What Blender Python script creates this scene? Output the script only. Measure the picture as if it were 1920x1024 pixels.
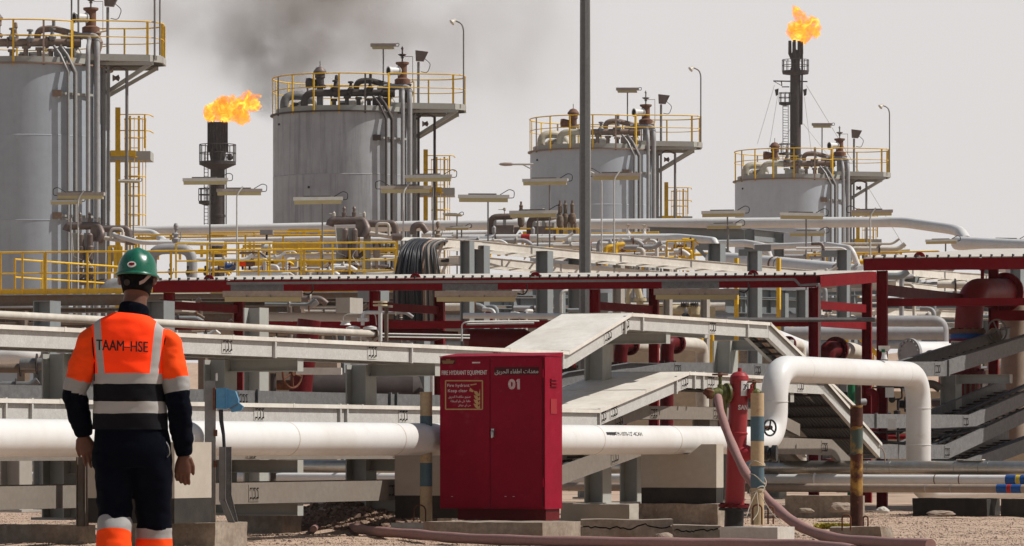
import bpy, bmesh, math, random
from mathutils import Vector, Matrix, noise
from mathutils.bvhtree import BVHTree
S = bpy.context.scene
C = S.collection
for o in list(bpy.data.objects): bpy.data.objects.remove(o)
random.seed(7)
R = math.radians
# ---------------------------------------------------------------- camera
F, CX, HY, H = 8000.0, 960.0, 838.0, 0.9       # focal length in photo pixels, horizon row, eye height
cam = bpy.data.cameras.new('camera'); camo = bpy.data.objects.new('camera', cam); C.objects.link(camo)
cam.sensor_width = 36; cam.lens = 36 * F / 1920; cam.shift_y = (HY - 512) / 1920
cam.clip_start = 1; cam.clip_end = 6000
camo.location = (0, 0, H); camo.rotation_euler = (R(90), 0, 0)
S.camera = camo
# ---------------------------------------------------------------- light
SUN = Vector((1, .03, 0)).normalized() * math.cos(R(50)) + Vector((0, 0, math.sin(R(50))))
w = bpy.data.worlds.new('World'); S.world = w; w.use_nodes = True
nt = w.node_tree; nt.nodes.clear()
wo = nt.nodes.new('ShaderNodeOutputWorld'); mx = nt.nodes.new('ShaderNodeMixShader')
b1 = nt.nodes.new('ShaderNodeBackground'); b2 = nt.nodes.new('ShaderNodeBackground')
sk = nt.nodes.new('ShaderNodeTexSky'); sk.sky_type = 'NISHITA'; sk.sun_disc = False
sk.sun_elevation = R(50); sk.sun_rotation = math.atan2(SUN.x, SUN.y); sk.dust_density = 6; sk.air_density = 1
nt.links.new(sk.outputs[0], b1.inputs[0]); b1.inputs[1].default_value = .1
b2.inputs[0].default_value = (.705, .682, .668, 1); b2.inputs[1].default_value = 1.0
# dusty sky: milky white near the horizon, deeper towards the zenith
wt = nt.nodes.new('ShaderNodeTexCoord'); ws = nt.nodes.new('ShaderNodeSeparateXYZ'); wr_ = nt.nodes.new('ShaderNodeValToRGB'); nt.links.new(wt.outputs['Generated'], ws.inputs[0]); nt.links.new(ws.outputs['Z'], wr_.inputs[0]); nt.links.new(wr_.outputs[0], b2.inputs[0])
wr_.color_ramp.elements[0].position = .115; wr_.color_ramp.elements[0].color = (.715, .690, .682, 1); wr_.color_ramp.elements[1].position = .85; wr_.color_ramp.elements[1].color = (.10, .14, .21, 1)
e_ = wr_.color_ramp.elements.new(.24); e_.color = (.30, .31, .335, 1); e_ = wr_.color_ramp.elements.new(.5); e_.color = (.14, .165, .21, 1)
mx.inputs[0].default_value = .94
nt.links.new(b1.outputs[0], mx.inputs[1]); nt.links.new(b2.outputs[0], mx.inputs[2]); nt.links.new(mx.outputs[0], wo.inputs[0])
sl = bpy.data.lights.new('sun', 'SUN'); sl.energy = 5; sl.angle = R(.6); sl.color = (1, .965, .91)
so = bpy.data.objects.new('sun', sl); C.objects.link(so); so.rotation_euler = SUN.to_track_quat('Z', 'Y').to_euler()
S.view_settings.view_transform = 'Standard'; S.view_settings.look = 'None'
S.view_settings.exposure = .12; S.view_settings.gamma = 1; S.view_settings.use_curve_mapping = False
S.render.engine = 'CYCLES'
S.cycles.max_bounces = 6; S.cycles.diffuse_bounces = 3; S.cycles.volume_bounces = 0
S.cycles.volume_max_steps = 128
# ---------------------------------------------------------------- measuring helpers
def W(px, py, D): return Vector(((px - CX) / F * D, D, H + (HY - py) / F * D))
def G(px, D, z=0): return Vector(((px - CX) / F * D, D, z))
def ZY(py, D): return H + (HY - py) / F * D
UA = Vector((.44, .898, 0)).normalized()      # plant grid: runs right and away
UB = Vector((UA.y, -UA.x, 0))                 # plant grid: runs right and nearer
UC = Vector((math.cos(R(12)), -math.sin(R(12)), 0))
UX = Vector((1, 0, 0)); UY = Vector((0, 1, 0)); UZ = Vector((0, 0, 1))
class Line:
    """a horizontal line on the ground plan through the point seen at column px0 at distance D0"""
    def __init__(s, px0, D0, u=UA, off=Vector((0, 0, 0))): s.o = G(px0, D0) + off; s.u = u
    def t(s, px):
        k = (px - CX) / F
        return (k * s.o.y - s.o.x) / (s.u.x - k * s.u.y)
    def at(s, px, z=0): p = s.o + s.u * s.t(px); p.z = z; return p
    def aty(s, px, py): p = s.o + s.u * s.t(px); p.z = ZY(py, p.y); return p
# ---------------------------------------------------------------- mesh builder
class MB:
    def __init__(s): s.v = []; s.f = []; s.sm = []; s.mi = []; s.m = 0
    def add(s, vs, fs, smooth=False):
        n = len(s.v); s.v += [Vector(p) for p in vs]
        for f in fs: s.f.append([i + n for i in f]); s.sm.append(smooth); s.mi.append(s.m)
        return s
    def box8(s, o, a, b, c):
        """corner o and three edge vectors"""
        if a.cross(b).dot(c) < 0: a, b = b, a
        P = [o, o + a, o + a + b, o + b, o + c, o + a + c, o + a + b + c, o + b + c]
        return s.add(P, [(0, 3, 2, 1), (4, 5, 6, 7), (0, 1, 5, 4), (1, 2, 6, 5), (2, 3, 7, 6), (3, 0, 4, 7)])
    def cb(s, c, dx, dy, dz, u=UX, v=None, w_=UZ):
        v = v or w_.cross(u)
        a, b, d = u * dx, v * dy, w_ * dz
        return s.box8(Vector(c) - a / 2 - b / 2 - d / 2, a, b, d)
    def bar(s, p0, p1, wd, ht, up=UZ, oz=0):
        """box beam from p0 to p1; oz shifts along the up direction"""
        p0 = Vector(p0); p1 = Vector(p1); d = p1 - p0
        if d.length < 1e-5: return s
        sd = d.cross(up)
        sd = (sd if sd.length > 1e-6 else d.cross(UX)).normalized(); u2 = sd.cross(d).normalized()
        return s.box8(p0 - sd * wd / 2 - u2 * (ht / 2 - oz), sd * wd, u2 * ht, d)
    def ibeam(s, p0, p1, wd, ht, up=UZ, tf=.014, tw=.010):
        s.bar(p0, p1, wd, tf, up, oz=ht / 2 - tf / 2); s.bar(p0, p1, wd, tf, up, oz=-ht / 2 + tf / 2)
        return s.bar(p0, p1, tw, ht - 2 * tf, up)
    def channel(s, p0, p1, wd, ht, up=UZ, side=1, tf=.012):
        """C section: web on one side"""
        p0 = Vector(p0); p1 = Vector(p1); d = p1 - p0; sd = d.cross(up).normalized() * side
        s.bar(p0 + sd * (wd / 2), p1 + sd * (wd / 2), tf, ht, up)
        q = sd * (-tf / 2)
        s.bar(p0 + q, p1 + q, wd - tf, tf, up, oz=ht / 2 - tf / 2); return s.bar(p0 + q, p1 + q, wd - tf, tf, up, oz=-ht / 2 + tf / 2)
    def ring(s, c, u, v, r, n): return [c + u * (math.cos(2 * math.pi * i / n) * r) + v * (math.sin(2 * math.pi * i / n) * r) for i in range(n)]
    def tube(s, pts, r, n=10, bend=0, caps=True, k=5):
        pts = [Vector(p) for p in pts]
        if bend: pts = rounded(pts, bend, k)
        rs = r if isinstance(r, (list, tuple)) else [r] * len(pts)
        if len(rs) != len(pts): rs = [rs[0] + (rs[-1] - rs[0]) * i / (len(pts) - 1) for i in range(len(pts))]
        d0 = (pts[1] - pts[0]).normalized(); u = d0.cross(UZ)
        if u.length < .05: u = d0.cross(UX)
        u.normalize(); rings = []
        for i, p in enumerate(pts):
            if i == 0: d = d0
            elif i == len(pts) - 1: d = (p - pts[i - 1]).normalized()
            else: d = ((p - pts[i - 1]).normalized() + (pts[i + 1] - p).normalized()).normalized()
            u = (u - d * u.dot(d)).normalized(); v = d.cross(u)
            f = 1
            if 0 < i < len(pts) - 1:
                cs = max(.5, (p - pts[i - 1]).normalized().dot(d)); f = 1 / cs if not bend else 1
            rings.append(s.ring(p, u, v, rs[i] * f, n))
        vs = [q for g in rings for q in g]; fs = []
        for i in range(len(pts) - 1):
            for j in range(n):
                a, b = i * n + j, i * n + (j + 1) % n
                fs.append((a, b, b + n, a + n))
        s.add(vs, fs, True)
        if caps:
            s.add(rings[0], [tuple(range(n - 1, -1, -1))]); s.add(rings[-1], [tuple(range(n))])
        return s
    def cyl(s, p0, p1, r, n=12): return s.tube([p0, p1], r, n)
    def lathe(s, base, axis, prof, n=16, smooth=True):
        axis = Vector(axis).normalized(); u = axis.cross(UZ)
        if u.length < .05: u = axis.cross(UX)
        u.normalize(); v = axis.cross(u); base = Vector(base)
        for (r0, h0), (r1, h1) in zip(prof, prof[1:]):       # each band keeps crisp edges
            A_ = s.ring(base + axis * h0, u, v, max(r0, 1e-4), n); B_ = s.ring(base + axis * h1, u, v, max(r1, 1e-4), n)
            s.add(A_ + B_, [(j, (j + 1) % n, n + (j + 1) % n, n + j) for j in range(n)], smooth)
        return s
    def prism(s, poly, ext):
        poly = [Vector(p) for p in poly]; n = len(poly); ext = Vector(ext)
        nrm = Vector((0, 0, 0))
        for i in range(n): nrm += poly[i].cross(poly[(i + 1) % n])
        if nrm.dot(ext) < 0: poly = poly[::-1]
        q = [p + ext for p in poly]
        return s.add(poly + q, [tuple(range(n - 1, -1, -1)), tuple(range(n, 2 * n))] + [(i, (i + 1) % n, n + (i + 1) % n, n + i) for i in range(n)])
    def flange(s, c, axis, r, t=.03, bolts=8, n=20):
        axis = Vector(axis).normalized(); c = Vector(c)
        s.cyl(c - axis * t, c + axis * t, r, n)
        u = axis.cross(UZ); u = (u if u.length > .05 else axis.cross(UX)).normalized(); v = axis.cross(u)
        for i in range(bolts):
            a = 2 * math.pi * (i + .5) / bolts; q = c + (u * math.cos(a) + v * math.sin(a)) * r * .82
            s.cyl(q - axis * t * 1.9, q + axis * t * 1.9, r * .085, 6)
        return s
    def wheel(s, c, axis, r, t=.012, spokes=4, n=20):
        axis = Vector(axis).normalized(); u = axis.cross(UZ); u = (u if u.length > .05 else axis.cross(UX)).normalized(); v = axis.cross(u); c = Vector(c)
        P = s.ring(c, u, v, r, n); P.append(P[0]); s.tube(P, t, 6, caps=False)
        for i in range(spokes):
            a = 2 * math.pi * i / spokes + .4; s.tube([c, c + (u * math.cos(a) + v * math.sin(a)) * r], t * .9, 5)
        s.cyl(c - axis * t * 2, c + axis * t * 2, t * 2.2, 8); return s
    def mesh(s, name, org=Vector((0, 0, 0))):
        me = bpy.data.meshes.new(name); me.from_pydata([p - org for p in s.v], [], s.f)
        me.polygons.foreach_set('use_smooth', s.sm); me.polygons.foreach_set('material_index', s.mi)
        me.update(); return me
def rounded(pts, rad, k=5):
    out = [pts[0]]
    for i in range(1, len(pts) - 1):
        a, b, c = pts[i - 1], pts[i], pts[i + 1]
        d1 = (a - b); d2 = (c - b); r = min(rad, d1.length * .49, d2.length * .49)
        p, q = b + d1.normalized() * r, b + d2.normalized() * r
        for j in range(k + 1):
            t = j / k; out.append(p * (1 - t) ** 2 + b * 2 * t * (1 - t) + q * t * t)
    out.append(pts[-1]); return out
def arc(c, r, a0, a1, n, z=None):
    return [Vector((c.x + math.cos(a0 + (a1 - a0) * i / n) * r, c.y + math.sin(a0 + (a1 - a0) * i / n) * r, c.z if z is None else z)) for i in range(n + 1)]
# ---------------------------------------------------------------- objects
class Thing:
    """an Empty at the base of a thing; its parts are meshes below it"""
    def __init__(s, name, label, cat, loc, group=None, kind=None):
        o = bpy.data.objects.new(name, None); C.objects.link(o); o.location = loc; s.o = o; s.loc = Vector(loc)
        o['label'] = label; o['category'] = cat; o.empty_display_size = .1
        if group: o['group'] = group
        if kind: o['kind'] = kind
    def part(s, name, mb, mat, parent=None, label=None, kind=None):
        o = bpy.data.objects.new(name, mb.mesh(name, s.loc)); C.objects.link(o)
        o.parent = parent or s.o; setm(o, mat)
        if label: o['label'] = label
        if kind: o['kind'] = kind
        return o
    def same(s, name, me, offs, mat=None, parent=None):
        """alike pieces sharing one mesh, each its own object at its own place (offset from the thing)"""
        for q in offs:
            o = bpy.data.objects.new(name, me); C.objects.link(o); o.parent = parent or s.o
            if isinstance(q, Matrix): o.matrix_local = q
            else: o.location = q
def setm(o, mat):
    ms = mat if isinstance(mat, (list, tuple)) else [mat]
    for m in ms: o.data.materials.append(m)
def single(name, mb, mat, label, cat, group=None, kind=None, loc=None):
    c = loc if loc is not None else (mb.v[0].copy() if mb.v else Vector())
    o = bpy.data.objects.new(name, mb.mesh(name, Vector(c))); C.objects.link(o); o.location = c; setm(o, mat)
    if label: o['label'] = label
    if cat: o['category'] = cat
    if group: o['group'] = group
    if kind: o['kind'] = kind
    return o
def struct(name, mb, mat): return single(name, mb, mat, None, None, kind='structure', loc=Vector((0, 0, 0)))
# ---------------------------------------------------------------- materials
def mat(name, col, rough=.6, metal=0, dirt=None, amt=.35, scale=3.0, streak=0, fine=.12, bump=.15, bscale=60, spec=.25, soft=.18, thr=.55, coords='Object', stretch=(1, 1, 1), col3=None, amt3=0, dust=0):
    m = bpy.data.materials.new(name); m.use_nodes = True; t = m.node_tree; N = t.nodes; L = t.links
    p = N['Principled BSDF']; p.inputs['Roughness'].default_value = rough; p.inputs['Metallic'].default_value = metal
    p.inputs['Specular IOR Level'].default_value = spec
    tc = N.new('ShaderNodeTexCoord'); mp = N.new('ShaderNodeMapping'); L.new(tc.outputs[coords], mp.inputs[0]); mp.inputs['Scale'].default_value = stretch
    oi = N.new('ShaderNodeObjectInfo'); va = N.new('ShaderNodeVectorMath'); va.operation = 'SCALE'
    cb = N.new('ShaderNodeCombineXYZ')
    for i in range(3): L.new(oi.outputs['Random'], cb.inputs[i])
    L.new(cb.outputs[0], va.inputs[0]); va.inputs['Scale'].default_value = 37
    ad = N.new('ShaderNodeVectorMath'); L.new(mp.outputs[0], ad.inputs[0]); L.new(va.outputs[0], ad.inputs[1]); vec = ad.outputs[0]
    def nz(sc, det=6, rg=.6, v=vec):
        n = N.new('ShaderNodeTexNoise'); n.inputs['Scale'].default_value = sc; n.inputs['Detail'].default_value = det; n.inputs['Roughness'].default_value = rg; L.new(v, n.inputs['Vector']); return n.outputs['Fac']
    def ramp(src, a, b, ca=(0, 0, 0, 1), cb_=(1, 1, 1, 1)):
        r = N.new('ShaderNodeValToRGB'); r.color_ramp.elements[0].position = a; r.color_ramp.elements[1].position = b
        r.color_ramp.elements[0].color = ca; r.color_ramp.elements[1].color = cb_; L.new(src, r.inputs[0]); return r.outputs[0]
    def mix(fac, a, b, mode='MIX'):
        x = N.new('ShaderNodeMix'); x.data_type = 'RGBA'; x.blend_type = mode
        if isinstance(fac, float): x.inputs[0].default_value = fac
        else: L.new(fac, x.inputs[0])
        for k, q in ((6, a), (7, b)):
            if isinstance(q, tuple): x.inputs[k].default_value = q if len(q) == 4 else (*q, 1)
            else: L.new(q, x.inputs[k])
        return x.outputs[2]
    def mul(a, k):
        x = N.new('ShaderNodeMath'); x.operation = 'MULTIPLY'; L.new(a, x.inputs[0])
        if isinstance(k, float): x.inputs[1].default_value = k
        else: L.new(k, x.inputs[1])
        return x.outputs[0]
    K = .74 if min(col) > .5 else .68
    col = (*[q * K for q in col], 1); c = col
    if dirt: dirt = tuple(q * K for q in dirt)
    if col3: col3 = tuple(q * K for q in col3)
    f = ramp(nz(scale * 6, 4), .3, .7, (1 - fine,) * 3 + (1,), (1 + fine,) * 3 + (1,)); c = mix(1.0, c, f, 'MULTIPLY')
    if dirt:
        d = ramp(nz(scale, 8, .65), thr - soft, thr + soft); c = mix(mul(d, float(amt)), c, dirt)
        if streak:
            m2 = N.new('ShaderNodeMapping'); m2.inputs['Scale'].default_value = (6, 6, .35); L.new(vec, m2.inputs[0])
            s2 = ramp(nz(scale * 1.5, 6, .7, m2.outputs[0]), .48, .72); c = mix(mul(s2, float(streak)), c, dirt)
    if col3: c = mix(mul(ramp(nz(scale * 2.3 + 1, 7, .7), .6, .68), float(amt3)), c, col3)
    L.new(c, p.inputs['Base Color'])
    if bump:
        b = N.new('ShaderNodeBump'); b.inputs['Strength'].default_value = bump; b.inputs['Distance'].default_value = .004; L.new(nz(bscale, 4), b.inputs['Height']); L.new(b.outputs[0], p.inputs['Normal'])
    rr = N.new('ShaderNodeMapRange'); L.new(nz(scale * 4, 3), rr.inputs[0]); rr.inputs[3].default_value = max(.05, rough - .12); rr.inputs[4].default_value = min(1, rough + .12); L.new(rr.outputs[0], p.inputs['Roughness'])
    return m
DUST = (.36, .27, .2)
M = {}
M['pipe_white'] = mat('pipe_white', (.80, .79, .77), .42, col3=(.42, .27, .17), amt3=.17, dirt=(.52, .42, .32), amt=.4, scale=1.1, thr=.62, fine=.02, bump=.04, streak=.1)
M['pipe_dusty'] = mat('pipe_dusty', (.68, .63, .55), .6, dirt=(.42, .33, .25), amt=.5, scale=1.6, streak=.2)
M['pipe_tan'] = mat('pipe_tan', (.42, .33, .26), .7, dirt=(.28, .2, .15), amt=.4, scale=2)
M['pipe_grey'] = mat('pipe_grey', (.42, .42, .43), .55, dirt=DUST, amt=.25, scale=1.2)
M['pipe_brown'] = mat('pipe_brown', (.19, .135, .11), .6, dirt=(.1, .065, .05), amt=.6, scale=5, col3=(.5, .45, .4), amt3=.5, streak=.2)
M['pipe_clad'] = mat('pipe_clad', (.24, .19, .17), .5, metal=.3, dirt=(.13, .08, .06), amt=.6, scale=4)
M['alu'] = mat('alu', (.60, .57, .52), .32, metal=.85, dirt=(.4, .33, .24), amt=.6, scale=2.5, bump=.25, bscale=14, fine=.1)
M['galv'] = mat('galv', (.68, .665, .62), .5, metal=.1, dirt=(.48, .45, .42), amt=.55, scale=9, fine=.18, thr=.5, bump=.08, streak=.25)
M['galv_dark_or_shaded'] = mat('galv_dark_or_shaded', (.27, .265, .26), .55, metal=.2, dirt=(.14, .135, .13), amt=.7, scale=14, fine=.25, thr=.5, col3=(.4, .4, .39), amt3=.5)  # darker galvanised steel; also puts shade into the right-hand trays' colour
M['galv_cover'] = mat('galv_cover', (.86, .81, .73), .6, dirt=(.45, .38, .3), amt=.5, scale=2, fine=.06)
M['steel_paint'] = mat('steel_paint', (.50, .50, .46), .55, dirt=(.42, .36, .27), amt=.35, scale=2.2, streak=.2, fine=.05)
M['steel_cream'] = mat('steel_cream', (.52, .49, .44), .6, dirt=DUST, amt=.4, scale=2, streak=.25, fine=.05)
M['steel_rust'] = mat('steel_rust', (.21, .18, .15), .65, dirt=(.2, .09, .03), amt=.7, scale=4, streak=.4)
M['steel_blue'] = mat('steel_blue', (.29, .32, .33), .55, dirt=(.22, .19, .16), amt=.3, scale=2, streak=.2, fine=.05)
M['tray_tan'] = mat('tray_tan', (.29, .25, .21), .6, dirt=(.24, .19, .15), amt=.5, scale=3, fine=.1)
M['yellow'] = mat('yellow', (1.1, .66, .03), .5, dirt=(.45, .24, .05), amt=.5, scale=3, col3=(.22, .1, .03), amt3=.35, fine=.08)
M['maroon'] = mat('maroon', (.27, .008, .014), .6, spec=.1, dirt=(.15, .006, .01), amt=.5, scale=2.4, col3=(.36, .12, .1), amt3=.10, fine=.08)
M['maroon_dark_or_shaded'] = mat('maroon_dark_or_shaded', (.15, .007, .011), .5, spec=.15, dirt=(.07, .008, .01), amt=.5, scale=2.4, fine=.1)  # darker maroon; also puts roof shade into the headers' colour
M['cab_red'] = mat('cab_red', (.34, .003, .026), .55, spec=.1, dirt=(.19, .003, .012), amt=.45, scale=2.2, fine=.06, bump=.12, bscale=18, col3=(.42, .10, .11), amt3=.2, streak=.12)
M['cab_seam'] = mat('cab_seam', (.07, .002, .004), .6, bump=0)
M['hyd_red'] = mat('hyd_red', (.38, .012, .022), .5, dirt=(.4, .12, .11), amt=.4, scale=2, streak=.15, fine=.06)
M['rust'] = mat('rust', (.2, .075, .035), .85, dirt=(.07, .03, .02), amt=.8, scale=6, col3=(.4, .18, .06), amt3=.6, fine=.3)
M['rust_valve'] = mat('rust_valve', (.24, .115, .07), .7, dirt=(.12, .06, .04), amt=.6, scale=8, fine=.2)
M['black'] = mat('black', (.02, .02, .021), .45, dirt=(.06, .05, .045), amt=.4, scale=3)
M['cable'] = mat('cable', (.022, .024, .03), .45, dirt=(.09, .08, .08), amt=.4, scale=2, stretch=(1, 1, .4))
M['cable_grey'] = mat('cable_grey', (.22, .2, .18), .6, dirt=(.13, .11, .1), amt=.4, scale=2)
M['cable_pink'] = mat('cable_pink', (.5, .3, .2), .6, dirt=(.33, .15, .1), amt=.4, scale=2)
M['soot'] = mat('soot', (.075, .056, .050), .8, dirt=(.035, .028, .027), amt=.7, scale=.7, streak=.4, col3=(.22, .12, .07), amt3=.6, fine=.3)
M['concrete'] = mat('concrete', (.41, .34, .27), .9, dirt=(.19, .125, .085), amt=.75, scale=3.2, fine=.22, col3=(.52, .46, .38), amt3=.5, bump=.6, bscale=50, streak=.25)
M['concrete_white'] = mat('concrete_white', (.62, .58, .52), .9, dirt=(.42, .33, .25), amt=.45, scale=4, fine=.08, bump=.5, bscale=60, streak=.2)
M['concrete_cream'] = mat('concrete_cream', (.56, .50, .42), .85, dirt=(.42, .34, .26), amt=.4, scale=2, fine=.05, bump=.3)
M['bitumen'] = mat('bitumen', (.03, .027, .025), .8, dirt=(.1, .08, .06), amt=.5, scale=5, bump=.6, bscale=40)
M['crack'] = mat('crack', (.05, .035, .028), .95, bump=0)
M['wall_beige'] = mat('wall_beige', (.56, .44, .31), .85, dirt=(.45, .33, .22), amt=.35, scale=1)
M['vessel_cream'] = mat('vessel_cream', (.72, .6, .38), .5, dirt=(.5, .35, .2), amt=.3, scale=2)
M['lamp_white'] = mat('lamp_white', (.74, .71, .64), .45, dirt=(.5, .42, .33), amt=.4, scale=5, fine=.03)
M['lamp_lens'] = mat('lamp_lens', (.62, .54, .30), .35, dirt=(.5, .38, .18), amt=.4, scale=4, fine=.03)
M['lamp_old'] = mat('lamp_old', (.52, .44, .38), .55, dirt=(.34, .25, .2), amt=.5, scale=4)
M['post_grey'] = mat('post_grey', (.30, .29, .28), .5, metal=.3, dirt=(.2, .15, .12), amt=.4, scale=3)
M['roof_white'] = mat('roof_white', (.70, .65, .58), .5, dirt=(.45, .36, .28), amt=.35, scale=2)
M['blue_box'] = mat('blue_box', (.09, .33, .58), .45, dirt=(.25, .4, .5), amt=.3, scale=5, streak=.2)
M['green'] = mat('green', (.01, .19, .07), .5, dirt=(.02, .1, .05), amt=.4)
M['olive'] = mat('olive', (.09, .1, .025), .5, dirt=(.3, .27, .08), amt=.6, scale=14)
M['hose'] = mat('hose', (.40, .22, .20), .8, dirt=(.33, .21, .17), amt=.5, scale=5, fine=.1, bump=.5, bscale=120)
M['rope'] = mat('rope', (.7, .62, .5), .9)
M['band_blue'] = mat('band_blue', (.09, .165, .21), .7, dirt=(.17, .2, .2), amt=.5, scale=9, fine=.15, streak=.2)
M['post_tan'] = mat('post_tan', (.60, .45, .27), .7, dirt=(.5, .32, .16), amt=.35, scale=6, col3=(.3, .12, .05), amt3=.4, streak=.15)
M['post_rust'] = mat('post_rust', (.50, .28, .06), .8, dirt=(.10, .03, .015), amt=1.0, scale=3.2, thr=.48, soft=.06, col3=(.1, .13, .1), amt3=.7, fine=.25)
M['blue'] = mat('blue', (.02, .1, .35), .5); M['red'] = mat('red', (.5, .03, .03), .5)
M['tape_yellow'] = mat('tape_yellow', (.75, .55, .05), .5)
M['sign_white'] = mat('sign_white', (.8, .79, .76), .5, fine=.02, bump=0)
M['ink'] = mat('ink', (.02, .02, .02), .7, bump=0); M['ink_white'] = mat('ink_white', (.78, .74, .70), .6, bump=0)
M['ink_worn'] = mat('ink_worn', (.7, .6, .58), .7, dirt=(.4, .02, .04), amt=.8, scale=25, thr=.6, bump=0)
M['gold'] = mat('gold', (.62, .38, .16), .5, bump=0)
M['skin'] = mat('skin', (.155, .066, .040), .5, dirt=(.14, .05, .03), amt=.3, scale=10, fine=.06, bump=.2, bscale=200)
M['hair'] = mat('hair', (.010, .008, .007), .95, spec=.08)
M['navy'] = mat('navy', (.002, .003, .008), 1, spec=.05, dirt=(.005, .007, .014), amt=.5, scale=6, fine=.1, bump=.4, bscale=300)
M['orange'] = mat('orange', (1.35, .095, .007), .85, spec=.15, dirt=(.8, .09, .01), amt=.4, scale=6, fine=.05, bump=.3, bscale=300)
M['silver'] = mat('silver', (.40, .385, .37), .7, spec=.2, dirt=(.36, .35, .34), amt=.4, scale=14, fine=.05, bump=.2)
M['fabric_black'] = mat('fabric_black', (.005, .005, .007), .95, spec=.1, bump=.3)
M['helmet_green'] = mat('helmet_green', (.007, .125, .07), .3, dirt=(.03, .26, .16), amt=.4, scale=9, spec=.5, bump=.03, fine=.04)
M['strap_pink'] = mat('strap_pink', (.62, .42, .36), .6)
M['chrome'] = mat('chrome', (.6, .6, .58), .3, metal=1)
def tankmat(name, soot, col=(.315, .335, .365)):
    col = tuple(c * 1.62 for c in col)
    return mat(name, col, .55, dirt=(.20, .2, .205), amt=soot, col3=(.3, .2, .13), amt3=.12, scale=.45, thr=.5, soft=.25, streak=soot * 1.2, fine=.05, bump=.05, bscale=3, spec=.25)
# ================================================================ ground
def gh(x, y):
    h = .035 * (noise.noise(Vector((x * .5, y * .5, 0))) ) + .018 * noise.noise(Vector((x * 2.1, y * 2.1, 3)))
    h += .003 * noise.noise(Vector((x * 6, y * 6, 9)))
    mx_, my = (640 - CX) / F * 46.5, 46.5
    d = ((x - mx_) / 1.0) ** 2 + ((y - my) / 1.3) ** 2
    h += .27 * math.exp(-d * 1.6) * (1 + .35 * noise.noise(Vector((x * 3, y * 3, 5))))
    k = min(1, max(0, (y - 30) / 5)) * min(1, max(0, (75 - y) / 10))
    return h * k - .015
m = MB()
def rng(a, b, s): return [a + s * i for i in range(int((b - a) / s) + 1)]
xs = [-420, -200, -80, -40, -20, -12] + rng(-8.4, 8.4, .11) + [12, 20, 40, 80, 200, 420]
ys = [-60, -10, 10, 25, 31] + rng(34.5, 58, .12) + [60, 64, 70, 80, 100, 150, 250, 400, 600]
m.add([Vector((x, y, gh(x, y))) for y in ys for x in xs],
      [(j * len(xs) + i, j * len(xs) + i + 1, (j + 1) * len(xs) + i + 1, (j + 1) * len(xs) + i) for j in range(len(ys) - 1) for i in range(len(xs) - 1)], True)
M['sand'] = mat('sand', (.58, .42, .31), .95, dirt=(.36, .245, .175), amt=.45, scale=1.1, fine=.10, bump=0, col3=(.55, .43, .35), amt3=.5)
M['soil'] = mat('soil', (.30, .20, .145), .95, dirt=(.19, .12, .085), amt=.6, scale=4, fine=.3, bump=1)
struct('ground', m, M['sand'])
hm_ = MB(); hx = rng(-90, 90, 1.5); hy = [226, 231, 236, 240, 244, 249, 256]
def hh_(x, y): return max(0, 1 - abs(y - 240) / 14) ** .8 * (5.6 + 1.0 * noise.noise(Vector((x * .06, 0, 4))) + .5 * noise.noise(Vector((x * .3, y * .3, 1)))) - .05
hm_.add([Vector((x, y, hh_(x, y))) for y in hy for x in hx], [(j * len(hx) + i, j * len(hx) + i + 1, (j + 1) * len(hx) + i + 1, (j + 1) * len(hx) + i) for j in range(len(hy) - 1) for i in range(len(hx) - 1)], True)
struct('hill', hm_, M['sand'])
M['gravel'] = mat('gravel', (.58, .43, .33), .9, dirt=(.36, .24, .17), amt=.6, scale=9, fine=.3, thr=.5, coords='Object', col3=(.68, .58, .5), amt3=.7)
def stones(n, x0, x1, y0, y1, s0, s1, seed, keep=None):
    rd = random.Random(seed); b = MB()
    for i in range(n):
        y = y0 + (y1 - y0) * rd.random() ** 1.2; x = rd.uniform(x0, x1) * y / 45
        if keep and not keep(x, y): continue
        s = rd.uniform(s0, s1) * (1 if rd.random() < .93 else 1.9); z = gh(x, y)
        c = Vector((x, y, z + s * .25)); a = rd.random() * 6.28
        vs = [c + Vector((math.cos(a + k * 2.09) * s * rd.uniform(.7, 1.1), math.sin(a + k * 2.09) * s * rd.uniform(.7, 1.1), -s * .5)) for k in range(3)]
        vs += [c + Vector((math.cos(a + 1 + k * 2.09) * s * rd.uniform(.5, .9), math.sin(a + 1 + k * 2.09) * s * rd.uniform(.5, .9), s * rd.uniform(.25, .6))) for k in range(3)]
        b.add(vs, [(3, 4, 5), (0, 3, 5), (0, 1, 3), (1, 4, 3), (1, 2, 4), (2, 5, 4), (2, 0, 5)])
    return b
single('gravel', stones(60000, -5.6, 5.6, 37, 60, .004, .010, 3), M['gravel'], 'loose pinkish gravel spread over the bare sandy ground', 'gravel', kind='stuff', loc=Vector((0, 45, 0)))
def clodkeep(x, y): return ((x - (640 - CX) / F * 46.5) / 1.1) ** 2 + ((y - 46.5) / 1.5) ** 2 < 1
single('dirt_heap', stones(9000, -3.4, -.6, 44.4, 48.5, .012, .04, 5, clodkeep), M['soil'], 'low heap of dark brown dug earth left of the red cabinet', 'earth', kind='stuff', loc=Vector((-1.9, 46.5, 0)))
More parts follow.
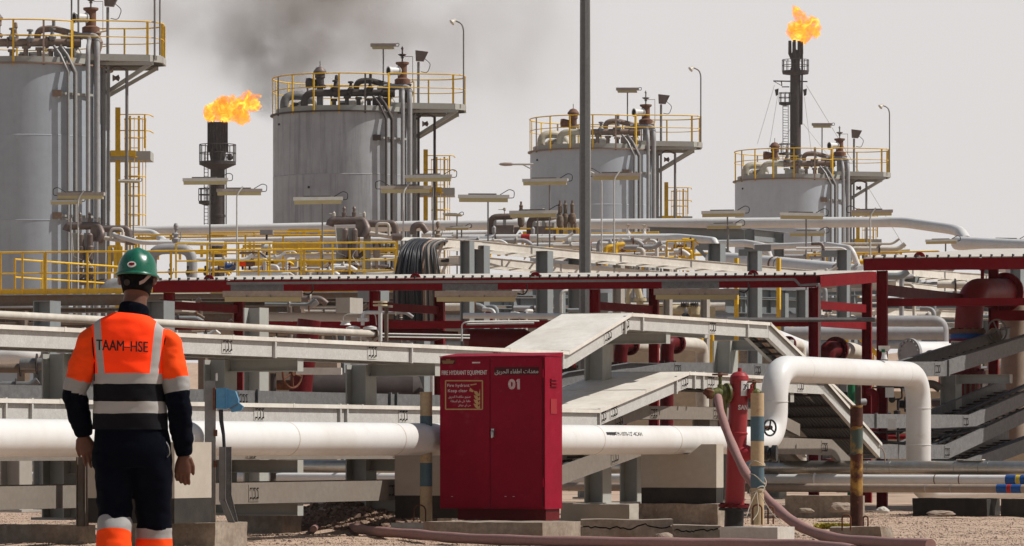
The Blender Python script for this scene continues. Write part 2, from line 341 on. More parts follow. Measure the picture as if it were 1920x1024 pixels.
def rock(name, px, py, wpx, hpx, D, label, cat, mt, seed, flat=1.0, group=None):
    rd = random.Random(seed); s = D / F; bm = bmesh.new(); bmesh.ops.create_icosphere(bm, subdivisions=3, radius=1)
    c = W(px, py, D); off = Vector((seed * 3.1, 0, 0))
    b = MB()
    for v in bm.verts:
        d = v.co.normalized(); k = 1 + .28 * noise.noise(d * 1.3 + off) + .12 * noise.noise(d * 4 + off)
        q = Vector((d.x * wpx / 2 * s * k, d.y * wpx / 2.4 * s * k, max(d.z, -.6) * hpx / 2 * s * k * flat)); v.co = q
    b.add([v.co + c for v in bm.verts], [tuple(v.index for v in f.verts) for f in bm.faces], False); bm.free()
    return single(name, b, mt, label, cat, group, loc=c)
M['stone'] = mat('stone', (.42, .33, .26), .9, dirt=(.25, .17, .13), amt=.6, scale=8, fine=.2, bump=.7)
rock('stone', 1246, 1007, 36, 17, 39.6, 'rounded pale stone in front of the cracked concrete slab', 'stone', M['stone'], 1)
rock('stone', 1765, 963, 52, 12, 55, 'flat tan rock on gravel below the banded pipes', 'stone', M['stone'], 2)
rock('stone', 641, 1000, 10, 6, 44, 'small grey stone left of its twin above the ground hose', 'stone', M['concrete'], 4)
rock('stone', 652, 1001, 9, 5, 44, 'small grey stone right of its twin above the ground hose', 'stone', M['concrete'], 6)
rock('boulder', 1578, 953, 52, 24, 52, 'dark jagged rock lying behind the rusty bollard', 'stone', M['stone'], 3)
rock('stone', 150, 1018, 14, 9, 39, 'small pale pebble beside the worker at the left', 'stone', M['stone'], 9)
rock('ball', 409, 1003, 9, 9, 41.5, 'small white ball at the foot of the blue box post', 'ball', M['concrete_white'], 0)
rock('concrete_rubble', 1655, 958, 24, 15, 52.5, 'small broken white concrete lump behind the rusty bollard', 'rubble', M['concrete_white'], 12)
rock('concrete_rubble', 1510, 958, 30, 11, 52, 'broken concrete chunk just right of the hose bend', 'rubble', M['concrete'], 13)
def tuft(px0, px1, py, D, n, col, label, hgt=.03, seed=1):
    rd = random.Random(seed); b = MB(); x0 = (px0 - CX) / F * D; x1 = (px1 - CX) / F * D
    for i in range(n):
        x = rd.triangular(x0, x1, rd.uniform(x0, x1)); y = D + rd.uniform(-.3, .3); z = gh(x, y); a = rd.random() * 6.3; l = rd.uniform(.4, 1) * hgt
        c = Vector((x, y, z)); u = Vector((math.cos(a), math.sin(a), 0)); t = c + u * l * .8 + UZ * l
        sd = Vector((-u.y, u.x, 0)) * .006
        b.add([c - sd, c + sd, t + sd * 1.3, t - sd * 1.3], [(0, 1, 2, 3)])
    return single('grass', b, mat('grass_' + str(seed), col, .7, dirt=tuple(c * .5 for c in col), amt=.6, scale=20, bump=0), label, 'weeds', kind='stuff', loc=Vector(((x0 + x1) / 2, D, 0)))
tuft(895, 948, 1008, 41.6, 900, (.10, .17, .02), 'thin green weeds at the foot of the cabinet pad', .03, 1)
tuft(1262, 1380, 1013, 40.0, 2200, (.12, .19, .02), 'green weeds along the cracked slab and bollard block', .045, 2)
tuft(1530, 1600, 990, 47.3, 2200, (.45, .38, .03), 'yellow flowering weeds behind the rusty bollard', .06, 3)
# ================================================================ concrete
def wobble(mb, amp=.008, sc=4, seed=0):
    for i, p in enumerate(mb.v):
        q = p * sc + Vector((seed, 0, 0)); mb.v[i] = p + Vector((noise.noise(q), noise.noise(q + Vector((9, 0, 0))), noise.noise(q + Vector((0, 9, 0))) * .6)) * amp
    return mb
def gridblock(o, a, b, c, n=(8, 4, 3)):
    """box with subdivided faces so that its edges can be rough"""
    mb = MB()
    def face(o, u, v, nu, nv):
        mb.add([o + u * (i / nu) + v * (j / nv) for j in range(nv + 1) for i in range(nu + 1)], [(j * (nu + 1) + i, j * (nu + 1) + i + 1, (j + 1) * (nu + 1) + i + 1, (j + 1) * (nu + 1) + i) for j in range(nv) for i in range(nu)])
    if a.cross(b).dot(c) < 0: a, b = b, a
    face(o, b, a, n[1], n[0]); face(o + c, a, b, n[0], n[1]); face(o, a, c, n[0], n[2]); face(o + b, c, a, n[2], n[0]); face(o, c, b, n[2], n[1]); face(o + a, b, c, n[1], n[2])
    return mb
def gblock(name, px, D, L, T, z0, z1, mt, label, cat, amp=.01, seed=1, n=None, group=None, u=UB, v=UA):
    """block whose front right corner stands at px, D; front runs along UB to the left"""
    o = G(px, D, z0) - u * L
    b = wobble(gridblock(o, u * L, v * T, UZ * (z1 - z0), n or (int(L / .05) + 2, int(T / .08) + 2, 5)), amp, 7, seed)
    return single(name, b, mt, label, cat, group, loc=G(px, D, z0))
gblock('concrete_pad', 1017, 41.9, 1.32, .99, -.03, .155, M['concrete'], 'stained tan concrete pad under the red cabinet', 'pad', .012, 1)
gblock('concrete_block', 848, 43.1, .70, .31, -.03, .125, M['concrete_white'], 'white concrete block under the left blue banded bollard', 'block', .004, 2)
gblock('concrete_block', 1458, 39.3, .58, .41, -.03, .158, M['concrete_white'], 'white concrete block under the roped bollard', 'block', .004, 3)
gblock('concrete_block', 1652, 42.3, .56, .3, -.03, .10, M['concrete'], 'crumbling concrete block under the rusty bollard', 'block', .028, 4)
# cracked kerb slabs: two courses with a jagged open crack between
def cracked(px0, px1, D, ztop, label, seed):
    rd = random.Random(seed); x0 = (px0 - CX) / F * D; x1 = (px1 - CX) / F * D; n = 26
    T = Thing('concrete_slab', label, 'slab', Vector(((x0 + x1) / 2, D, 0)))
    js = []; q_ = .72
    for i in range(n + 1):
        q_ += rd.uniform(-.09, .085) + (.66 - q_) * .12; js.append((x0 + (x1 - x0) * (i + (rd.uniform(-.3, .3) if 0 < i < n else 0)) / n, ztop * max(.42, min(.9, q_))))
    lo, up = MB(), MB()
    for (xa, za), (xb, zb) in zip(js, js[1:]):
        lo.prism([Vector((xa, D, -.03)), Vector((xb, D, -.03)), Vector((xb, D, zb - .008)), Vector((xa, D, za - .008))], UY * .5)
        y2 = D + .012
        up.prism([Vector((xa, y2, za + .006)), Vector((xb, y2, zb + .006)), Vector((xb, y2, ztop + .004 * math.sin(xb * 9))), Vector((xa, y2, ztop + .004 * math.sin(xa * 9)))], UY * .5)
    T.part('slab_base', lo, M['concrete']); T.part('slab_top', up, M['concrete'])
    core = MB().cb(Vector(((x0 + x1) / 2, D + .3, ztop * .5)), x1 - x0 - .04, .3, ztop * .9); T.part('slab_core', core, M['crack'])
cracked(1090, 1262, 41.0, .2, 'long cracked concrete slab right of the cabinet pad', 3)
cracked(1264, 1352, 40.4, .155, 'short cracked concrete slab beside the roped bollard block', 8)
gblock('concrete_kerb', 1345, 49.2, 1.0, .3, -.03, .24, M['concrete'], 'dark rough concrete footing under the right pipe support', 'kerb', .02, 5)
gblock('concrete_kerb', 148, 40, .98, .3, -.03, .165, M['concrete'], 'low concrete kerb at the lower left corner', 'kerb', .012, 6)
gblock('concrete_kerb', 402, 38.9, 1.25, .6, -.03, .205, M['concrete'], 'rough concrete footing below the blue box post', 'kerb', .014, 7)
gblock('concrete_kerb', 530, 44.5, .62, .4, -.03, .22, M['concrete'], 'plain concrete footing just right of the cable troughs', 'kerb', .01, 8)
gblock('concrete_kerb', 1180, 50.5, .9, .4, -.03, .22, M['concrete_cream'], 'pale concrete footing below the tray column by the cabinet', 'kerb', .01, 9)
gblock('concrete_kerb', 1850, 55.2, 1.02, .5, -.03, .23, M['bitumen'], 'black coated pipe sleeper at the right on gravel', 'kerb', .01, 10)
gblock('concrete_kerb', 1960, 54.6, .6, .5, -.03, .23, M['bitumen'], 'black coated pipe sleeper at the right picture edge', 'kerb', .01, 11)
gblock('concrete_kerb', 1600, 54.8, .95, .4, -.03, .27, M['concrete'], 'tan concrete sleeper under the pipes by the hydrant', 'kerb', .01, 12)
gblock('concrete_kerb', 820, 46.5, 1.2, .35, -.03, .26, M['concrete'], 'shaded concrete footing behind the left banded bollard', 'kerb', .014, 13)
def rebar(px, py0, py1, D, wpx, label):
    s = D / F * wpx / 2; c = W(px, py1, D); t = ZY(py0, D) - c.z
    pts = [c + Vector((-s, 0, 0))] + [c + Vector((-s * math.cos(a), 0, t - s + s * math.sin(a))) for a in [i * math.pi / 8 for i in range(9)]] + [c + Vector((s, 0, 0))]
    return single('lifting_hook', MB().tube(pts, .009, 6), M['rust'], label, 'hook', loc=c)
rebar(787, 947, 978, 43.5, 22, 'rusty lifting loop left of the left banded bollard foot')
rebar(1420, 946, 984, 39.6, 17, 'rusty lifting loop in front of the roped bollard foot')
rebar(1445, 950, 983, 39.9, 10, 'rusty lifting hook right of the roped bollard foot')
rebar(1587, 965, 995, 42.3, 16, 'rusty lifting loop left of the rusty bollard foot')
rebar(1623, 968, 994, 42.9, 9, 'rusty lifting hook right of the rusty bollard foot')
# ================================================================ bollards
def bollard(px, D, y0, y1, bands, mt, bm_, label):
    base = W(px, y1, D); T = Thing('bollard', label, 'bollard', base); top = ZY(y0, D) - base.z
    r = .0625; p = MB().lathe(base, UZ, [(r, 0), (r, top)], 20); p.lathe(base + UZ * top, UZ, [(r, 0), (r * .86, 0), (r * .86, -.06), (0, -.06)], 20)
    T.part('post', p, mt)
    for a, b in bands:
        za, zb = ZY(b, D) - base.z, ZY(a, D) - base.z
        T.part('painted_band', MB().lathe(base, UZ, [(r + .0012, za), (r + .0012, zb)], 20), bm_)
    return T
bollard(799, 43.7, 735, 978, [(780, 823), (868, 912)], M['post_tan'], M['band_blue'], 'tan bollard with two blue bands left of the red cabinet')
T = bollard(1420, 39.75, 737, 984, [(781, 827), (874, 915)], M['post_tan'], M['band_blue'], 'tan blue banded bollard with rope tied round it beside the hydrant')
TB = bollard(1606, 42.7, 760, 994, [], M['post_rust'], M['band_blue'], 'badly rusted brown and yellow bollard on the right')
M['rust_dark'] = mat('rust_dark', (.10, .035, .02), .85, dirt=(.04, .015, .01), amt=.8, scale=5, col3=(.35, .14, .05), amt3=.5, fine=.3)
M['rust_green'] = mat('rust_green', (.30, .20, .07), .85, dirt=(.08, .11, .09), amt=1, scale=5, thr=.45, soft=.05, col3=(.2, .07, .02), amt3=.9, fine=.2)
def ragged(T, px, D, ya, yb, mt, seed, amp=5):
    b = MB(); c = G(px, D); n = 28; r_ = .0640 if True else 0; lo = []; hi = []
    for i in range(n):
        a = 2 * math.pi * i / n; d = Vector((math.cos(a) * r_, math.sin(a) * r_, 0)); f = noise.noise(Vector((math.cos(a) * 1.4, math.sin(a) * 1.4, seed))) * amp * 2
        hi.append(c + d + UZ * ZY(ya + f, D)); lo.append(c + d + UZ * ZY(yb + f * .8, D))
    b.add(lo + hi, [(j, (j + 1) % n, n + (j + 1) % n, n + j) for j in range(n)], True); T.part('painted_band', b, mt)
ragged(TB, 1606, 42.7, 764, 800, M['rust_dark'], 1); ragged(TB, 1606, 42.7, 806, 852, M['rust_green'], 2); ragged(TB, 1606, 42.7, 929, 990, M['rust_dark'], 5)
rp = MB(); rd = random.Random(4); b0 = G(1420, 39.75)
for (z0, z1, turns) in ((ZY(866, 39.75), ZY(872, 39.75), 1.6), (ZY(872, 39.75), ZY(925, 39.75), 1.5), (ZY(915, 39.75), ZY(927, 39.75), 2.0)):
    n = int(26 * turns); rp.tube([b0 + Vector((math.cos(i / 26 * 6.283 + z0 * 9) * .071, math.sin(i / 26 * 6.283 + z0 * 9) * .071, z0 + (z1 - z0) * i / n + .02 * math.sin(i * .5))) for i in range(n + 1)], .0042, 5)
for (a, b_, c_) in (((1418, 922), (1405, 950), (1400, 968)), ((1419, 922), (1423, 960), (1412, 975)), ((1424, 925), (1445, 960), (1475, 992)), ((1433, 895), (1438, 905), (1428, 925))):
    rp.tube([W(a[0], a[1], 39.6), W(b_[0], b_[1], 39.55), W(c_[0], c_[1], 39.5)], .004, 5, bend=.1)
single('rope', rp, M['rope'], 'thin pale rope wound round the bollard beside the hydrant', 'rope', loc=b0 + UZ * .2)
# ================================================================ lettering
import unicodedata as ud
def arabic(s):
    out = []; JOIN_NO = 'اأإآدذرزوةىء'
    ch = list(s)
    for i, c in enumerate(ch):
        if not ('\u0600' <= c <= '\u06ff'): out.append(c); continue
        prev = i > 0 and '\u0600' <= ch[i - 1] <= '\u06ff' and ch[i - 1] not in JOIN_NO
        nxt = i < len(ch) - 1 and '\u0600' <= ch[i + 1] <= '\u06ff' and ch[i + 1] != 'ء' and c not in JOIN_NO
        form = {(0, 0): 'ISOLATED', (0, 1): 'INITIAL', (1, 1): 'MEDIAL', (1, 0): 'FINAL'}[(int(prev), int(nxt))]
        try: out.append(ud.lookup(ud.name(c) + ' ' + form + ' FORM'))
        except KeyError: out.append(c)
    return ''.join(out[::-1])
def glyphs(body, bold=0):
    cu = bpy.data.curves.new('lettering', 'FONT'); cu.body = body; cu.offset = 0 if 'M' in body else bold; cu.resolution_u = 3
    o = bpy.data.objects.new('lettering', cu); C.objects.link(o)
    me = bpy.data.meshes.new_from_object(o.evaluated_get(bpy.context.evaluated_depsgraph_get()))
    bm = bmesh.new(); bm.from_mesh(me); bmesh.ops.triangulate(bm, faces=bm.faces[:]); bm.to_mesh(me); bm.free()
    bpy.data.objects.remove(o); vs = [v.co.copy() for v in me.vertices]; fs = [tuple(p.vertices) for p in me.polygons]; bpy.data.meshes.remove(me)
    x0, x1 = min(v.x for v in vs), max(v.x for v in vs); y0, y1 = min(v.y for v in vs), max(v.y for v in vs)
    return [((v.x - x0) / (x1 - x0) - .5, (v.y - y0) / (y1 - y0) - .5) for v in vs], fs
def letter(T, body, fn, mt, parent=None, bold=0, name='lettering'):
    vs, fs = glyphs(body, bold); mb = MB().add([fn(u, v) for u, v in vs], fs)
    return T.part(name, mb, mt, parent)
def flat(c, u, up, w_, h_, skew=0): return lambda a, b: c + u * (a * w_ + b * skew) + up * (b * h_)

def scatter_rubble(label, spots, seed):
    rd = random.Random(seed); b = MB()
    for (px, py, n, sp, sz) in spots:
        D = (H + .0) * F / (py - HY)
        for i in range(n):
            x = (px - CX) / F * D + rd.gauss(0, sp); y = D + rd.gauss(0, sp * 1.5); s = sz * rd.uniform(.4, 1.2); z = gh(x, y); c = Vector((x, y, z + s * .3))
            bm = bmesh.new(); bmesh.ops.create_icosphere(bm, subdivisions=1, radius=1); o_ = Vector((rd.uniform(0, 50), 0, 0)); q = (rd.uniform(.7, 1.4), rd.uniform(.7, 1.3), rd.uniform(.4, .8))
            b.add([c + Vector((v.co.x * q[0], v.co.y * q[1], v.co.z * q[2])) * s * (1 + .35 * noise.noise(v.co * 1.5 + o_)) for v in bm.verts], [tuple(v.index for v in f.verts) for f in bm.faces]); bm.free()
    return single('rubble', b, M['stone'], label, 'rubble', kind='stuff', loc=b.v[0])
scatter_rubble('small broken stones and concrete crumbs lying along the slabs and blocks', [(1100, 1000, 26, .12, .022), (1345, 1000, 22, .2, .02), (1500, 1003, 34, .25, .028), (1545, 1008, 16, .15, .04), (1700, 975, 22, .8, .02), (560, 1010, 36, .6, .018), (700, 990, 34, .5, .022), (470, 1012, 20, .3, .02), (1160, 968, 26, .5, .024), (1850, 1000, 20, .6, .018), (60, 1015, 16, .3, .02), (1420, 1000, 10, .1, .02)], 21)
# ================================================================ red fire cabinet
D0 = 43.0; LF = Line(1022, D0, UB); fr = LF.at(1022); wd = -LF.t(825) ; dp = .40
zb, zt = ZY(955, D0), ZY(668, D0); NF = -UA
T = Thing('hydrant_cabinet', 'tall red metal two-door fire hydrant equipment cabinet on a concrete pad', 'cabinet', fr - UB * wd / 2 + UA * dp / 2 + UZ * .155)
fl = fr - UB * wd
b = MB(); b.box8(fl + UZ * zb, UB * wd, UA * dp, UZ * (zt - zb)); T.part('body', b, M['cab_red'])
b = MB(); o = fl + UZ * (zt + .002) - UA * .008 - UB * .006; W2 = UB * (wd + .012)
b.prism([o, o + UA * (dp + .02), o + UA * (dp + .02) + UZ * .045, o + UZ * .006], W2); roof = T.part('roof', b, M['cab_red'])
def fp(px, py, out=.0): p = LF.at(px) + NF * out; p.z = ZY(py, p.y); return p
def door(pa, pb, nm):
    a, c = fp(pa, 951, .012), fp(pb, 951, .012); b = MB(); b.box8(Vector((a.x, a.y, zb + .02)), (c - a) * 1, -NF * .012, UZ * (zt - zb - .04)); b.v  # sheet door
    return T.part('door', b, M['cab_red'])
d1 = door(827, 919.2, 1); d2 = door(920.8, 1017, 2)
T.part('door_gap', MB().box8(fp(919.2, 951, .004), fp(920.8, 951, .004) - fp(919.2, 951, .004), -NF * .003, UZ * (zt - zb - .04)), M['cab_seam'])
b = MB(); b.box8(fp(1018.3, 951, .004), UB * .008, -NF * .003, UZ * (zt - zb - .05)); T.part('frame_gap', b, M['cab_seam'])
for y in (700, 905): T.part('hinge', MB().cyl(fp(1019, y + 8, .015), fp(1019, y - 8, .015), .008, 8), M['cab_red'])
b = MB(); b.box8(fl + UB * .17 + UA * .06 + UZ * .155, UB * (wd - .19), UA * (dp - .08), UZ * (zb - .156)); T.part('plinth', b, M['maroon_dark_or_shaded'])
b = MB(); c = fp(927, 812, .03); b.cb(c, .028, .02, .085, UB, UA); b.tube([c + NF * .012 + UZ * .03, c + NF * .035 + UZ * .01, c + NF * .03 - UZ * .05], .008, 6); T.part('handle', b, M['chrome'], d2)
OUT = .0155
def ff(px, py, w_, h_): return flat(fp(px, py, OUT), UB, UZ, w_, h_)
s = D0 / F
letter(T, 'FIRE HYDRANT EQUIPMENT', ff(871.8, 699.5, 86 * s / .9, 9.8 * s), M['ink_white'], d1, .02)
OUT = .0163; letter(T, 'FIRE HYDRANT EQUIPMENT', ff(872.2, 699.5, 86 * s / .9, 9.8 * s), M['ink_white'], d1, .0); OUT = .0155
b = MB(); b.box8(fp(928, 703.5, .0128), UB * (84 * s / .9), -NF * .0006, UZ * 15 * s); T.part('text_strip', b, M['cab_seam'], d2)
letter(T, arabic('معدات اطفاء الحريق'), ff(969.5, 697.5, 82 * s / .9, 11 * s), M['ink_white'], d2, .0)
letter(T, '01', ff(965, 720.5, 22 * s / .9, 20 * s), M['ink_worn'], d2, .05)
T.part('lettering', MB().add([fp(969.5, 713, .0156), fp(973, 710.6, .0156), fp(973, 714.4, .0156), fp(969.5, 716, .0156)], [(3, 2, 1, 0)]), M['ink_worn'], d2)
b = MB(); b.box8(fp(827.5, 683.5, .013), UB * (28 * s / .9), -NF * .0008, UZ * 10 * s)
sg0 = T.part('maker_plate', b, M['cab_seam'], d1)
for k, (yy, ww) in enumerate(((675.3, 8), (677.6, 24), (679.6, 22), (681.6, 20))): T.part('plate_line', MB().box8(fp(841.5 - ww / 2, yy, .0145), UB * (ww * s / .9), -NF * .0006, UZ * .9 * s), M['gold'], d1)
b = MB(); b.cb(fp(894, 680, .015), 15 * s / .9, .003, 2.4 * s, UB, UA); T.part('label_strip', b, M['ink_white'], d1)
# framed sign
sx0, sx1, sy0, sy1 = 837, 906, 714, 767.5
b = MB(); b.box8(fp(sx0, sy1, .014), UB * ((sx1 - sx0) * s / .9), -NF * .002, UZ * (sy1 - sy0) * s); sg = T.part('sign_panel', b, M['cab_red'], d1)
b = MB()
for (a, c_) in (((sx0, sy0), (sx1, sy0)), ((sx0, sy1), (sx1, sy1)), ((sx0, sy0), (sx0, sy1)), ((sx1, sy0), (sx1, sy1))): b.bar(fp(*a, .017), fp(*c_, .017), .006, .012, UZ if a[1] == c_[1] else UB)
T.part('sign_frame', b, M['gold'], d1)
OUT = .0172
letter(T, 'Fire hydrant', ff(861, 723.5, 42 * s / .9, 7.4 * s), M['ink_white'], d1, .0)
letter(T, 'Keep clear', ff(859.5, 733.5, 37 * s / .9, 7.4 * s), M['ink_white'], d1, .0)
for yy, t_, ww in ((744.5, 'صنبور مكافحة الحريق', 42), (752.5, 'حافظ على خلو المنطقة', 38), (760.3, 'من أي عوائق', 24)):
    letter(T, arabic(t_), ff(884 - ww / 2, yy, ww * s / .9, 6 * s), M['ink_white'], d1)
b = MB()
def P2(px, py): return fp(px, py, .0178)
for k in range(4):          # hand and flame pictogram
    y = 733 + k * 8
    b.add([P2(890 - .3 * k, y), P2(896, y + 1), P2(899, y + 6), P2(901.5, y + 1 if k else y - 4), P2(901.8, y + 9), P2(897, y + 10), P2(892, y + 6)], [(0, 1, 2, 5, 6), (2, 3, 4, 5)])
b.add([P2(883, 721), P2(895, 719.2), P2(895, 721), P2(884, 723)], [(3, 2, 1, 0)])
b.add([P2(883, 727), P2(890, 733), P2(888, 735.5), P2(881, 733.5)], [(3, 2, 1, 0)])
T.part('pictogram', b, M['gold'], d1)
# right side details
def sp(px, py, out=0):
    L2 = Line(1022, D0, UA); p = L2.at(px) + UB * out; p.z = ZY(py, p.y); return p
for k in range(3): T.part('louvre', MB().cb(sp(1037.5, 711.5 + k * 6, .008), .016, .15, .014, UB, UA), M['cab_red'])
b = MB(); b.cb(sp(1037.5, 762, .003), .006, .14, .15, UB, UA); T.part('side_label', b, M['hyd_red'])
for px in (848.5, 949, 964): T.part('scuff', MB().cb(fp(px, 931, .0125), .022, .001, .006, UB, UA), M['ink_worn'])
# ================================================================ hydrant
D0 = 44.2; P0 = W(1376.5, 972, D0); P1 = W(1387, 692, D0); ax = (P1 - P0).normalized(); Lh = (P1 - P0).length
T = Thing('fire_hydrant', 'red barrel fire hydrant leaning slightly between cabinet and roped bollard', 'fire hydrant', P0 - UZ * (P0.z - .02))
def hz(y): return (972 - y) / 280 * Lh
r = .101
pr = [(r * .97, hz(948)), (r, hz(944)), (r, hz(815)), (r + .006, hz(814)), (r + .006, hz(811)), (r * .97, hz(810)), (r * .97, hz(716)), (r * 1.01, hz(715)), (r * 1.01, hz(712)), (r * .92, hz(705)), (r * .62, hz(699)), (r * .2, hz(696.5)), (.022, hz(696)), (.022, hz(690)), (0, hz(690))]
T.part('barrel', MB().lathe(P0, ax, pr, 32), M['hyd_red'])
b = MB().lathe(P0, ax, [(0, -.1), (.1, -.1), (.1, hz(958)), (.165, hz(958)), (.165, hz(953)), (0, hz(953))], 28); T.part('base_spool', b, M['black'])
b = MB().flange(P0 + ax * hz(949), ax, .17, .016, 10); T.part('base_flange', b, M['maroon_dark_or_shaded'])
def ha(y): return P0 + ax * hz(y)
# upper outlets
aL = Vector((-.90, -.43, 0)); q = ha(738)
T.part('outlet_neck', MB().cyl(q, q + aL * .13, .055, 18), M['hyd_red'])
b = MB().flange(q + aL * .14, aL, .108, .012, 6); T.part('outlet_flange', b, M['olive'])
vb = MB().lathe(q + aL * .15, aL, [(.07, 0), (.075, .03), (.05, .06), (.065, .1), (.05, .16), (.055, .17), (.055, .21), (.02, .21)], 16)
vb.lathe(q + aL * .22 + UZ * .04, UZ, [(.03, 0), (.03, .05), (.018, .055), (.018, .11), (.012, .15)], 10)
vb.tube([q + aL * .16 + UZ * -.02, q + aL * .17 - UZ * .3, q + aL * .05 - UZ * .46], .022, 8)
v = T.part('valve_body', vb, M['olive'])
T.part('handwheel', MB().wheel(q + aL * .22 + UZ * .195, UZ, .075, .011, 5), M['rust_valve'], v)
cp = MB(); c0 = q + aL * .34
for i in range(9): a = i * .7; cp.cb(c0 + Vector((.03 * math.cos(a), .02 * math.sin(a), .045 * math.sin(a))), .03, .03, .03, Vector((math.cos(a), math.sin(a), 0)))
cp.lathe(c0 + UZ * .03, (-.35, 0, -1), [(.03, -.02), (.06, 0), (.062, .05), (.05, .06)], 14); T.part('hose_coupling', cp, M['rust'])
aR = Vector((.92, -.2, 0)); T.part('outlet_neck', MB().cyl(q, q + aR * .16, .05, 16), M['hyd_red'])
T.part('outlet_flange', MB().flange(q + aR * .15, aR, .1, .012, 6), M['hyd_red'])
v = T.part('valve_body', MB().lathe(q + aR * .16, aR, [(.06, 0), (.05, .05), (.03, .08)], 12).lathe(q + aR * .17 + UZ * .03, UZ, [(.02, 0), (.02, .08)], 8), M['olive'])
T.part('handwheel', MB().wheel(q + aR * .17 + UZ * .12, UZ, .07, .01, 5), M['rust_valve'], v)
# lower tee to the right
q = ha(850); T.part('branch', MB().lathe(q, aR, [(.12, .0), (.085, .12), (.075, .14), (.075, .26)], 18), M['hyd_red'])
T.part('branch_flange', MB().flange(q + aR * .27, aR, .115, .014, 8), M['maroon_dark_or_shaded'])
b = MB().lathe(q + aR * .29, aR, [(0, 0), (.08, 0), (.08, .06), (.062, .065), (.062, .09), (.085, .1), (.085, .15), (0, .15)], 20); T.part('cap', b, M['black'])
b = MB().cyl(q + aR * .23 + UZ * .05, q + aR * .23 + UZ * .27, .035, 10).cyl(q + aR * .22 + UZ * .26, q + aR * .36 + UZ * .26, .028, 10); sv = T.part('side_valve', b, M['rust_valve'])
T.part('handwheel', MB().wheel(q + aR * .37 + UZ * .265, Vector((.6, -.8, 0)), .082, .0105, 3, 24), M['black'], sv)
# plate and letters wrapped round the barrel
def wrap(px, py, w_, h_, rr):
    def f(u, v_):
        dx = (px - (1376.5 + (972 - py) / 280 * 10.5)) * D0 / F; a = math.asin(max(-.97, min(.97, dx / rr))) + u * w_ / rr
        return P0 + ax * (hz(py) + v_ * h_) + Vector((math.sin(a) * rr, -math.cos(a) * rr, 0))
    return f
f = wrap(1397.5, 728.5, .11, .155, r + .0015); n = 8
b = MB().add([f(-.5 + i / n, -.5) for i in range(n + 1)] + [f(-.5 + i / n, .5) for i in range(n + 1)], [(i, i + 1, n + 2 + i, n + 1 + i) for i in range(n)]); T.part('number_plate', b, M['sign_white'])
letter(T, '39', wrap(1399, 726, .085, .06, r + .003), M['ink'], bold=.01)
letter(T, 'SAN', wrap(1393, 764, .115, .05, r + .002), M['ink_white'], bold=.03)
# ================================================================ hoses
def gD(py, z): return (H - z) * F / (py - HY)
pts = [W(1346, 744, 43.75), W(1352, 775, 43.5), W(1364, 812, 43.3), W(1382, 855, 43.0), W(1402, 893, 42.7), W(1428, 925, 42.5), W(1456, 953, 42.3), W(1488, 979, 41.6), W(1525, 998, gD(998, .08)), W(1580, 1012, gD(1012, .05)), W(1660, 1018, gD(1018, .05)), W(1745, 1022, gD(1022, .05))]
def smooth_path(P, k=6):
    out = []
    for i in range(len(P) - 1):
        a = P[max(i - 1, 0)]; b_, c_, d_ = P[i], P[i + 1], P[min(i + 2, len(P) - 1)]
        for j in range(k):
            t = j / k; out.append(.5 * ((2 * b_) + (c_ - a) * t + (2 * a - 5 * b_ + 4 * c_ - d_) * t * t + (3 * b_ - a - 3 * c_ + d_) * t ** 3))
    out.append(P[-1]); return out
sp_ = smooth_path(pts); single('fire_hose', MB().tube(sp_, [.040 + .012 * min(1, i / 40) + .003 * math.sin(i * .9) for i in range(len(sp_))], 16), M['hose'], 'dusty pink fire hose drooping from the hydrant to the gravel', 'hose', loc=pts[-1])
pts = [W(x, y, gD(y, .045)) for x, y in ((586, 993), (600, 985), (626, 981), (660, 989), (700, 996), (780, 1002), (860, 1009), (1000, 1014), (1200, 1017.5), (1360, 1019.5), (1520, 1023), (1600, 1032))]
sp_ = smooth_path(pts); single('fire_hose', MB().tube(sp_, [.03 + .02 * min(1, i / 8) + .003 * math.sin(i * 1.3) for i in range(len(sp_))], 14), M['hose'], 'long pink fire hose lying along the ground in front of the cabinet', 'hose', loc=pts[4])
# ================================================================ white line pipe with expansion loop
LP = Line(0, 36.6); r = .165; zc = ZY(821, 36.6)
T = Thing('line_pipe', 'thick white painted pipe running behind the worker and cabinet into a raised loop', 'pipe', LP.at(600, 0))
pA = LP.at(-90, zc); pB = LP.at(1452, zc); pC = LP.aty(1452, 691); zt_ = pC.z; pD = LP.at(1722, zt_); pE = LP.at(1722, .34)
path = [pA, LP.at(500, zc), pB, pC, pD, pE, LP.at(1990, .34)]
T.part('pipe_run', MB().tube(path, r, 36, bend=.42, k=10), M['pipe_white'])
for px in (190, 535, 735, 1110, 1255): T.part('weld_band', MB().lathe(LP.at(px, zc), UA, [(r, -.01), (r + .002, -.008), (r + .002, .008), (r, .01)], 36), M['pipe_dusty'])
for (px, z) in ((1452, ZY(753, 52)), (1722, ZY(765, 56)), (1722, ZY(834, 56))):
    T.part('weld_band', MB().lathe(LP.at(px, z), UZ, [(r, -.006), (r + .006, -.005), (r + .006, .005), (r, .006)], 36), M['pipe_white'])
for px in (1505, 1690): T.part('weld_band', MB().lathe(LP.at(px, zt_), UA, [(r, -.01), (r + .002, -.008), (r + .002, .008), (r, .01)], 36), M['pipe_white'])
def onpipe(px, py, wpx, hpx):
    c = LP.at(px, zc); sc = c.y / F
    def f(u, v_):
        a = math.asin(min(.98, ((ZY(py, c.y) - zc) / r))) + v_ * hpx * sc / r
        return c + UA * (u * wpx * sc / .44 * .9) + UB * math.cos(a) * (r + .003) + UZ * math.sin(a) * (r + .003)
    return f
letter(T, '116-TM-1070-12"-4CAH', onpipe(1151, 813.5, 70, 8), M['ink'], bold=.02, name='stencil')
f = onpipe(1123, 813, 20, 5.5); b = MB().add([f(-.5, -.5), f(.5, -.5), f(.5, .5), f(-.5, .5)], [(0, 1, 2, 3)]); T.part('arrow_mark', b, M['ink'])
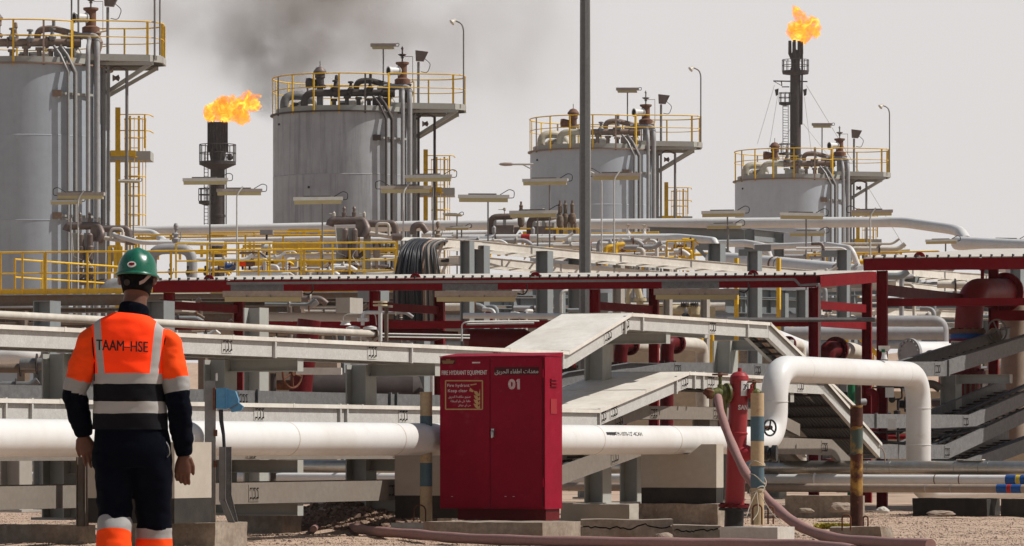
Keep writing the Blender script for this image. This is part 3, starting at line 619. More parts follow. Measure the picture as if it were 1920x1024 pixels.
b = MB().cyl(LP.at(1352, zc) + UZ * -.3, LP.at(1352, zc) + UZ * r, .004, 6); 
# concrete cradles
def cradle(pxr, Dr, Lb, Ta, ytop, ynotch, ybit, ybase, label, cheek=.3):
    o = G(pxr, Dr); zt2, zn, zbm, z0 = ZY(ytop, Dr), ZY(ynotch, Dr), ZY(ybit, Dr), max(0, ZY(ybase, Dr))
    T = Thing('pipe_support', label, 'support', o + UZ * z0)
    prof = [(-Lb, z0 + 0), (0, z0), (0, zbm), (-Lb, zbm)]
    T.part('bitumen_base', MB().prism([o + UB * a + UZ * z for a, z in prof], UA * Ta), M['bitumen'])
    e = .003; prof = [(-Lb - e, zbm + .002), (e, zbm + .002), (e, zt2), (-cheek * .55, zt2), (-cheek, zn), (-Lb - e, zn)]
    T.part('cradle', MB().prism([o - UA * e + UB * a + UZ * z for a, z in prof], UA * (Ta + 2 * e)), M['concrete_cream'])
cradle(1343, 49.3, .95, .2, 833, 852, 915, 945, 'chamfered cream concrete pipe support with black base left of the hydrant', .34)
cradle(327, 38.1, .9, .65, 829, 855, 935, 982, 'cream concrete pipe support with black base behind the worker', .12)
cradle(868, 44.6, .8, .3, 852, 853, 930, 972, 'shaded concrete pipe support behind the left banded bollard', .2)
# ================================================================ junction box post
D0 = 39.3; T = Thing('steel_post', 'grey steel channel post with rusty edge right of the worker', 'post', G(395, D0, .2))
zt2 = ZY(714, D0)
T.part('channel', MB().bar(G(393.5, D0, .2), G(393.5, D0, zt2), .095, .012, up=UY), M['post_grey'])
T.part('flange', MB().bar(G(403, D0 + .03, .2), G(403, D0 + .03, zt2 - .06), .012, .05, up=UY), M['steel_rust'])
for y in (812, 870): T.part('bolt_plate', MB().cb(W(404, y, D0 - .01), .035, .02, .06), M['rust'])
T.part('tab', MB().cb(W(406, 707, D0), .015, .02, .07), M['ink_white'])
T = Thing('junction_box', 'weathered blue junction box on the steel post beside the worker', 'junction box', W(415, 772, D0))
sg = .0
def q3(x, y, d=0): return W(x, y, D0 + d)
b = MB().prism([q3(405, 728, -.06), q3(424, 727, -.06), q3(424, 767, -.06), q3(405, 766, -.06)], UY * .16); T.part('box', b, M['blue_box'])
b = MB().prism([q3(425.5, 729, -.055), q3(441, 733, -.055), q3(447, 750, -.055), q3(446, 762, -.055), q3(425.5, 766, -.055)], UY * .15); T.part('cover', b, M['blue_box'])
b = MB().prism([q3(430, 763, -.05), q3(447, 755, -.05), q3(456, 762, -.05), q3(452, 770, -.05), q3(434, 773, -.05)], UY * .13); T.part('outlet', b, M['blue_box'])
T.part('mount_plate', MB().cb(q3(402, 748, .0), .02, .14, .2), M['rust'])
T.part('rim', MB().bar(q3(425, 727, -.07), q3(425, 767, -.07), .006, .01, UY), M['blue_box'])
T.part('edge_strip', MB().bar(q3(428, 768, -.062), q3(447, 757, -.062), .006, .01, UY), M['steel_rust'])
single('armoured_cable', MB().tube([q3(414, 768), q3(415, 790), q3(419, 815), q3(421, 850), q3(422, 900)], [.022, .02, .016, .016, .016], 10), M['cable'], 'black armoured cable dropping from the blue box', 'cable', loc=q3(414, 768))
for (x0, x1, dd, lb) in ((417, 435, -.02, 'front'), (428, 441, .14, 'rear')):
    b = MB(); P = [q3(x0, 838, dd), q3(x0, 938 - (10 if dd > 0 else 0), dd), q3(x1, 982, dd)]; P.append(Vector((P[2].x, P[2].y, 0)))
    for a, c_ in zip(P, P[1:]):
        b.bar(a, c_ - UZ * .004, .055, .006, UY); b.bar(a + UX * -.028, c_ + UX * -.028, .005, .03, UY, oz=.0); b.bar(a + UX * .028, c_ + UX * .028, .005, .03, UY)
    single('cable_trough', b, M['galv_dark_or_shaded'] if dd > 0 else M['post_grey'], lb + ' bent steel cable trough below the blue box', 'trough', loc=P[-1])
# ================================================================ cable trays on steel columns
L0 = Line(0, 38.3)                     # outer rail line of the trays
def tray(name_label, line, w_, h_, pts, cover=True, mt=None, cmt=None, splice=(), strap=(), rungs=(), cables=(), group=None, over=.035, far=True, mirror=1, gaps=True):
    """pts: (column, top height) along the line; rails are C sections, covers thin sheets with an overhang"""
    mt = mt or M['galv']; cmt = cmt or M['galv_cover']
    P = [line.at(px, z) for px, z in pts]
    T = Thing('cable_tray', name_label, 'cable tray', Vector((P[0].x, P[0].y, P[0].z - h_)), group)
    def rail(off, side):
        b = MB()
        for i, (p, q) in enumerate(zip(P, P[1:])):
            p, q = p + off, q + off; e = (q - p).normalized() * .004
            d = (q - p).normalized(); up = UB.cross(d); up = up if up.z > 0 else -up
            b.box8(p - UZ * h_ - e, q - p + 2 * e, UB * (-.006 * side), UZ * h_)
            b.box8(p - UZ * .008 - UB * .007 * side, q - p, UB * (-.05 * side), UZ * .006); b.box8(p - UZ * h_ - UB * .007 * side, q - p, UB * (-.05 * side), UZ * .006)
        return b
    nr = T.part('side_rail', rail(Vector((0, 0, 0)), 1), mt)
    if far: T.part('side_rail', rail(-UB * w_, -1), mt)
    if cover:
        tt = [line.t(px) for px, z in pts]
        for i, (p, q) in enumerate(zip(P, P[1:])):
            n = max(1, int(round((q - p).length / 1.55))); d = (q - p) / n
            for k in range(n):
                a = p + d * k; g = d.normalized() * .003
                b = MB(); o = a + UB * over + g + UZ * .002; b.box8(o, -UB * (w_ + 2 * over), d - 2 * g, UZ * .004)
                b.box8(o - UZ * .036, -UB * .004, d - 2 * g, UZ * .036)
                b.box8(o + UZ * .0045, -UB * (w_ + 2 * over), d.normalized() * .03, UZ * .006)
                T.part('cover_panel', b, cmt)
    def z_at(px):
        for (a, za), (c_, zc_) in zip(pts, pts[1:]):
            if a <= px <= c_:
                f = (line.t(px) - line.t(a)) / (line.t(c_) - line.t(a)); return za + (zc_ - za) * f, line.at(c_, zc_) - line.at(a, za)
        return pts[-1][1], UA
    for px in splice:
        z, d = z_at(px); d = d.normalized(); c_ = line.at(px, z - h_ / 2); b = MB()
        sh = d * .2; o = c_ - sh / 2 - UZ * h_ * .40 + UB * .0005
        b.m = 0; b.box8(o, sh, UB * .005, UZ * h_ * .8)
        sp_ = T.part('splice_plate', b, mt, nr); bb = MB()
        for k in range(3):
            for l in (.22, .78):
                q = o + d * (.03 + k * .07) + UZ * h_ * .8 * l; bb.cyl(q + UB * .003, q + UB * .02, .009, 6)
        for k in range(2):
            q = o + d * (.06 + .06 * k) + UZ * h_ * .66; bb.tube([q + UB * .008, q + UB * .03 + d * .02 + UZ * -.03, q + UB * .03 + d * .025 - UZ * .09, q + UB * .008 + d * .012 - UZ * .11], .004, 4)
        T.part('bolt_set', bb, M['soot'], nr, kind='stuff')
    for px in strap:
        z, d = z_at(px); c_ = line.at(px, z - h_ / 2); b = MB(); b.box8(c_ - d.normalized() * .02 - UZ * (h_ / 2 + .01) + UB * .001, d.normalized() * .028, UB * .03, UZ * (h_ + .025))
        T.part('cover_strap', b, mt, nr)
    for (pa, pb, step) in rungs:
        ta, tb = line.t(pa), line.t(pb); n = int((tb - ta) / step)
        for k in range(n):
            t_ = ta + step * k; p = line.o + line.u * t_; D = p.y; px = p.x / D * F + CX; z, d = z_at(px); p.z = z - h_ + .03
            T.part('rung', MB().box8(p - UB * .01, -UB * (w_ - .02), d.normalized() * .03, UZ * .02), M['soot'])  # dark rungs carry the shade of the tray underside in their colour
    for (pa, pb, off, r_, mt2) in cables:
        Q = [line.at(px, z) for px, z in pts if pa <= px <= pb]
        if len(Q) > 1:
            c2 = MB().tube([q - UB * off - UZ * (h_ - .075) for q in Q], r_, 6); T.part('cable', c2, mt2)
    return T
def zz(line, px, py): return line.aty(px, py).z
zt1, zt2_ = zz(L0, 0, 610), zz(L0, 1180, 588)
tray('upper covered cable tray above the worker shoulder rising to a flat crest', L0, .85, .19,
     [(-60, zt1), (1063, zt1), (1180, zt2_), (1440, zt2_)], True,
     splice=(425, 697, 930, 1139, 1172, 1335), strap=(155, 513, 769, 1053, 1170, 1203, 1400))
tray('steep narrow cable tray dropping from the crest behind the loop pipe', L0, .34, .19, [(1441, zt2_), (1610, zz(L0, 1610, 770))], True, rungs=((1441, 1600, .22),), cables=tuple((1440, 1610, .04 + .045 * i, .022, M[('cable_pink', 'cable', 'cable_grey', 'pipe_tan', 'cable_pink', 'cable')[i % 6]]) for i in range(6)))
zl = zz(L0, 500, 757.5)
tray('lower covered cable tray passing behind the cabinet with a broad sunlit ramp', L0, 1.12, .19,
     [(-60, zl), (1120, zl), (1288, zz(L0, 1288, 698)), (1545, zz(L0, 1545, 712)), (1650, zz(L0, 1650, 832))], True,
     splice=(485, 755, 1129, 1150, 1283, 1332, 1500), strap=(8, 57, 635, 648, 1122, 1266, 1300, 1316), rungs=((1400, 1640, .34),), cables=tuple((1288, 1650, .03 + .05 * i, .026, M['cable']) for i in range(17)))
tray('dark galvanised upper tray continuing right below the loop pipe', L0, .85, .19, [(1611, zz(L0, 1611, 776)), (1822, zz(L0, 1822, 778)), (1985, zz(L0, 1985, 708))], False, mt=M['galv_dark_or_shaded'], splice=(1810,), strap=(1641,), cables=((1611, 1985, .3, .03, M['cable']), (1611, 1985, .5, .04, M['cable'])), rungs=((1780, 1985, .3),))  # same tray as the crest; its shade is put into the darker material
tray('dark galvanised lower tray climbing right just above the silver pipe', L0, .85, .2, [(1651, zz(L0, 1651, 833)), (1778, zz(L0, 1778, 834)), (1985, zz(L0, 1985, 738))], False, mt=M['galv_dark_or_shaded'], splice=(1775,), cables=((1651, 1985, .3, .03, M['cable']), (1651, 1985, .5, .04, M['cable'])), rungs=((1780, 1985, .3),))  # lower tray carried on, with shade painted in by the darker material
L3 = Line(0, 38.6)
z3 = zz(L3, 500, 838 - 6)
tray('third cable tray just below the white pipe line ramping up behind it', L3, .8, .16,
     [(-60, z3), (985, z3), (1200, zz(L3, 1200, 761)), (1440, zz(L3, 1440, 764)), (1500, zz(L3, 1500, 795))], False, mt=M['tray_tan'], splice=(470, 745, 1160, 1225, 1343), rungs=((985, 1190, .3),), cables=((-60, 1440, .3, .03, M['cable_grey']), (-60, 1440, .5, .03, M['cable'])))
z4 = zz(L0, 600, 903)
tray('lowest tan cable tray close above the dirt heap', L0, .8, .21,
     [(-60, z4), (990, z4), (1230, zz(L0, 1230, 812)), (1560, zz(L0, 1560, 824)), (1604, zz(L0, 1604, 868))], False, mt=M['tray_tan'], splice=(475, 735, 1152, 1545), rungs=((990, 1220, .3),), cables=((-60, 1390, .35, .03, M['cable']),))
L5 = Line(0, 42.2)
z5 = zz(L5, 500, 733)
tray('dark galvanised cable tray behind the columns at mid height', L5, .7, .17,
     [(-60, z5), (1050, z5), (1150, zz(L5, 1150, 697)), (1265, zz(L5, 1265, 679)), (1560, zz(L5, 1560, 684))], False, mt=M['galv_dark_or_shaded'], splice=(455, 1270, 1420), strap=(481, 730, 742), cables=((-60, 1560, .3, .03, M['cable']),))
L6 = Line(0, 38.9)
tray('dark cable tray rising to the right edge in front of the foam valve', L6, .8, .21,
     [(1560, zz(L6, 1560, 679)), (1772, zz(L6, 1772, 678)), (1985, zz(L6, 1985, 612))], False, mt=M['galv_dark_or_shaded'], splice=(1757,), strap=(1777,), rungs=((1740, 1985, .3),), cables=((1560, 1985, .3, .03, M['cable']), (1560, 1985, .5, .04, M['cable_grey'])))  # shade on this tray is put into its dark colour
tray('lowest dark cable tray climbing at the lower right edge', L0, .8, .2, [(1740, zz(L0, 1740, 890)), (1985, zz(L0, 1985, 800))], False, mt=M['galv_dark_or_shaded'], rungs=((1800, 1985, .3),), cables=((1740, 1985, .4, .04, M['cable']),))
# ---- columns with bracket arms
CL = Line(112, 41.0)
colno = ['first shaded steel column at the far left behind the low tray', 'steel column beside the blue junction box', 'steel column between the worker and the left banded bollard', 'steel column behind the red cabinet', 'steel column just right of the red cabinet', 'steel column under the crest of the upper tray by the hydrant', 'steel column hidden by the left riser of the pipe loop', 'steel column at the right under the rising dark tray']
def column(px, ztop, arms, label, w_=.25, line=CL, mt=None, z0=.2, arm_len=.95):
    p = line.at(px); T = Thing('steel_column', label, 'column', Vector((p.x, p.y, z0)))
    mt = mt or M['steel_paint']; b = MB(); h2 = w_ / 2; tf = .016
    for sgn in (-1, 1):
        b.box8(p + UB * (h2 * sgn - (tf if sgn > 0 else 0)) - UA * h2 + UZ * z0, UB * tf, UA * w_, UZ * (ztop - z0))
    b.box8(p - UB * (h2 - tf) - UA * .006 + UZ * z0, UB * (w_ - 2 * tf), UA * .012, UZ * (ztop - z0))
    T.part('shaft', b, mt)
    T.part('base_plate', MB().cb(Vector((p.x, p.y, z0 + .012)), .4, .4, .024, UB, UA), mt)
    for z in arms:
        b = MB(); a = p + UB * (h2 + .001) + UZ * (z - .065); e = a + UB * (arm_len - h2 - .02); b.ibeam(a, e, .12, .13, tf=.01, tw=.008)
        b.box8(e - UA * .06 - UZ * .065, UB * .008, UA * .12, UZ * .13)
        T.part('bracket_arm', b, mt)
    return T
armz = lambda d: [zt1 - .195 + d, z5 - .19, zl - .195, z3 - .165, z4 - .215]
for i, (px, top, dz, zs) in enumerate(((112, zt1 - .2, 0, None), (413, zt1 - .2, 0, None), (677, zt1 - .2, 0, None), (905, zt1 - .2, 0, None), (1121, zt2_ - .26, .4, [zt2_ - .2]), (1360, zt2_ - .2, 0, [zt2_ - .195, zz(L0, 1360, 702) - .195]), (1452, zz(L0, 1452, 705) - .2, 0, [zz(L0, 1452, 707) - .2]), (1783, zz(CL, 1783, 703), 0, [zz(CL, 1783, 703)]))):
    column(px, top, zs or armz(dz), colno[i])
column(1186, zz(CL, 1186, 830), [], 'short column between two trays under the white pipe right of the cabinet', .24)
column(30, zt1 - .7, [], 'pale short column at the left picture edge', .25, Line(30, 46), M['steel_cream'])
column(480, ZY(585, 52), [], 'tall grey column behind the upper tray left of the drum cables', .22, Line(480, 50.5))
column(1322, ZY(765, 53), [], 'cream column behind the hydrant below the third tray', .24, Line(1322, 53.5), M['steel_cream'])
p = Line(152, 39.2).at(152)
single('channel_post', MB().channel(p + UZ * .17, p + UZ * ZY(857, 39.2), .07, .1, up=UY).channel(p + UX * .05 + UZ * .17, p + UX * .05 + UZ * ZY(857, 39.2), .03, .1, up=UY), M['steel_rust'], 'pair of upright steel channels behind the worker left leg', 'post', loc=p + UZ * .17)
# ================================================================ pipes running across at low level
LB1 = Line(-60, 62, UB); LB2 = Line(-60, 61, UB); LB3 = Line(-60, 62.6, UB)
zw = zz(LB1, 300, 894); T = Thing('low_pipe', 'thin white pipe with blue and yellow bands running low across the picture', 'pipe', LB1.at(1900, zw))
T.part('pipe_run', MB().tube([LB1.at(-90, zw), LB1.at(2000, zw)], .062, 16), M['pipe_white'])
def bands(T, L_, z, r_, lst):
    for a, b_, mt in lst: T.part('colour_band', MB().lathe(L_.at(a, z), (L_.at(b_, z) - L_.at(a, z)), [(r_ + .002, 0), (r_ + .002, (L_.at(b_, z) - L_.at(a, z)).length)], 16), M[mt])
bands(T, LB1, zw, .062, [(1887, 1906, 'blue'), (1906.5, 1914, 'tape_yellow'), (1914.5, 1930, 'blue'), (1753, 1755, 'rust_valve'), (1799, 1801, 'rust_valve')])
T.part('clamp_ring', MB().lathe(LB1.at(1528, zw), UB, [(.062, -.02), (.085, 0), (.062, .02)], 16), M['pipe_white'])
zn_ = zz(LB2, 1900, 916.5); T = Thing('low_pipe', 'dusty tan pipe with blue and red bands nearest the gravel on the right', 'pipe', LB2.at(1900, zn_))
T.part('pipe_run', MB().tube([LB2.at(-90, zn_), LB2.at(2000, zn_)], .055, 16), M['pipe_tan'])
bands(T, LB2, zn_, .055, [(1870, 1889, 'blue'), (1889.5, 1897, 'red'), (1897.5, 1916, 'blue'), (1736, 1737.5, 'alu'), (1783, 1784.5, 'alu')])
zs_ = zz(LB3, 1700, 878); rr = .098; T = Thing('clad_pipe', 'large silver aluminium clad pipe running low across the right', 'pipe', LB3.at(1700, zs_))
pxs = [-90, 200, 520, 900, 1447, 1630, 1672, 1793, 1838, 1856, 2000]
for a, c_ in zip(pxs, pxs[1:]):
    q0, q1 = LB3.at(a, zs_), LB3.at(c_, zs_); l = (q1 - q0).length
    T.part('cladding_sheet', MB().lathe(q0, UB, [(rr, 0), (rr, l - .02), (rr + .004, l - .018), (rr + .004, l - .003), (rr, l - .002)], 28), M['alu'])
T.part('step_plate', MB().cb(LB3.at(1820, zs_ + rr + .015), .36, .12, .012, UB, UA), M['galv_cover'])
single('hose_end', MB().tube([W(1645, 840, 53), W(1653, 839, 53), W(1659, 850, 53), W(1660, 868, 53)], .008, 6, bend=.05), M['pipe_tan'], 'thin bent tube above the silver pipe inside the loop', 'tube', loc=W(1660, 868, 53))
# ================================================================ thin white pipe above the upper tray
LW = Line(0, 45); T = Thing('thin_pipe', 'thin white pipe ending in a rusty flange above the upper tray', 'pipe', LW.at(700, zz(LW, 0, 591)))
zq = zz(LW, 0, 590.5); T.part('pipe_run', MB().tube([LW.at(-60, zq), LW.at(699, zq)], .044, 14), M['pipe_dusty'])
T.part('end_flange', MB().flange(LW.at(701, zq), UA, .085, .02, 6), M['rust_valve']); T.part('face_ring', MB().lathe(LW.at(699, zq), UA, [(.09, -.02), (.1, 0), (.05, .01)], 16), M['pipe_dusty'])
Dq = 52.5
T = Thing('valve_assembly', 'white small bore valves and vent pipe left of the black cables', 'valves', W(713, 650, Dq))
def vert(T, px, y0, y1, r_, D, mt, nm='riser'): T.part(nm, MB().cyl(W(px, y1, D), W(px, y0, D), r_, 10), mt)
vert(T, 713, 571, 640, .026, Dq, M['pipe_white']); vert(T, 724.5, 573, 640, .026, Dq + .5, M['steel_rust'])
T.part('flange', MB().lathe(W(713, 571, Dq), UZ, [(0, -.02), (.09, -.02), (.09, .0), (.03, .0), (.03, .02), (.09, .02), (.09, .04), (0, .04)], 14), M['vessel_cream'])
T.part('flange', MB().lathe(W(724.5, 574, Dq + .5), UZ, [(0, -.02), (.08, -.02), (.08, .01), (0, .01)], 14), M['steel_rust'])
T.part('cross_pipe', MB().tube([W(680, 610, Dq), W(680, 586, Dq), W(711, 586, Dq)], .024, 10, bend=.06), M['pipe_white'])
T.part('flange', MB().lathe(W(680, 600, Dq), UZ, [(0, -.02), (.07, -.02), (.07, .02), (0, .02)], 12), M['pipe_white'])
T.part('flange', MB().lathe(W(648, 605, Dq), UZ, [(0, -.03), (.07, -.03), (.05, .0), (.07, .02), (0, .02)], 12), M['pipe_white'])
T.part('cross_pipe', MB().tube([W(645, 605, Dq), W(643, 594, Dq), W(650, 589, Dq), W(704, 588, Dq), W(706, 610, Dq)], .007, 6, bend=.05), M['galv'])
for px in (662, 694): T.part('valve_bonnet', MB().lathe(W(px, 618, Dq), UZ, [(.09, 0), (.085, .03), (.03, .045), (0, .05)], 12), M['pipe_white'])
for k, (y0, y1, mt) in enumerate(((625.5, 628.5, 'galv'), (629.5, 631, 'black'), (631.5, 634, 'galv'))):
    single('conduit', MB().tube([W(705, y0, 57), W(880, y1, 60)], .011, 6), M[mt], ['upper', 'middle', 'lower'][k] + ' thin conduit running right from the rusty flange', 'conduit', loc=W(880, y1, 60))
# ================================================================ red pipe shelters
def shelter(label, L_, pl, pr, Y0, Hb, posts, depth, ztop_px, beams, lugs, slope=.0, pitch=.155, left_open=True):
    D = L_.at(pr).y; zr = zz(L_, pr, ztop_px); A0, A1 = L_.at(pl, zr), L_.at(pr, zr); zl_ = zr
    T = Thing('pipe_shelter', label, 'shelter', L_.at(pr, 0)); u = L_.u; dv = UA * depth
    hb = Hb; slp = UZ * (-slope)
    def roofpt(p): return p
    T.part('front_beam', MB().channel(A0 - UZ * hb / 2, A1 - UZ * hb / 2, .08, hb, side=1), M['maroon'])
    T.part('rear_beam', MB().channel(A0 + dv + slp - UZ * hb / 2, A1 + dv + slp - UZ * hb / 2, .08, hb, side=-1), M['maroon_dark_or_shaded'])
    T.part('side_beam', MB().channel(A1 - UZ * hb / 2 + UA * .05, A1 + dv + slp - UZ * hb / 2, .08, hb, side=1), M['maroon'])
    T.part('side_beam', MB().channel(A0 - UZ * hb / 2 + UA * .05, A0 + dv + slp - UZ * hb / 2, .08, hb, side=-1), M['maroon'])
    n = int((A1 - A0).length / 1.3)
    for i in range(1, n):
        q = A0 + (A1 - A0) * (i / n) - UZ * (hb * .5); T.part('purlin', MB().ibeam(q + UA * .06, q + dv + slp - UA * .06, .08, hb * .7), M['maroon_dark_or_shaded'])
    # ribbed sheets of the roof
    n = int((A1 - A0).length / pitch); st = (A1 - A0) / n
    dd = dv * 1.02 + slp
    sh = MB(); o = -UA * .09 + UZ * .004
    sh.box8(o + st * .02, st * .96, dd, UZ * .014)
    me = sh.mesh('roof_sheet'); T.same('roof_sheet', me, [A0 - T.loc + st * i for i in range(n)]); 
    rb = MB(); rb.box8(o - UA * .012 - st.normalized() * .008, st.normalized() * .016, UA * .06, UZ * .045); me2 = rb.mesh('roof_rib')
    T.same('roof_rib', me2, [A0 - T.loc + st * i for i in range(n + 1)])
    for ch in T.o.children:
        if ch.data and ch.data.name.startswith('roof_sheet') and not ch.data.materials: ch.data.materials.append(M['roof_white'])
        if ch.data and ch.data.name.startswith('roof_rib') and not ch.data.materials: ch.data.materials.append(M['black'])
    for px in lugs:
        c = L_.at(px, zr - .06) - UA * .012; b = MB(); ring_ = [c - u * .085 - UZ * .03 - UA * .0, c + u * .085 - UZ * .03] + [c + u * (.085 * math.cos(a)) + UZ * (.07 + .085 * math.sin(a)) for a in [i * math.pi / 10 for i in range(11)]]
        b.prism(ring_, -UA * .02); lg = T.part('lifting_lug', b, M['maroon'])
        T.part('lug_hole', MB().cyl(c + UZ * .08 - UA * .019, c + UZ * .08 - UA * .0225, .024, 10), M['roof_white'], lg)
    for px, sx in posts:
        for k, off in enumerate((Vector((0, 0, 0)), dv)):
            q = L_.at(px) + off + UA * (.09 if not k else -.09); zt_p = zr - hb - .002 + (slp.z if k else 0)
            T.part('post', MB().ibeam(Vector((q.x, q.y, 0)), Vector((q.x, q.y, zt_p)), .15, .15, up=UX if False else u, tf=.012, tw=.01), M['maroon'])
    for (pa, pb, ya, hh, back) in beams:
        z = zz(L_, pb, ya); q0, q1 = L_.at(pa, z) + (dv if back else Vector((0, 0, 0))), L_.at(pb, z) + (dv if back else Vector((0, 0, 0)))
        T.part('cross_beam', MB().bar(q0 + UA * (.2 if not back else -.2), q1 + UA * (.2 if not back else -.2), .06, hh), M['maroon'])
    return T, zr, dv
LS = Line(1530, 66.5, UC)
T1, zr1, dv1 = shelter('long red steel pipe shelter with ribbed white roof behind the trays', LS, 288, 1531, 0, .18, [(312, 0), (698, 0), (1111, 0), (1522, 0)], 2.45, 517, [(312, 1522, 604, .12, False)], (393, 780, 1005, 1413), slope=-.155)
for px in (452, 832, 1227, 1629):
    q = LS.at(px) ; zt_p = zr1 - .2; 
for pa, za, zb_ in ((312, 572, 576), (698, 574, 584), (1111, 573, 583), (1522, 571, 575)):
    q0 = LS.aty(pa, za) + UA * .2; q1 = LS.aty(pa, za) + dv1 - UA * .2; T1.part('side_rail', MB().bar(q0, q1, .06, .13), M['maroon'])
    q0 = LS.aty(pa, 604) + UA * .2; q1 = q0 + dv1 - UA * .4; T1.part('side_rail', MB().bar(q0, q1, .06, .12), M['maroon'])
LS2 = Line(1640, 62.5, UC)
T2, zr2, dv2 = shelter('red steel shelter at the right edge covering the big foam valve', LS2, 1622, 2560, 0, .17, [(1650, 0), (2010, 0), (2500, 0)], 5.0, 477, [(1650, 2100, 563.5, .11, False), (1650, 2100, 572, .16, True)], (1725,), slope=-.34)
q0 = LS2.aty(1650, 543) + UA * .2; T2.part('side_rail', MB().bar(q0, q0 + dv2 - UA * .4 + UZ * -.05, .06, .16), M['maroon_dark_or_shaded'])
# conduit and lamps fixed below the long shelter roof
def strip_lamp(px0, px1, y, D, label, group=None):
    c0, c1 = W(px0, y, D), W(px1, y, D); T = Thing('strip_light', label, 'light', (c0 + c1) / 2, group); u = (c1 - c0).normalized(); v = UZ.cross(u); s_ = D / F
    def xs_(o, pts_): return [o + v * a + UZ * b_ for a, b_ in pts_]
    T.part('housing', MB().prism(xs_(c0, [(-.06, .0), (-.09, .09), (.09, .09), (.06, 0)]), c1 - c0), M['lamp_old'])
    T.part('lens', MB().prism(xs_(c0 + u * .03, [(-.065, -.002), (-.04, -.07), (.04, -.07), (.065, -.002)]), (c1 - c0) - u * .06), M['lamp_lens'])
    T.part('hanger_plate', MB().bar(c0 + u * .12 + UZ * .15, c1 - u * .3 + UZ * .15, .03, .11), M['galv_dark_or_shaded'])  # plate takes a darker tone to stand for shade under the roof
    for f_ in (.3, .6): T.part('clip', MB().cb(c0 + (c1 - c0) * f_ - v * .085 + UZ * .01, .02, .02, .03, u), M['post_grey'])
    T.part('lamp_cable', MB().tube([c1 + UZ * .06, c1 + u * .1 + UZ * .03, c1 + u * .16 + UZ * .1, c1 + u * .14 + UZ * .2], .012, 6, bend=.05), M['black'])
for (a, b_, y, lb) in ((418, 568, 557, 'strip light hanging under the shelter roof right of the worker'), (815, 970, 557, 'strip light hanging under the shelter roof above the red cabinet'), (1226, 1385, 553, 'strip light hanging under the shelter roof right of the tall mast')):
    strip_lamp(a, b_, y, 65.3, lb)
single('conduit_run', MB().bar(W(425, 531.5, 65.1), W(1490, 524, 64.9), .03, .038).bar(W(1490, 524, 64.9), W(1500, 535, 64.9), .03, .035).bar(W(1500, 535, 64.9), W(1534, 533, 64.9), .03, .035), M['post_grey'], 'galvanised conduit along the front edge of the long shelter roof', 'conduit', loc=W(1000, 528, 65))
single('conduit_run', MB().bar(W(1537, 534, 65.0), Vector((W(1537, 534, 65).x, 65, .3)), .05, .03, up=UX), M['galv'], 'galvanised conduit down the right post of the long shelter', 'conduit', loc=W(1537, 700, 65))
for (xa, xb, y) in ((1210, 1640, 601.5), ):
    single('conduit', MB().tube([W(xa, y - 1, 64.3), W(xb, y - 1.5, 64.3)], .028, 8), M['post_grey'], 'dark horizontal conduit in front of the long shelter posts', 'conduit', loc=W(xa, y, 64.3))
    single('conduit', MB().tube([W(xa, y - 5, 64.3), W(xb, y - 5.5, 64.3)], .008, 6), M['alu'], 'thin bright conduit above the dark one', 'conduit', loc=W(xa, y - 5, 64.3))
single('conduit', MB().tube([W(866, 640, 58), W(866, 606, 58), W(880, 603, 58), W(1010, 602, 60)], .012, 6, bend=.1), M['galv'], 'bent grey conduit above the red cabinet', 'conduit', loc=W(866, 640, 58))
single('conduit', MB().tube([W(875, 608, 60), W(1000, 606, 61)], .02, 6), M['post_grey'], 'dark conduit below the bent one above the cabinet', 'conduit', loc=W(875, 608, 60))
# ================================================================ foam valve, elbows
def ev(T, nm, pts, r_, mt, bend=.3, n=20, parent=None): return T.part(nm, MB().tube(pts, r_, n, bend=bend, k=8), mt, parent)
Dv = 65.6; M['valve_red'] = mat('valve_red', (.27, .014, .02), .5, dirt=(.16, .02, .02), amt=.5, scale=2.5, fine=.1)
T = Thing('foam_valve', 'big red elbow pipe with blue butterfly valve below the right shelter', 'valve', W(1815, 838, Dv))
ev(T, 'red_elbow', [W(1812, 770, Dv), W(1814, 640, Dv), W(1820, 548, Dv), W(1887, 548, Dv + 1.4)], .215, M['valve_red'], .55, 28)
T.part('elbow_flange', MB().flange(W(1884, 548, Dv + 1.35), W(1887, 548, Dv + 1.4) - W(1830, 548, Dv + .2), .31, .025, 12, 28), M['maroon'])
ev(T, 'pipe_bend', [W(1887, 548, Dv + 1.42), W(1897, 548, Dv + 1.8), W(1904, 600, Dv + 1.9), W(1900, 838, Dv + 1.9)], .215, M['pipe_tan'], .4, 28)
T.part('vent_stub', MB().lathe(W(1842, 522, Dv), UZ, [(.028, 0), (.028, .12), (.045, .12), (.045, .16), (0, .16)], 10), M['maroon'])
T.part('valve_flange', MB().flange(W(1814, 622, Dv), UZ, .285, .03, 12, 28), M['rust_valve'])
T.part('valve_body', MB().lathe(W(1814, 630.5, Dv), UZ, [(0, -.065), (.26, -.065), (.27, 0), (.26, .065), (0, .065)], 28), M['blue'])
T.part('valve_flange', MB().flange(W(1814, 640, Dv), UZ, .285, .03, 12, 28), M['maroon'])
gb = MB().lathe(W(1848, 632, Dv - .2), UX, [(.05, 0), (.05, .12), (0, .12)], 10); gb.lathe(W(1865, 630, Dv - .35), UY, [(0, -.05), (.11, -.05), (.13, .05), (.11, .12), (0, .12)], 10); gb.cyl(W(1865, 636, Dv - .3), W(1866, 655, Dv - .3), .07, 8)
g = T.part('gearbox', gb, M['concrete'])
T.part('handwheel', MB().wheel(W(1870, 620, Dv - .5), Vector((.45, -.85, .1)), .17, .013, 4, 24), M['post_grey'], g)
T.part('riser', MB().cyl(W(1814, 838, Dv), W(1814, 648, Dv), .2, 24), M['valve_red'])
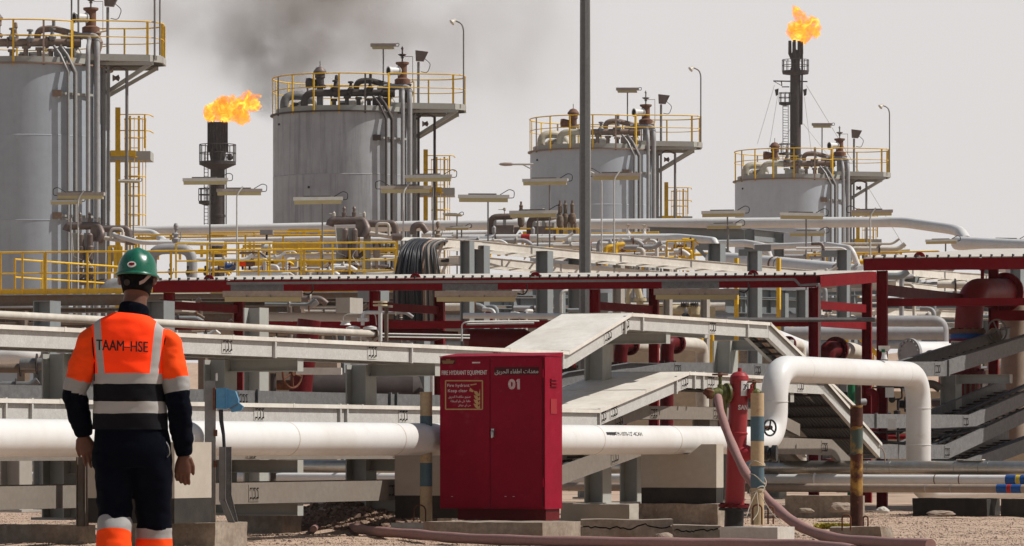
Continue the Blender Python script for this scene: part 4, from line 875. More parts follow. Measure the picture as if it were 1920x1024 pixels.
T.part('lower_flange', MB().flange(W(1814, 700, Dv), UZ, .29, .035, 12, 24), M['maroon_dark_or_shaded']); T.part('lower_flange', MB().flange(W(1814, 770, Dv), UZ, .29, .035, 12, 24), M['maroon_dark_or_shaded'])
for k in range(6): T.part('stud_bar', MB().cyl(W(1790 + k * 10, 772, Dv - .3), W(1790 + k * 10, 702, Dv - .3), .018, 6), M['steel_rust'])
T = Thing('notice_plate', 'white notice plate reading crude oil tank foam system on the red valve', 'sign', W(1803, 647, Dv - .4))
sgw = 40 * Dv / F; T.part('plate', MB().cb(W(1803, 647, Dv - .4), sgw, .004, 14 * Dv / F, (UX - UZ * .03).normalized(), UY), M['sign_white'])
letter(T, 'CRUDE OIL TANK BUND', flat(W(1803, 644, Dv - .405), UX, UZ, sgw * .92, .032), M['ink'], bold=.02)
letter(T, 'FOAM SYSTEM', flat(W(1803, 650.5, Dv - .405), UX, UZ, sgw * .55, .032), M['ink'], bold=.02)
def elbow(px, py, D, s_, label, tanlen=60, mt=None, stand=None, dirx=1):
    """flanged maroon elbow rising from below and turning away, joined to a tan pipe"""
    k = D / F; r_ = s_ * k; T = Thing('pipe_elbow', label, 'pipe', W(px, 838, D) - UZ * .5)
    c = W(px, py, D); e = c + UA * (r_ * 2.6) + UZ * 0
    ev(T, 'red_elbow', [Vector((c.x - r_ * .3, c.y, .2)), c - UZ * r_ * 1.2 - UX * r_ * .2, c, e], r_, mt or M['maroon_dark_or_shaded'], r_ * 2.2, 18)
    T.part('elbow_flange', MB().flange(e, UA, r_ * 1.55, .03, 10, 24), M['maroon_dark_or_shaded'])
    ev(T, 'pipe_bend', [e + UA * .04, e + UA * (tanlen * k * 2.0), e + UA * (tanlen * k * 2.2 + r_ * 2) - UZ * r_ * .3, e + UA * (tanlen * k * 2.2 + r_ * 2.2) - UZ * 2.4], r_ * .97, M['pipe_dusty'], r_ * 2.2, 18)
    vb = MB().flange(Vector((c.x - r_ * .25, c.y, ZY(py + s_ * 3.4, D))), UZ, r_ * 1.55, .05, 10, 18); vb.flange(Vector((c.x - r_ * .25, c.y, ZY(py + s_ * 4.2, D))), UZ, r_ * 1.5, .03, 10, 18); T.part('valve_flange', vb, M['soot'])
    return T
elbow(1166, 646, 69.6, 13, 'maroon elbow with tan pipe seen left of the shelter post', 40)
elbow(1253, 643, 69.8, 13, 'maroon elbow with tan pipe seen under the tray crest', 45)
elbow(1070, 652, 69.6, 13, 'maroon elbow partly hidden behind the ramped tray', 20)
elbow(1552, 655, 68, 16, 'maroon elbow with tan pipe above the white loop', 40)
elbow(1468, 645, 71, 10, 'small maroon elbow seen right of the tray crest', 20)
for i, px in enumerate((1196, 1280)):
    single('valve_wheel_set', MB().lathe(W(px, 679, 70), UX, [(0, -.1), (.12, -.1), (.09, -.03), (.14, .02), (.08, .08), (.12, .12), (0, .13)], 10).cyl(W(px - 8, 683, 70), W(px + 16, 676, 70), .05, 8), M['soot'], ['dark valve actuator', 'dark valve operator'][i] + ' beside the maroon elbow number ' + ['one', 'two'][i], 'valve', loc=W(px, 690, 70)) if False else None
# dark drum and wheel left of the centre column
T = Thing('foam_vessel', 'dark maroon pipe and handwheel seen between the steel columns', 'valve', W(560, 760, 58))
ev(T, 'red_pipe', [W(560, 780, 58), W(566, 700, 58), W(575, 640, 58), W(580, 600, 58)], .16, M['maroon_dark_or_shaded'], .1, 18)
T.part('handwheel', MB().wheel(W(548, 700, 57.6), Vector((.8, -.6, 0)), .2, .016, 5, 24), M['rust'])
b = MB().lathe(W(560, 722, 58), UX, [(0, -.3), (.07, -.3), (.07, -.1), (.1, -.1), (.1, .02), (.06, .02), (.06, .15)], 10); T.part('gear_stem', b, M['rust'])
T = Thing('storage_drum', 'dark rusty horizontal drum behind the middle column', 'drum', W(670, 760, 60))
T.part('shell', MB().lathe(W(555, 735, 60), (W(800, 735, 60) - W(555, 735, 60)), [(0, -.08), (.2, -.04), (.27, .03), (.27, 1.65), (.2, 1.74), (0, 1.8)], 24), M['soot'])
T.part('stand', MB().cyl(W(568, 770, 59.7), W(568, 700, 59.7), .025, 8).cyl(W(810, 770, 59.7), W(810, 690, 59.7), .03, 8), M['galv'])
single('white_box', MB().box8(W(555, 702, 57.2), W(640, 702, 57.2) - W(555, 702, 57.2), UY * .3, UZ * .09), M['galv_cover'], 'pale horizontal box beam above the dark drum', 'beam', loc=W(555, 702, 57.2))
single('standpipe', MB().lathe(Vector((W(483, 838, 57).x, 57, 0)), UZ, [(.095, 0), (.095, ZY(622, 57)), (0, ZY(622, 57))], 18), M['pipe_white'], 'white vertical pipe behind the blue junction box', 'pipe', loc=W(483, 838, 57) - UZ * .9)
single('standpipe', MB().lathe(Vector((W(512, 838, 57.5).x, 57.5, 0)), UZ, [(.04, 0), (.04, ZY(700, 57.5)), (0, ZY(700, 57.5))], 12), M['soot'], 'short dark vertical pipe left of the handwheel', 'pipe', loc=W(512, 838, 57.5) - UZ * .9)
T = Thing('bow_tie_header', 'long dark maroon header pipe with bottle neck under the long shelter', 'pipe', W(780, 660, 68.5))
T.part('header', MB().lathe(W(700, 623, 68.5), (W(860, 628, 68.5) - W(700, 623, 68.5)), [(0, 0), (.12, 0), (.12, .95), (.055, 1.15), (.055, 1.36)], 18), M['maroon_dark_or_shaded'])
T.part('header', MB().lathe(W(870, 640, 68), (W(1000, 640, 68.3) - W(870, 640, 68)), [(0, 0), (.2, .03), (.2, 1.0), (.14, 1.12), (0, 1.15)], 20), M['maroon_dark_or_shaded'])  # both headers are coloured darker for the shade under the roof
T = Thing('blind_flange_pipe', 'grey pipe end with large bolted blind flange beside the right shelter post', 'pipe', W(1700, 670, 72))
dq = Vector((-.72, -.69, 0)).normalized(); c = W(1706, 662, 72)
T.part('blind_flange', MB().flange(c, dq, .25, .03, 16, 28), M['pipe_grey']); T.part('pipe_run', MB().tube([c - dq * .05, c - dq * .5, W(1790, 662, 74)], .2, 20, bend=.15), M['pipe_white'])
T.part('small_flange', MB().flange(W(1745, 672, 71), dq, .14, .02, 10, 20), M['pipe_grey'])
LG = Line(1700, 80, UC)
def hpipe(px0, px1, y0, y1, D0_, D1_, r_, mt, label, name='pipe', ext=(), bend=.3):
    P = [W(px0, y0, D0_), W(px1, y1, D1_)] + [W(*e) for e in ext]
    return single(name, MB().tube(P, r_, 18, bend=bend if ext else 0, k=6), mt, label, 'pipe', loc=P[0])
hpipe(1470, 1768, 625, 625, 78, 78, .12, M['pipe_grey'], 'wide grey horizontal pipe behind the right shelter post')
hpipe(1660, 1730, 602, 602, 80, 80, .105, M['pipe_grey'], 'grey pipe turning down above the wide grey pipe', ext=((1768, 602, 80), (1768, 700, 80)))
hpipe(484, 652, 594, 595, 70, 70, .07, M['pipe_white'], 'bright white pipe hump behind the long shelter left part', ext=((700, 596, 70),))
hpipe(868, 1060, 592, 593, 74, 74, .05, M['pipe_white'], 'bright white pipe behind the shelter right of the cable bundle')
hpipe(-40, 60, 668, 664, 52, 52, .11, M['pipe_white'], 'white pipe stub at the left picture edge', ext=((60, 640, 54), (30, 625, 60)))
hpipe(1450, 1600, 640, 700, 74, 74, .22, M['pipe_white'], 'sloping white pipe glimpsed between tray and shelter post')
single('green_post', MB().cyl(Vector((W(1596, 838, 60).x, 60, 0)), W(1596, 700, 60), .055, 14), M['green'], 'green vertical pipe below the loop pipe', 'pipe', loc=W(1596, 838, 60) - UZ * .9)
single('brown_post', MB().cyl(Vector((W(1606, 838, 61).x, 61, 0)), W(1606, 700, 61), .06, 14), M['pipe_brown'], 'brown vertical pipe beside the green one', 'pipe', loc=W(1606, 838, 61) - UZ * .9)
for i, (px, D) in enumerate(((1582, 64), (1638, 62), (1688, 63))): pass
T = Thing('instrument_stand', 'small valve instrument with tag under the loop pipe', 'instrument', W(1680, 800, 60))
T.part('tag', MB().cb(W(1668, 736, 59.9), .12, .01, .14), M['sign_white']); T.part('gauge', MB().lathe(W(1672, 749, 60), -UY, [(0, 0), (.045, 0), (.05, .04), (0, .05)], 14), M['black'])
T.part('pipework', MB().tube([W(1635, 727, 60), W(1690, 725, 60), W(1692, 748, 60), W(1676, 749, 60)], .014, 6, bend=.05).tube([W(1684, 750, 60), W(1684, 830, 60)], .018, 6).lathe(W(1682, 776, 60), UZ, [(0, -.06), (.05, -.04), (.05, .04), (0, .06)], 10), M['soot'])
T = Thing('transmitter', 'white transmitter with green plate on top of the loop pipe', 'instrument', W(1658, 672, 54.6))
T.part('stub', MB().lathe(W(1658, 674, 55.2), UZ, [(.045, 0), (.03, .06), (.03, .1)], 12), M['pipe_white']); T.part('head', MB().cb(W(1658, 652, 55.2), .15, .05, .05).cb(W(1658, 657, 55.2), .12, .05, .02), M['galv_cover']); T.part('nameplate', MB().cb(W(1656, 658, 55.15), .045, .02, .04), M['green'])
single('cable_tag', MB().cb(W(1672, 795, 57.2), .11, .01, .14), M['sign_white'], 'white tag plate with slots on the lower tray under the loop', 'tag', loc=W(1672, 795, 57.2))
for i, (P_, r_) in enumerate(((((1620, 805), (1640, 812), (1690, 808), (1850, 800)), .015), (((1625, 808), (1650, 828), (1700, 832)), .025), (((1700, 818), (1800, 815), (1890, 780)), .012))):
    single('loose_cable', MB().tube([W(a, b_, 58.5) for a, b_ in P_], r_, 6, bend=.2), M['cable'], ['thin', 'thick', 'long slack'][i] + ' black cable sagging under the trays inside the loop', 'cable', loc=W(P_[0][0], P_[0][1], 58.5))
# ================================================================ tall mast
D0 = 74; T = Thing('lighting_mast', 'tall grey galvanised mast rising out of the top of the picture', 'mast', Vector((W(1097, 838, D0).x, D0, 0)))
M['mast'] = mat('mast', (.21, .21, .205), .5, metal=.2, dirt=(.13, .13, .13), amt=.4, scale=4, streak=.3, fine=.15)
b0 = T.loc; T.part('pole', MB().lathe(b0, UZ, [(.13, 0), (.108, 2.6), (.078, 11.5)], 8, False), M['mast'])
T.part('base_flange', MB().lathe(b0, UZ, [(0, .0), (.22, 0), (.22, .03), (.13, .03)], 16), M['galv_dark_or_shaded'])
T.part('edge_strip', MB().tube([b0 + Vector((.10, -.05, 2.2)), b0 + Vector((.078, -.04, 11.4))], .006, 5), M['galv_cover'])
# ================================================================ cable bundle over a tray end
Dc = 82; T = Thing('cable_bundle', 'thick black bundle of cables curving down beside a pale tray frame', 'cables', W(780, 640, Dc))
rd = random.Random(5); n = 30
for i in range(n):
    f_ = i / (n - 1); x0 = 768 + 58 * f_; xm = 748 + 72 * f_; xb = 739 + 88 * f_
    y0 = 449 + rd.uniform(-.6, .6) + 3 * f_; dz = rd.uniform(-.05, .05)
    mt = M['cable'] if f_ < .6 else M[('cable_grey', 'cable', 'cable_grey', 'pipe_tan')[i % 4]]
    if i in (1, 2): mt = M['cable_grey']
    if i == 18: mt = M['cable_pink']
    P = [W(x0 + 22, y0 + 1, Dc + 2.2), W(x0 + 6, y0, Dc + .4 + dz), W(x0 - 9, y0 + 10, Dc - .1 + dz), W(xm, y0 + 34, Dc - .4 + dz), W(xb, 540, Dc - .5 + dz), W(xb + 2, 625, Dc - .4 + dz)]
    T.part('cable', MB().tube(smooth_path(P, 5), .021 if f_ < .6 else .018, 8), mt)
LT = None
def mtray(label, pts, w_, h_, mt=None, D=86, slope_w=1, perf=True, dd=None):
    """tray given by pixel points with distances; side rail facing the camera, second rail behind"""
    P = [W(*p) for p in pts]; T = Thing('cable_tray', label, 'cable tray', P[0] - UZ * h_)
    mt = mt or M['galv_cover']
    for nm, off in (('side_rail', Vector((0, 0, 0))), ('side_rail', UY * w_ - UX * w_ * .25)):
        b = MB()
        for p, q in zip(P, P[1:]):
            p, q = p + off, q + off; b.box8(p - UZ * h_, q - p, UY * .006, UZ * h_); b.box8(p - UZ * h_, q - p, -UY * .03, UZ * .008); b.box8(p - UZ * .004, q - p, -UY * .03, UZ * .008)
        T.part(nm, b, mt)
    for p, q in zip(P, P[1:]):
        n = max(1, int((q - p).length / .6)); 
        for i in range(n):
            c = p + (q - p) * ((i + .5) / n) - UZ * (h_ - .02); T.part('rung', MB().bar(c + UY * .012, c + UY * (w_ - .01) - UX * w_ * .25, .04, .025), mt)
        b = MB(); 
        for k in range(2):
            o = UY * w_ * (.25 + .35 * k) - UX * w_ * .25 * (.25 + .35 * k) - UZ * (h_ * .45); b.tube([p + o, q + o], h_ * .2, 6)
        T.part('cable', b, M['cable'] if len(P) % 2 else M['cable_grey'], kind='stuff')
    if perf:
        for p, q in zip(P, P[1:]):
            n = max(1, int((q - p).length / 1.5))
            for i in range(n): c = p + (q - p) * ((i + .5) / n) - UZ * h_ / 2; T.part('splice_plate', MB().cb(c - UY * .008, .05, .012, h_), M['galv'])
    return T
mtray('pale perforated cable tray sloping down right from the black cables', [(835, 447, 83), (905, 452, 84), (1085, 470, 86), (1240, 482, 88), (1560, 510, 92)], 1.0, .17)
mtray('second pale cable tray sloping right just under the upper one', [(842, 480, 83.5), (880, 479, 84), (1000, 491, 85.5), (1200, 506, 88), (1420, 522, 92)], 1.0, .16)
for k, (a, b_) in enumerate((((832, 449), (808, 520)), ((812, 449), (748, 520)), ((842, 482), (826, 520)))):
    q0, q1 = W(*a, 83.2 + k), W(*b_, 83.2 + k); T = Thing('tray_end', ['pale slanting side plate right of the black cable bundle', 'pale slanting side plate left of the black cable bundle', 'short slanting side plate of the lower pale tray'][k], 'tray', q1)
    T.part('side_rail', MB().bar(q0, q1, .06, .12, up=UY), M['galv_cover'])
single('tray_top_sheet', MB().add([W(758, 445, 85), W(838, 446, 85), W(834, 452, 82.6), W(752, 451, 82.6)], [(0, 1, 2, 3), (3, 2, 1, 0)]), M['galv_cover'], 'thin sheet edge above the black cable bundle', 'sheet', loc=W(800, 448, 84))
def hcol(px, D, y0, label, w_=.26, y1=None, mt=None, u=UB):
    p = G(px, D); zt_p = ZY(y0, D); T = Thing('steel_column', label, 'column', p); v = UZ.cross(u); mt = mt or M['steel_blue']; b = MB()
    z0 = ZY(y1, D) if y1 else 0
    for sg_ in (-1, 1): b.box8(p + u * (w_ / 2 * sg_ - (.016 if sg_ > 0 else 0)) - v * w_ / 2 + UZ * z0, u * .016, v * w_, UZ * (zt_p - z0))
    b.box8(p - u * (w_ / 2 - .016) - v * .006 + UZ * z0, u * (w_ - .032), v * .012, UZ * (zt_p - z0)); T.part('shaft', b, mt)
    T.part('cap_plate', MB().cb(p + UZ * (zt_p + .006), w_, w_, .01, u, v), mt); return T
hcol(876, 79.5, 453, 'dark edged steel column right of the cable bundle', .2)
hcol(902, 84, 462, 'wide blue grey steel column second right of the cable bundle', .26)
hcol(1021, 85, 472, 'blue grey steel column left of the tall mast', .26)
hcol(1081, 87, 478, 'blue grey steel column hidden partly behind the tall mast', .26)
hcol(1160, 92, 485, 'white edged steel column just right of the tall mast', .2, mt=M['steel_cream'])
hcol(1252, 93, 492, 'white edged steel column right of the dark cable coil', .16, mt=M['steel_cream'])
hcol(1322, 94, 497, 'white edged steel column left of the two yellow posts', .16, mt=M['steel_cream'])
hcol(1415, 82, 472, 'blue grey steel column behind the shelter roof lug', .22)
hcol(1582, 84, 470, 'blue grey steel column under the bent white pipes', .22)
hcol(1505, 90, 545, 'blue grey column behind the right post of the long shelter', .22)
hcol(1344, 96, 458, 'blue grey bracket column holding the bent white pipes', .3, y1=498)
hcol(1710, 90, 512, 'blue grey column right of the right shelter front post', .24)
hcol(1853, 95, 478, 'small grey column beyond the right shelter', .2); hcol(1907, 92, 478, 'grey column near the right picture edge under the roof', .24)
hcol(88, 60, 566, 'blue grey column below the yellow railing platform at left', .28); hcol(300, 64, 566, 'grey column behind the worker right ear side', .32)
hcol(640, 95, 575, 'grey column under the platform left of the first shelter centre post', .3); hcol(790, 96, 575, 'dark grey column behind the hanging cables', .3)
for px, D, y in ((1381, 90, 484), (1460, 90, 484)):
    single('yellow_post', MB().cb(Vector((W(px, 838, D).x, D, ZY(y, D) / 2)), .075, .075, ZY(y, D), UB, UA), M['yellow'], ('left' if px < 1400 else 'right') + ' one of two yellow posts rising above the shelter roof', 'post', loc=G(px, D))
# racks of horizontal beams behind the shelter
def beamrack(label, rows, D, px0, px1, mt, h_=.25, slope=0, posts=()):
    T = Thing('pipe_rack', label, 'rack', Vector((W(px0, 838, D).x, D, 0)))
    for y, hh in rows:
        T.part('beam', MB().ibeam(W(px0, y, D), W(px1, y + slope, D + 1.5), .16, hh, tf=.02), mt)
        n = 6
        for i in range(1, n): T.part('stiffener', MB().cb(W(px0 + (px1 - px0) * i / n, y + slope * i / n, D + 1.5 * i / n - .05), .015, .06, hh * .93), mt)
    for px in posts: T.part('post', MB().cb(Vector((W(px, 838, D).x, D + .4, ZY(rows[0][0], D) / 2)), .2, .2, ZY(rows[0][0], D), UB, UA), mt)
    return T
beamrack('blue grey steel rack beams behind the long shelter at centre right', [(549, .2), (573, .34), (600, .14)], 97, 1360, 1530, M['steel_blue'], posts=(1395, 1470), slope=4)
beamrack('grey steel rack beams seen under the roof between mast and cables', [(543, .3), (566, .2), (583, .12)], 99, 915, 1100, M['steel_blue'], posts=(960, 1050))
beamrack('grey green rack beams behind the hanging light at left', [(567, .2), (577, .3), (596, .28)], 100, 300, 760, M['steel_rust'], posts=(380, 560, 700))
beamrack('dark rack beams low at the far left below the platform', [(582, .12), (602, .16), (617, .3)], 95, -40, 260, M['steel_rust'], posts=(40, 210))
beamrack('grey rack beams beyond the right shelter', [(520, .12), (548, .16), (574, .12), (600, .14)], 98, 1540, 1800, M['steel_blue'], posts=(1600, 1720))
beamrack('light grey tray racks seen through the right shelter', [(497, .14), (518, .14), (590, .14), (608, .14)], 96, 1660, 1990, M['galv'], slope=6, posts=(1900,))
beamrack('far grey pipe rack filling the gaps below the platforms', [(566, .3), (588, .34), (611, .4), (636, .36), (662, .5)], 150, -40, 1000, M['steel_rust'], posts=(60, 220, 460, 600, 760, 940))
beamrack('far grey pipe rack filling the gaps right of the mast', [(566, .3), (588, .34), (611, .4), (636, .36)], 152, 1000, 1980, M['steel_blue'], posts=(1120, 1230, 1400, 1560, 1700, 1860))
mtray('pale perforated tray peaked beyond the right shelter', [(1662, 512, 88), (1680, 501, 88), (1800, 511, 91), (1990, 523, 94)], .9, .16)
mtray('pale lower tray beyond the right shelter', [(1560, 531, 88), (1680, 527, 88), (1800, 541, 91), (1990, 556, 94)], .9, .16)
mtray('pale tray crossing behind the shelter beams at the right', [(1560, 575, 87), (1700, 580, 89), (1990, 590, 93)], .9, .14)
single('sloped_cover', MB().add([W(1590, 518, 84), W(1660, 522, 84), W(1700, 503, 88), W(1640, 497, 88)], [(0, 1, 2, 3)]).add([W(1590, 519, 84), W(1660, 523, 84), W(1700, 504, 88), W(1640, 498, 88)], [(3, 2, 1, 0)]), M['galv_cover'], 'sunlit sloped cover sheet left of the right shelter', 'cover', loc=W(1640, 512, 86))
# low level background: walls and cream plant
b = MB().cb(Vector((W(1260, 838, 120).x, 120, 1.0)), 11, .4, 2.2); single('bund_wall', b, M['wall_beige'], 'beige wall behind the maroon elbows at centre right', 'wall', loc=Vector((W(1260, 838, 120).x, 120, 0)))
b = MB().cb(Vector((0, 215, .55)), 140, .8, 1.3); single('bund_wall', b, M['wall_beige'], 'low far beige bund wall along the ground behind everything', 'wall', loc=Vector((0, 215, 0)))
single('beige_building', MB().cb(Vector((W(1250, 838, 112).x, 112, ZY(640, 112) / 2)), 3.6, 3, ZY(640, 112)), M['wall_beige'], 'plain beige box wall between the maroon elbows', 'building', loc=G(1250, 112))
single('beige_building', MB().cb(Vector((W(1790, 838, 90).x, 90, ZY(735, 90) / 2)), 3.2, 2, ZY(735, 90)), M['wall_beige'], 'low beige block behind the foam valve', 'building', loc=G(1790, 90))
single('beige_building', MB().cb(Vector((W(1430, 838, 95).x, 95, ZY(645, 95) / 2)), 1.6, 2, ZY(645, 95)), M['concrete'], 'grey beige plinth behind the tray crest', 'building', loc=G(1430, 95))
single('beige_building', MB().cb(Vector((W(540, 838, 92).x, 92, ZY(640, 92) / 2)), 2.2, 2, ZY(640, 92)), M['pipe_tan'], 'brown tank plinth behind the handwheel', 'building', loc=G(540, 92))
single('green_bund', MB().cb(W(1880, 700, 86), 2.2, 1.5, .28), M['green'], 'green band of equipment behind the foam valve', 'equipment', loc=W(1880, 700, 86))
single('vessel_skirt', MB().lathe(W(1845, 690, 84), UX, [(0, 0), (.35, .05), (.35, 1.3), (0, 1.4)], 20), M['pipe_tan'], 'tan horizontal vessel end behind the foam valve', 'vessel', loc=W(1845, 690, 84))
T = Thing('cream_skid', 'cream coloured pump skid seen between shelter posts', 'equipment', W(1280, 600, 96)); k = 96 / F
T.part('base', MB().cb(W(1275, 588, 96), 130 * k, .8, 22 * k), M['vessel_cream']); T.part('deck', MB().cb(W(1250, 573, 96), 95 * k, .6, 4 * k), M['vessel_cream'])
T.part('casing', MB().lathe(W(1252, 581, 95.5), UX, [(0, 0), (8 * k, .03), (9 * k, .2), (8 * k, .4), (0, .44)], 16), M['vessel_cream'])
for px in (1257, 1328): T.part('lug', MB().lathe(W(px, 574, 95.5), UZ, [(4 * k, 0), (4 * k, 8 * k), (0, 11 * k)], 12), M['vessel_cream'])
for px in (1284, 1302): T.part('stud_ring', MB().flange(W(px, 571, 95.4), UZ, 8 * k, .03, 8, 14), M['soot'])
T.part('motor', MB().lathe(W(1304, 584, 95.5), UZ, [(9 * k, -6 * k), (9 * k, 9 * k), (0, 10 * k)], 16), M['vessel_cream'])
T.part('gauge', MB().lathe(W(1286, 583, 95), -UY, [(0, 0), (4.5 * k, 0), (4.5 * k, .05), (0, .06)], 14), M['pipe_grey'])
single('black_valve_cap', MB().lathe(W(1285, 592, 90), UZ, [(.09, -.07), (.1, 0), (.05, .05), (0, .07)], 14), M['black'], 'black round valve cap above the tray crest', 'valve', loc=W(1285, 592, 90))
T = Thing('cream_piping', 'cream vertical pipes with flange right of the mast', 'pipe', W(1195, 590, 97))
T.part('riser', MB().tube([W(1177, 600, 97), W(1178, 548, 97), W(1182, 538, 97)], .06, 12, bend=.2), M['vessel_cream']); T.part('riser', MB().tube([W(1200, 600, 97), W(1200, 560, 97), W(1195, 540, 97)], .08, 12, bend=.2), M['vessel_cream']); T.part('flange', MB().flange(W(1200, 562, 97), UZ, .15, .03, 8), M['vessel_cream'])
for i, (px, py, w_, h_, D) in enumerate(((655, 590, 30, 62, 78), (700, 550, 40, 30, 79), (330, 575, 55, 20, 80), (1130, 575, 40, 50, 99))):
    single('equipment_cabinet', MB().cb(W(px, py, D), w_ * D / F, .5, h_ * D / F, UB, UA), M['steel_cream' if i % 2 == 0 else 'steel_blue'], ['pale upright box just left of the first shelter centre post', 'pale box under the hanging roof light', 'flat box behind the worker neck', 'grey box right of the mast base'][i], 'cabinet', loc=W(px, py + h_ / 2, D))
# ================================================================ railing platform
def railing(label, pts, Hr, spacing, base_beam=True, mids=(.5,), toe=True, mt=None, r_=.021, cat='railing'):
    """pts are floor level points; posts, rails and toe board are parts"""
    mt = mt or M['yellow']; T = Thing('handrail', label, cat, pts[0])
    for p, q in zip(pts, pts[1:]):
        n = max(1, int(round((q - p).length / spacing)))
        for i in range(n + (1 if (q - pts[-1]).length < .01 else 0)):
            c = p + (q - p) * (i / n); T.part('post', MB().bar(c, c + UZ * Hr, .05, .05, up=UY), mt)
        T.part('top_rail', MB().cyl(p + UZ * Hr, q + UZ * Hr, r_ * 1.15, 8), mt)
        for f_ in mids: T.part('mid_rail', MB().cyl(p + UZ * Hr * f_, q + UZ * Hr * f_, r_, 8), mt)
        if toe: T.part('toe_board', MB().bar(p + UZ * .08, q + UZ * .08, .01, .14), mt)
    return T
LR = Line(0, 113, UC); zf = zz(LR, 0, 553)
railing('long yellow handrail of the platform behind the worker at left', [LR.at(-40, zf), LR.at(83, zf)], 1.12, .62)
railing('yellow handrail section right of the gate at far left', [LR.at(86, zf), LR.at(400, zf), LR.at(742, zf)], 1.12, 1.15)
railing('short yellow handrail returning behind the left gate', [LR.at(20, zf) + UA * .2, LR.at(22, zf) + UA * 5.5], .95, 1.4, toe=False)
railing('second yellow handrail further back at centre left', [W(250, 510, 126), W(745, 512, 124)], 1.1, 1.1, toe=False)
railing('third yellow handrail in front of the flare pipe', [W(395, 500, 132), W(640, 498, 131)], 1.05, 1.3)
b = MB().ibeam(LR.at(-60, zf - .16), LR.at(1000, zf - .16), .2, .28); single('platform_beam', b, M['steel_rust'], 'long brown grey platform edge beam below the yellow handrail', 'beam', loc=LR.at(300, zf - .16))
T = Thing('platform_floor', 'steel grating platform behind the yellow handrail', 'platform', LR.at(300, zf - .02))
for i in range(12):
    a = LR.at(-60 + i * 75, zf - .02); c_ = LR.at(-60 + (i + 1) * 75 - .8, zf - .02); T.part('grating_panel', MB().box8(a, c_ - a, UA * 6, UZ * .02), M['galv'])
railing('yellow handrail left of the tall mast behind the pale tray', [W(965, 468, 128), W(1085, 468, 127)], .62, .8, toe=False)
railing('yellow handrail right of the tall mast under the white pipes', [W(1110, 478, 128), W(1235, 476, 127)], .64, .7, toe=False)
railing('yellow handrail near the bent white pipe', [W(1250, 486, 120), W(1300, 484, 120)], .5, .3, toe=False)
railing('yellow handrail in front of the fourth tank', [W(1515, 512, 120), W(1760, 506, 119)], .52, .5, toe=False)
railing('low yellow handrail beside the clad pipes at right', [W(1600, 502, 135), W(1660, 500, 135)], .4, .4, toe=False)
def yframe(label, px, py0, py1, w_, D):
    a, b_ = px, px + w_; T = Thing('pipe_support', label, 'support', W(px, py1, D))
    for x in (a, b_, (a + b_) / 2): T.part('post', MB().bar(W(x, py1, D), W(x, py0, D), .09, .09, up=UY), M['yellow'])
    for y in (py0, (py0 + py1) / 2): T.part('crossbar', MB().bar(W(a, y, D), W(b_, y, D), .07, .07), M['yellow'])
yframe('yellow steel frame with rungs above the railing centre left', 541, 432, 500, 58, 134); yframe('yellow pipe support frame left of the helmet', 205, 462, 540, 22, 122)
yframe('yellow frame below the white pipes right of the mast', 1140, 449, 488, 60, 130); yframe('yellow frame near the red and yellow barrier', 1262, 449, 488, 35, 131); yframe('yellow support frame left of the mast', 935, 438, 480, 30, 132)
for i, (x0, x1, y0, D) in enumerate(((12, 80, 566, 40), (1575, 1640, 0, 0))): pass
def ybrace(label, pts, D):
    single('yellow_brace', MB().tube([W(x, y, D) for x, y in pts], .05, 6), M['yellow'], label, 'brace', loc=W(pts[0][0], pts[0][1], D))
ybrace('yellow upright beside the maroon elbow flange', [(1587, 612), (1587, 690)], 80); ybrace('yellow slanting brace right of the maroon elbow', [(1590, 612), (1660, 680)], 80); ybrace('yellow upright left of the maroon elbow', [(1558, 612), (1558, 650)], 80)
ybrace('yellow upright seen under the tray crest', [(1315, 628), (1315, 680)], 86); ybrace('second yellow upright seen under the tray crest', [(1335, 628), (1335, 680)], 86); ybrace('yellow upright right of the tray crest', [(1483, 612), (1483, 640)], 86)
# ================================================================ far white pipes
def wpipe(label, pts, r_, mt='pipe_white', bend=.4, marks=()):
    P = [W(*p) for p in pts]; T = Thing('white_pipe', label, 'pipe', P[0]); T.part('pipe_run', MB().tube(P, r_, 16, bend=bend if len(P) > 2 else 0, k=6), M[mt])
    for (f0, f1, m2, seg) in marks:
        a, b_ = P[seg] + (P[seg + 1] - P[seg]) * f0, P[seg] + (P[seg + 1] - P[seg]) * f1; T.part('colour_band', MB().lathe(a, b_ - a, [(r_ + .006, 0), (r_ + .006, (b_ - a).length)], 16), M[m2])
    return T
wpipe('long thick white pipe crossing below the tanks and dropping at the right', [(250, 433, 140), (880, 422, 137), (1690, 416, 133), (1788, 430, 129), (1802, 436, 127), (1812, 452, 126)], .165, bend=.7)
wpipe('white pipe continuing down right beyond the right shelter', [(1795, 456, 126), (1990, 466, 118)], .2)
wpipe('white pipe with red band and flow arrow right of the drum cables', [(810, 447, 128), (1270, 445, 126), (1325, 450, 124), (1340, 452, 123), (1345, 475, 123)], .11, bend=.3, marks=((.37, .405, 'red', 0), (.455, .456, 'ink', 0)))
wpipe('lower white pipe with red band right of the tall mast', [(1000, 462, 127), (1330, 457, 125), (1400, 456, 122), (1436, 463, 121), (1445, 490, 121)], .105, bend=.35, marks=((.32, .34, 'red', 0),))
wpipe('white pipe bending down above the long shelter right end', [(1415, 463, 120), (1550, 459, 118), (1596, 466, 116), (1608, 498, 116)], .085, bend=.35)
wpipe('thick glossy white pipe with yellow rings sloping right behind the shelter', [(1335, 486, 108), (1400, 490, 106), (1618, 512, 100)], .19, bend=.5, marks=((.13, .16, 'yellow', 1), (.25, .265, 'rust_valve', 1), (.3, .305, 'rust_valve', 1), (.8, .82, 'pipe_tan', 1)))
wpipe('white pipe behind the second row of supports at right', [(1470, 472, 130), (1690, 470, 130)], .11)
wpipe('white pipe behind the worker helmet joining the grey loop', [(300, 452, 128), (610, 447, 128), (740, 450, 128)], .07)
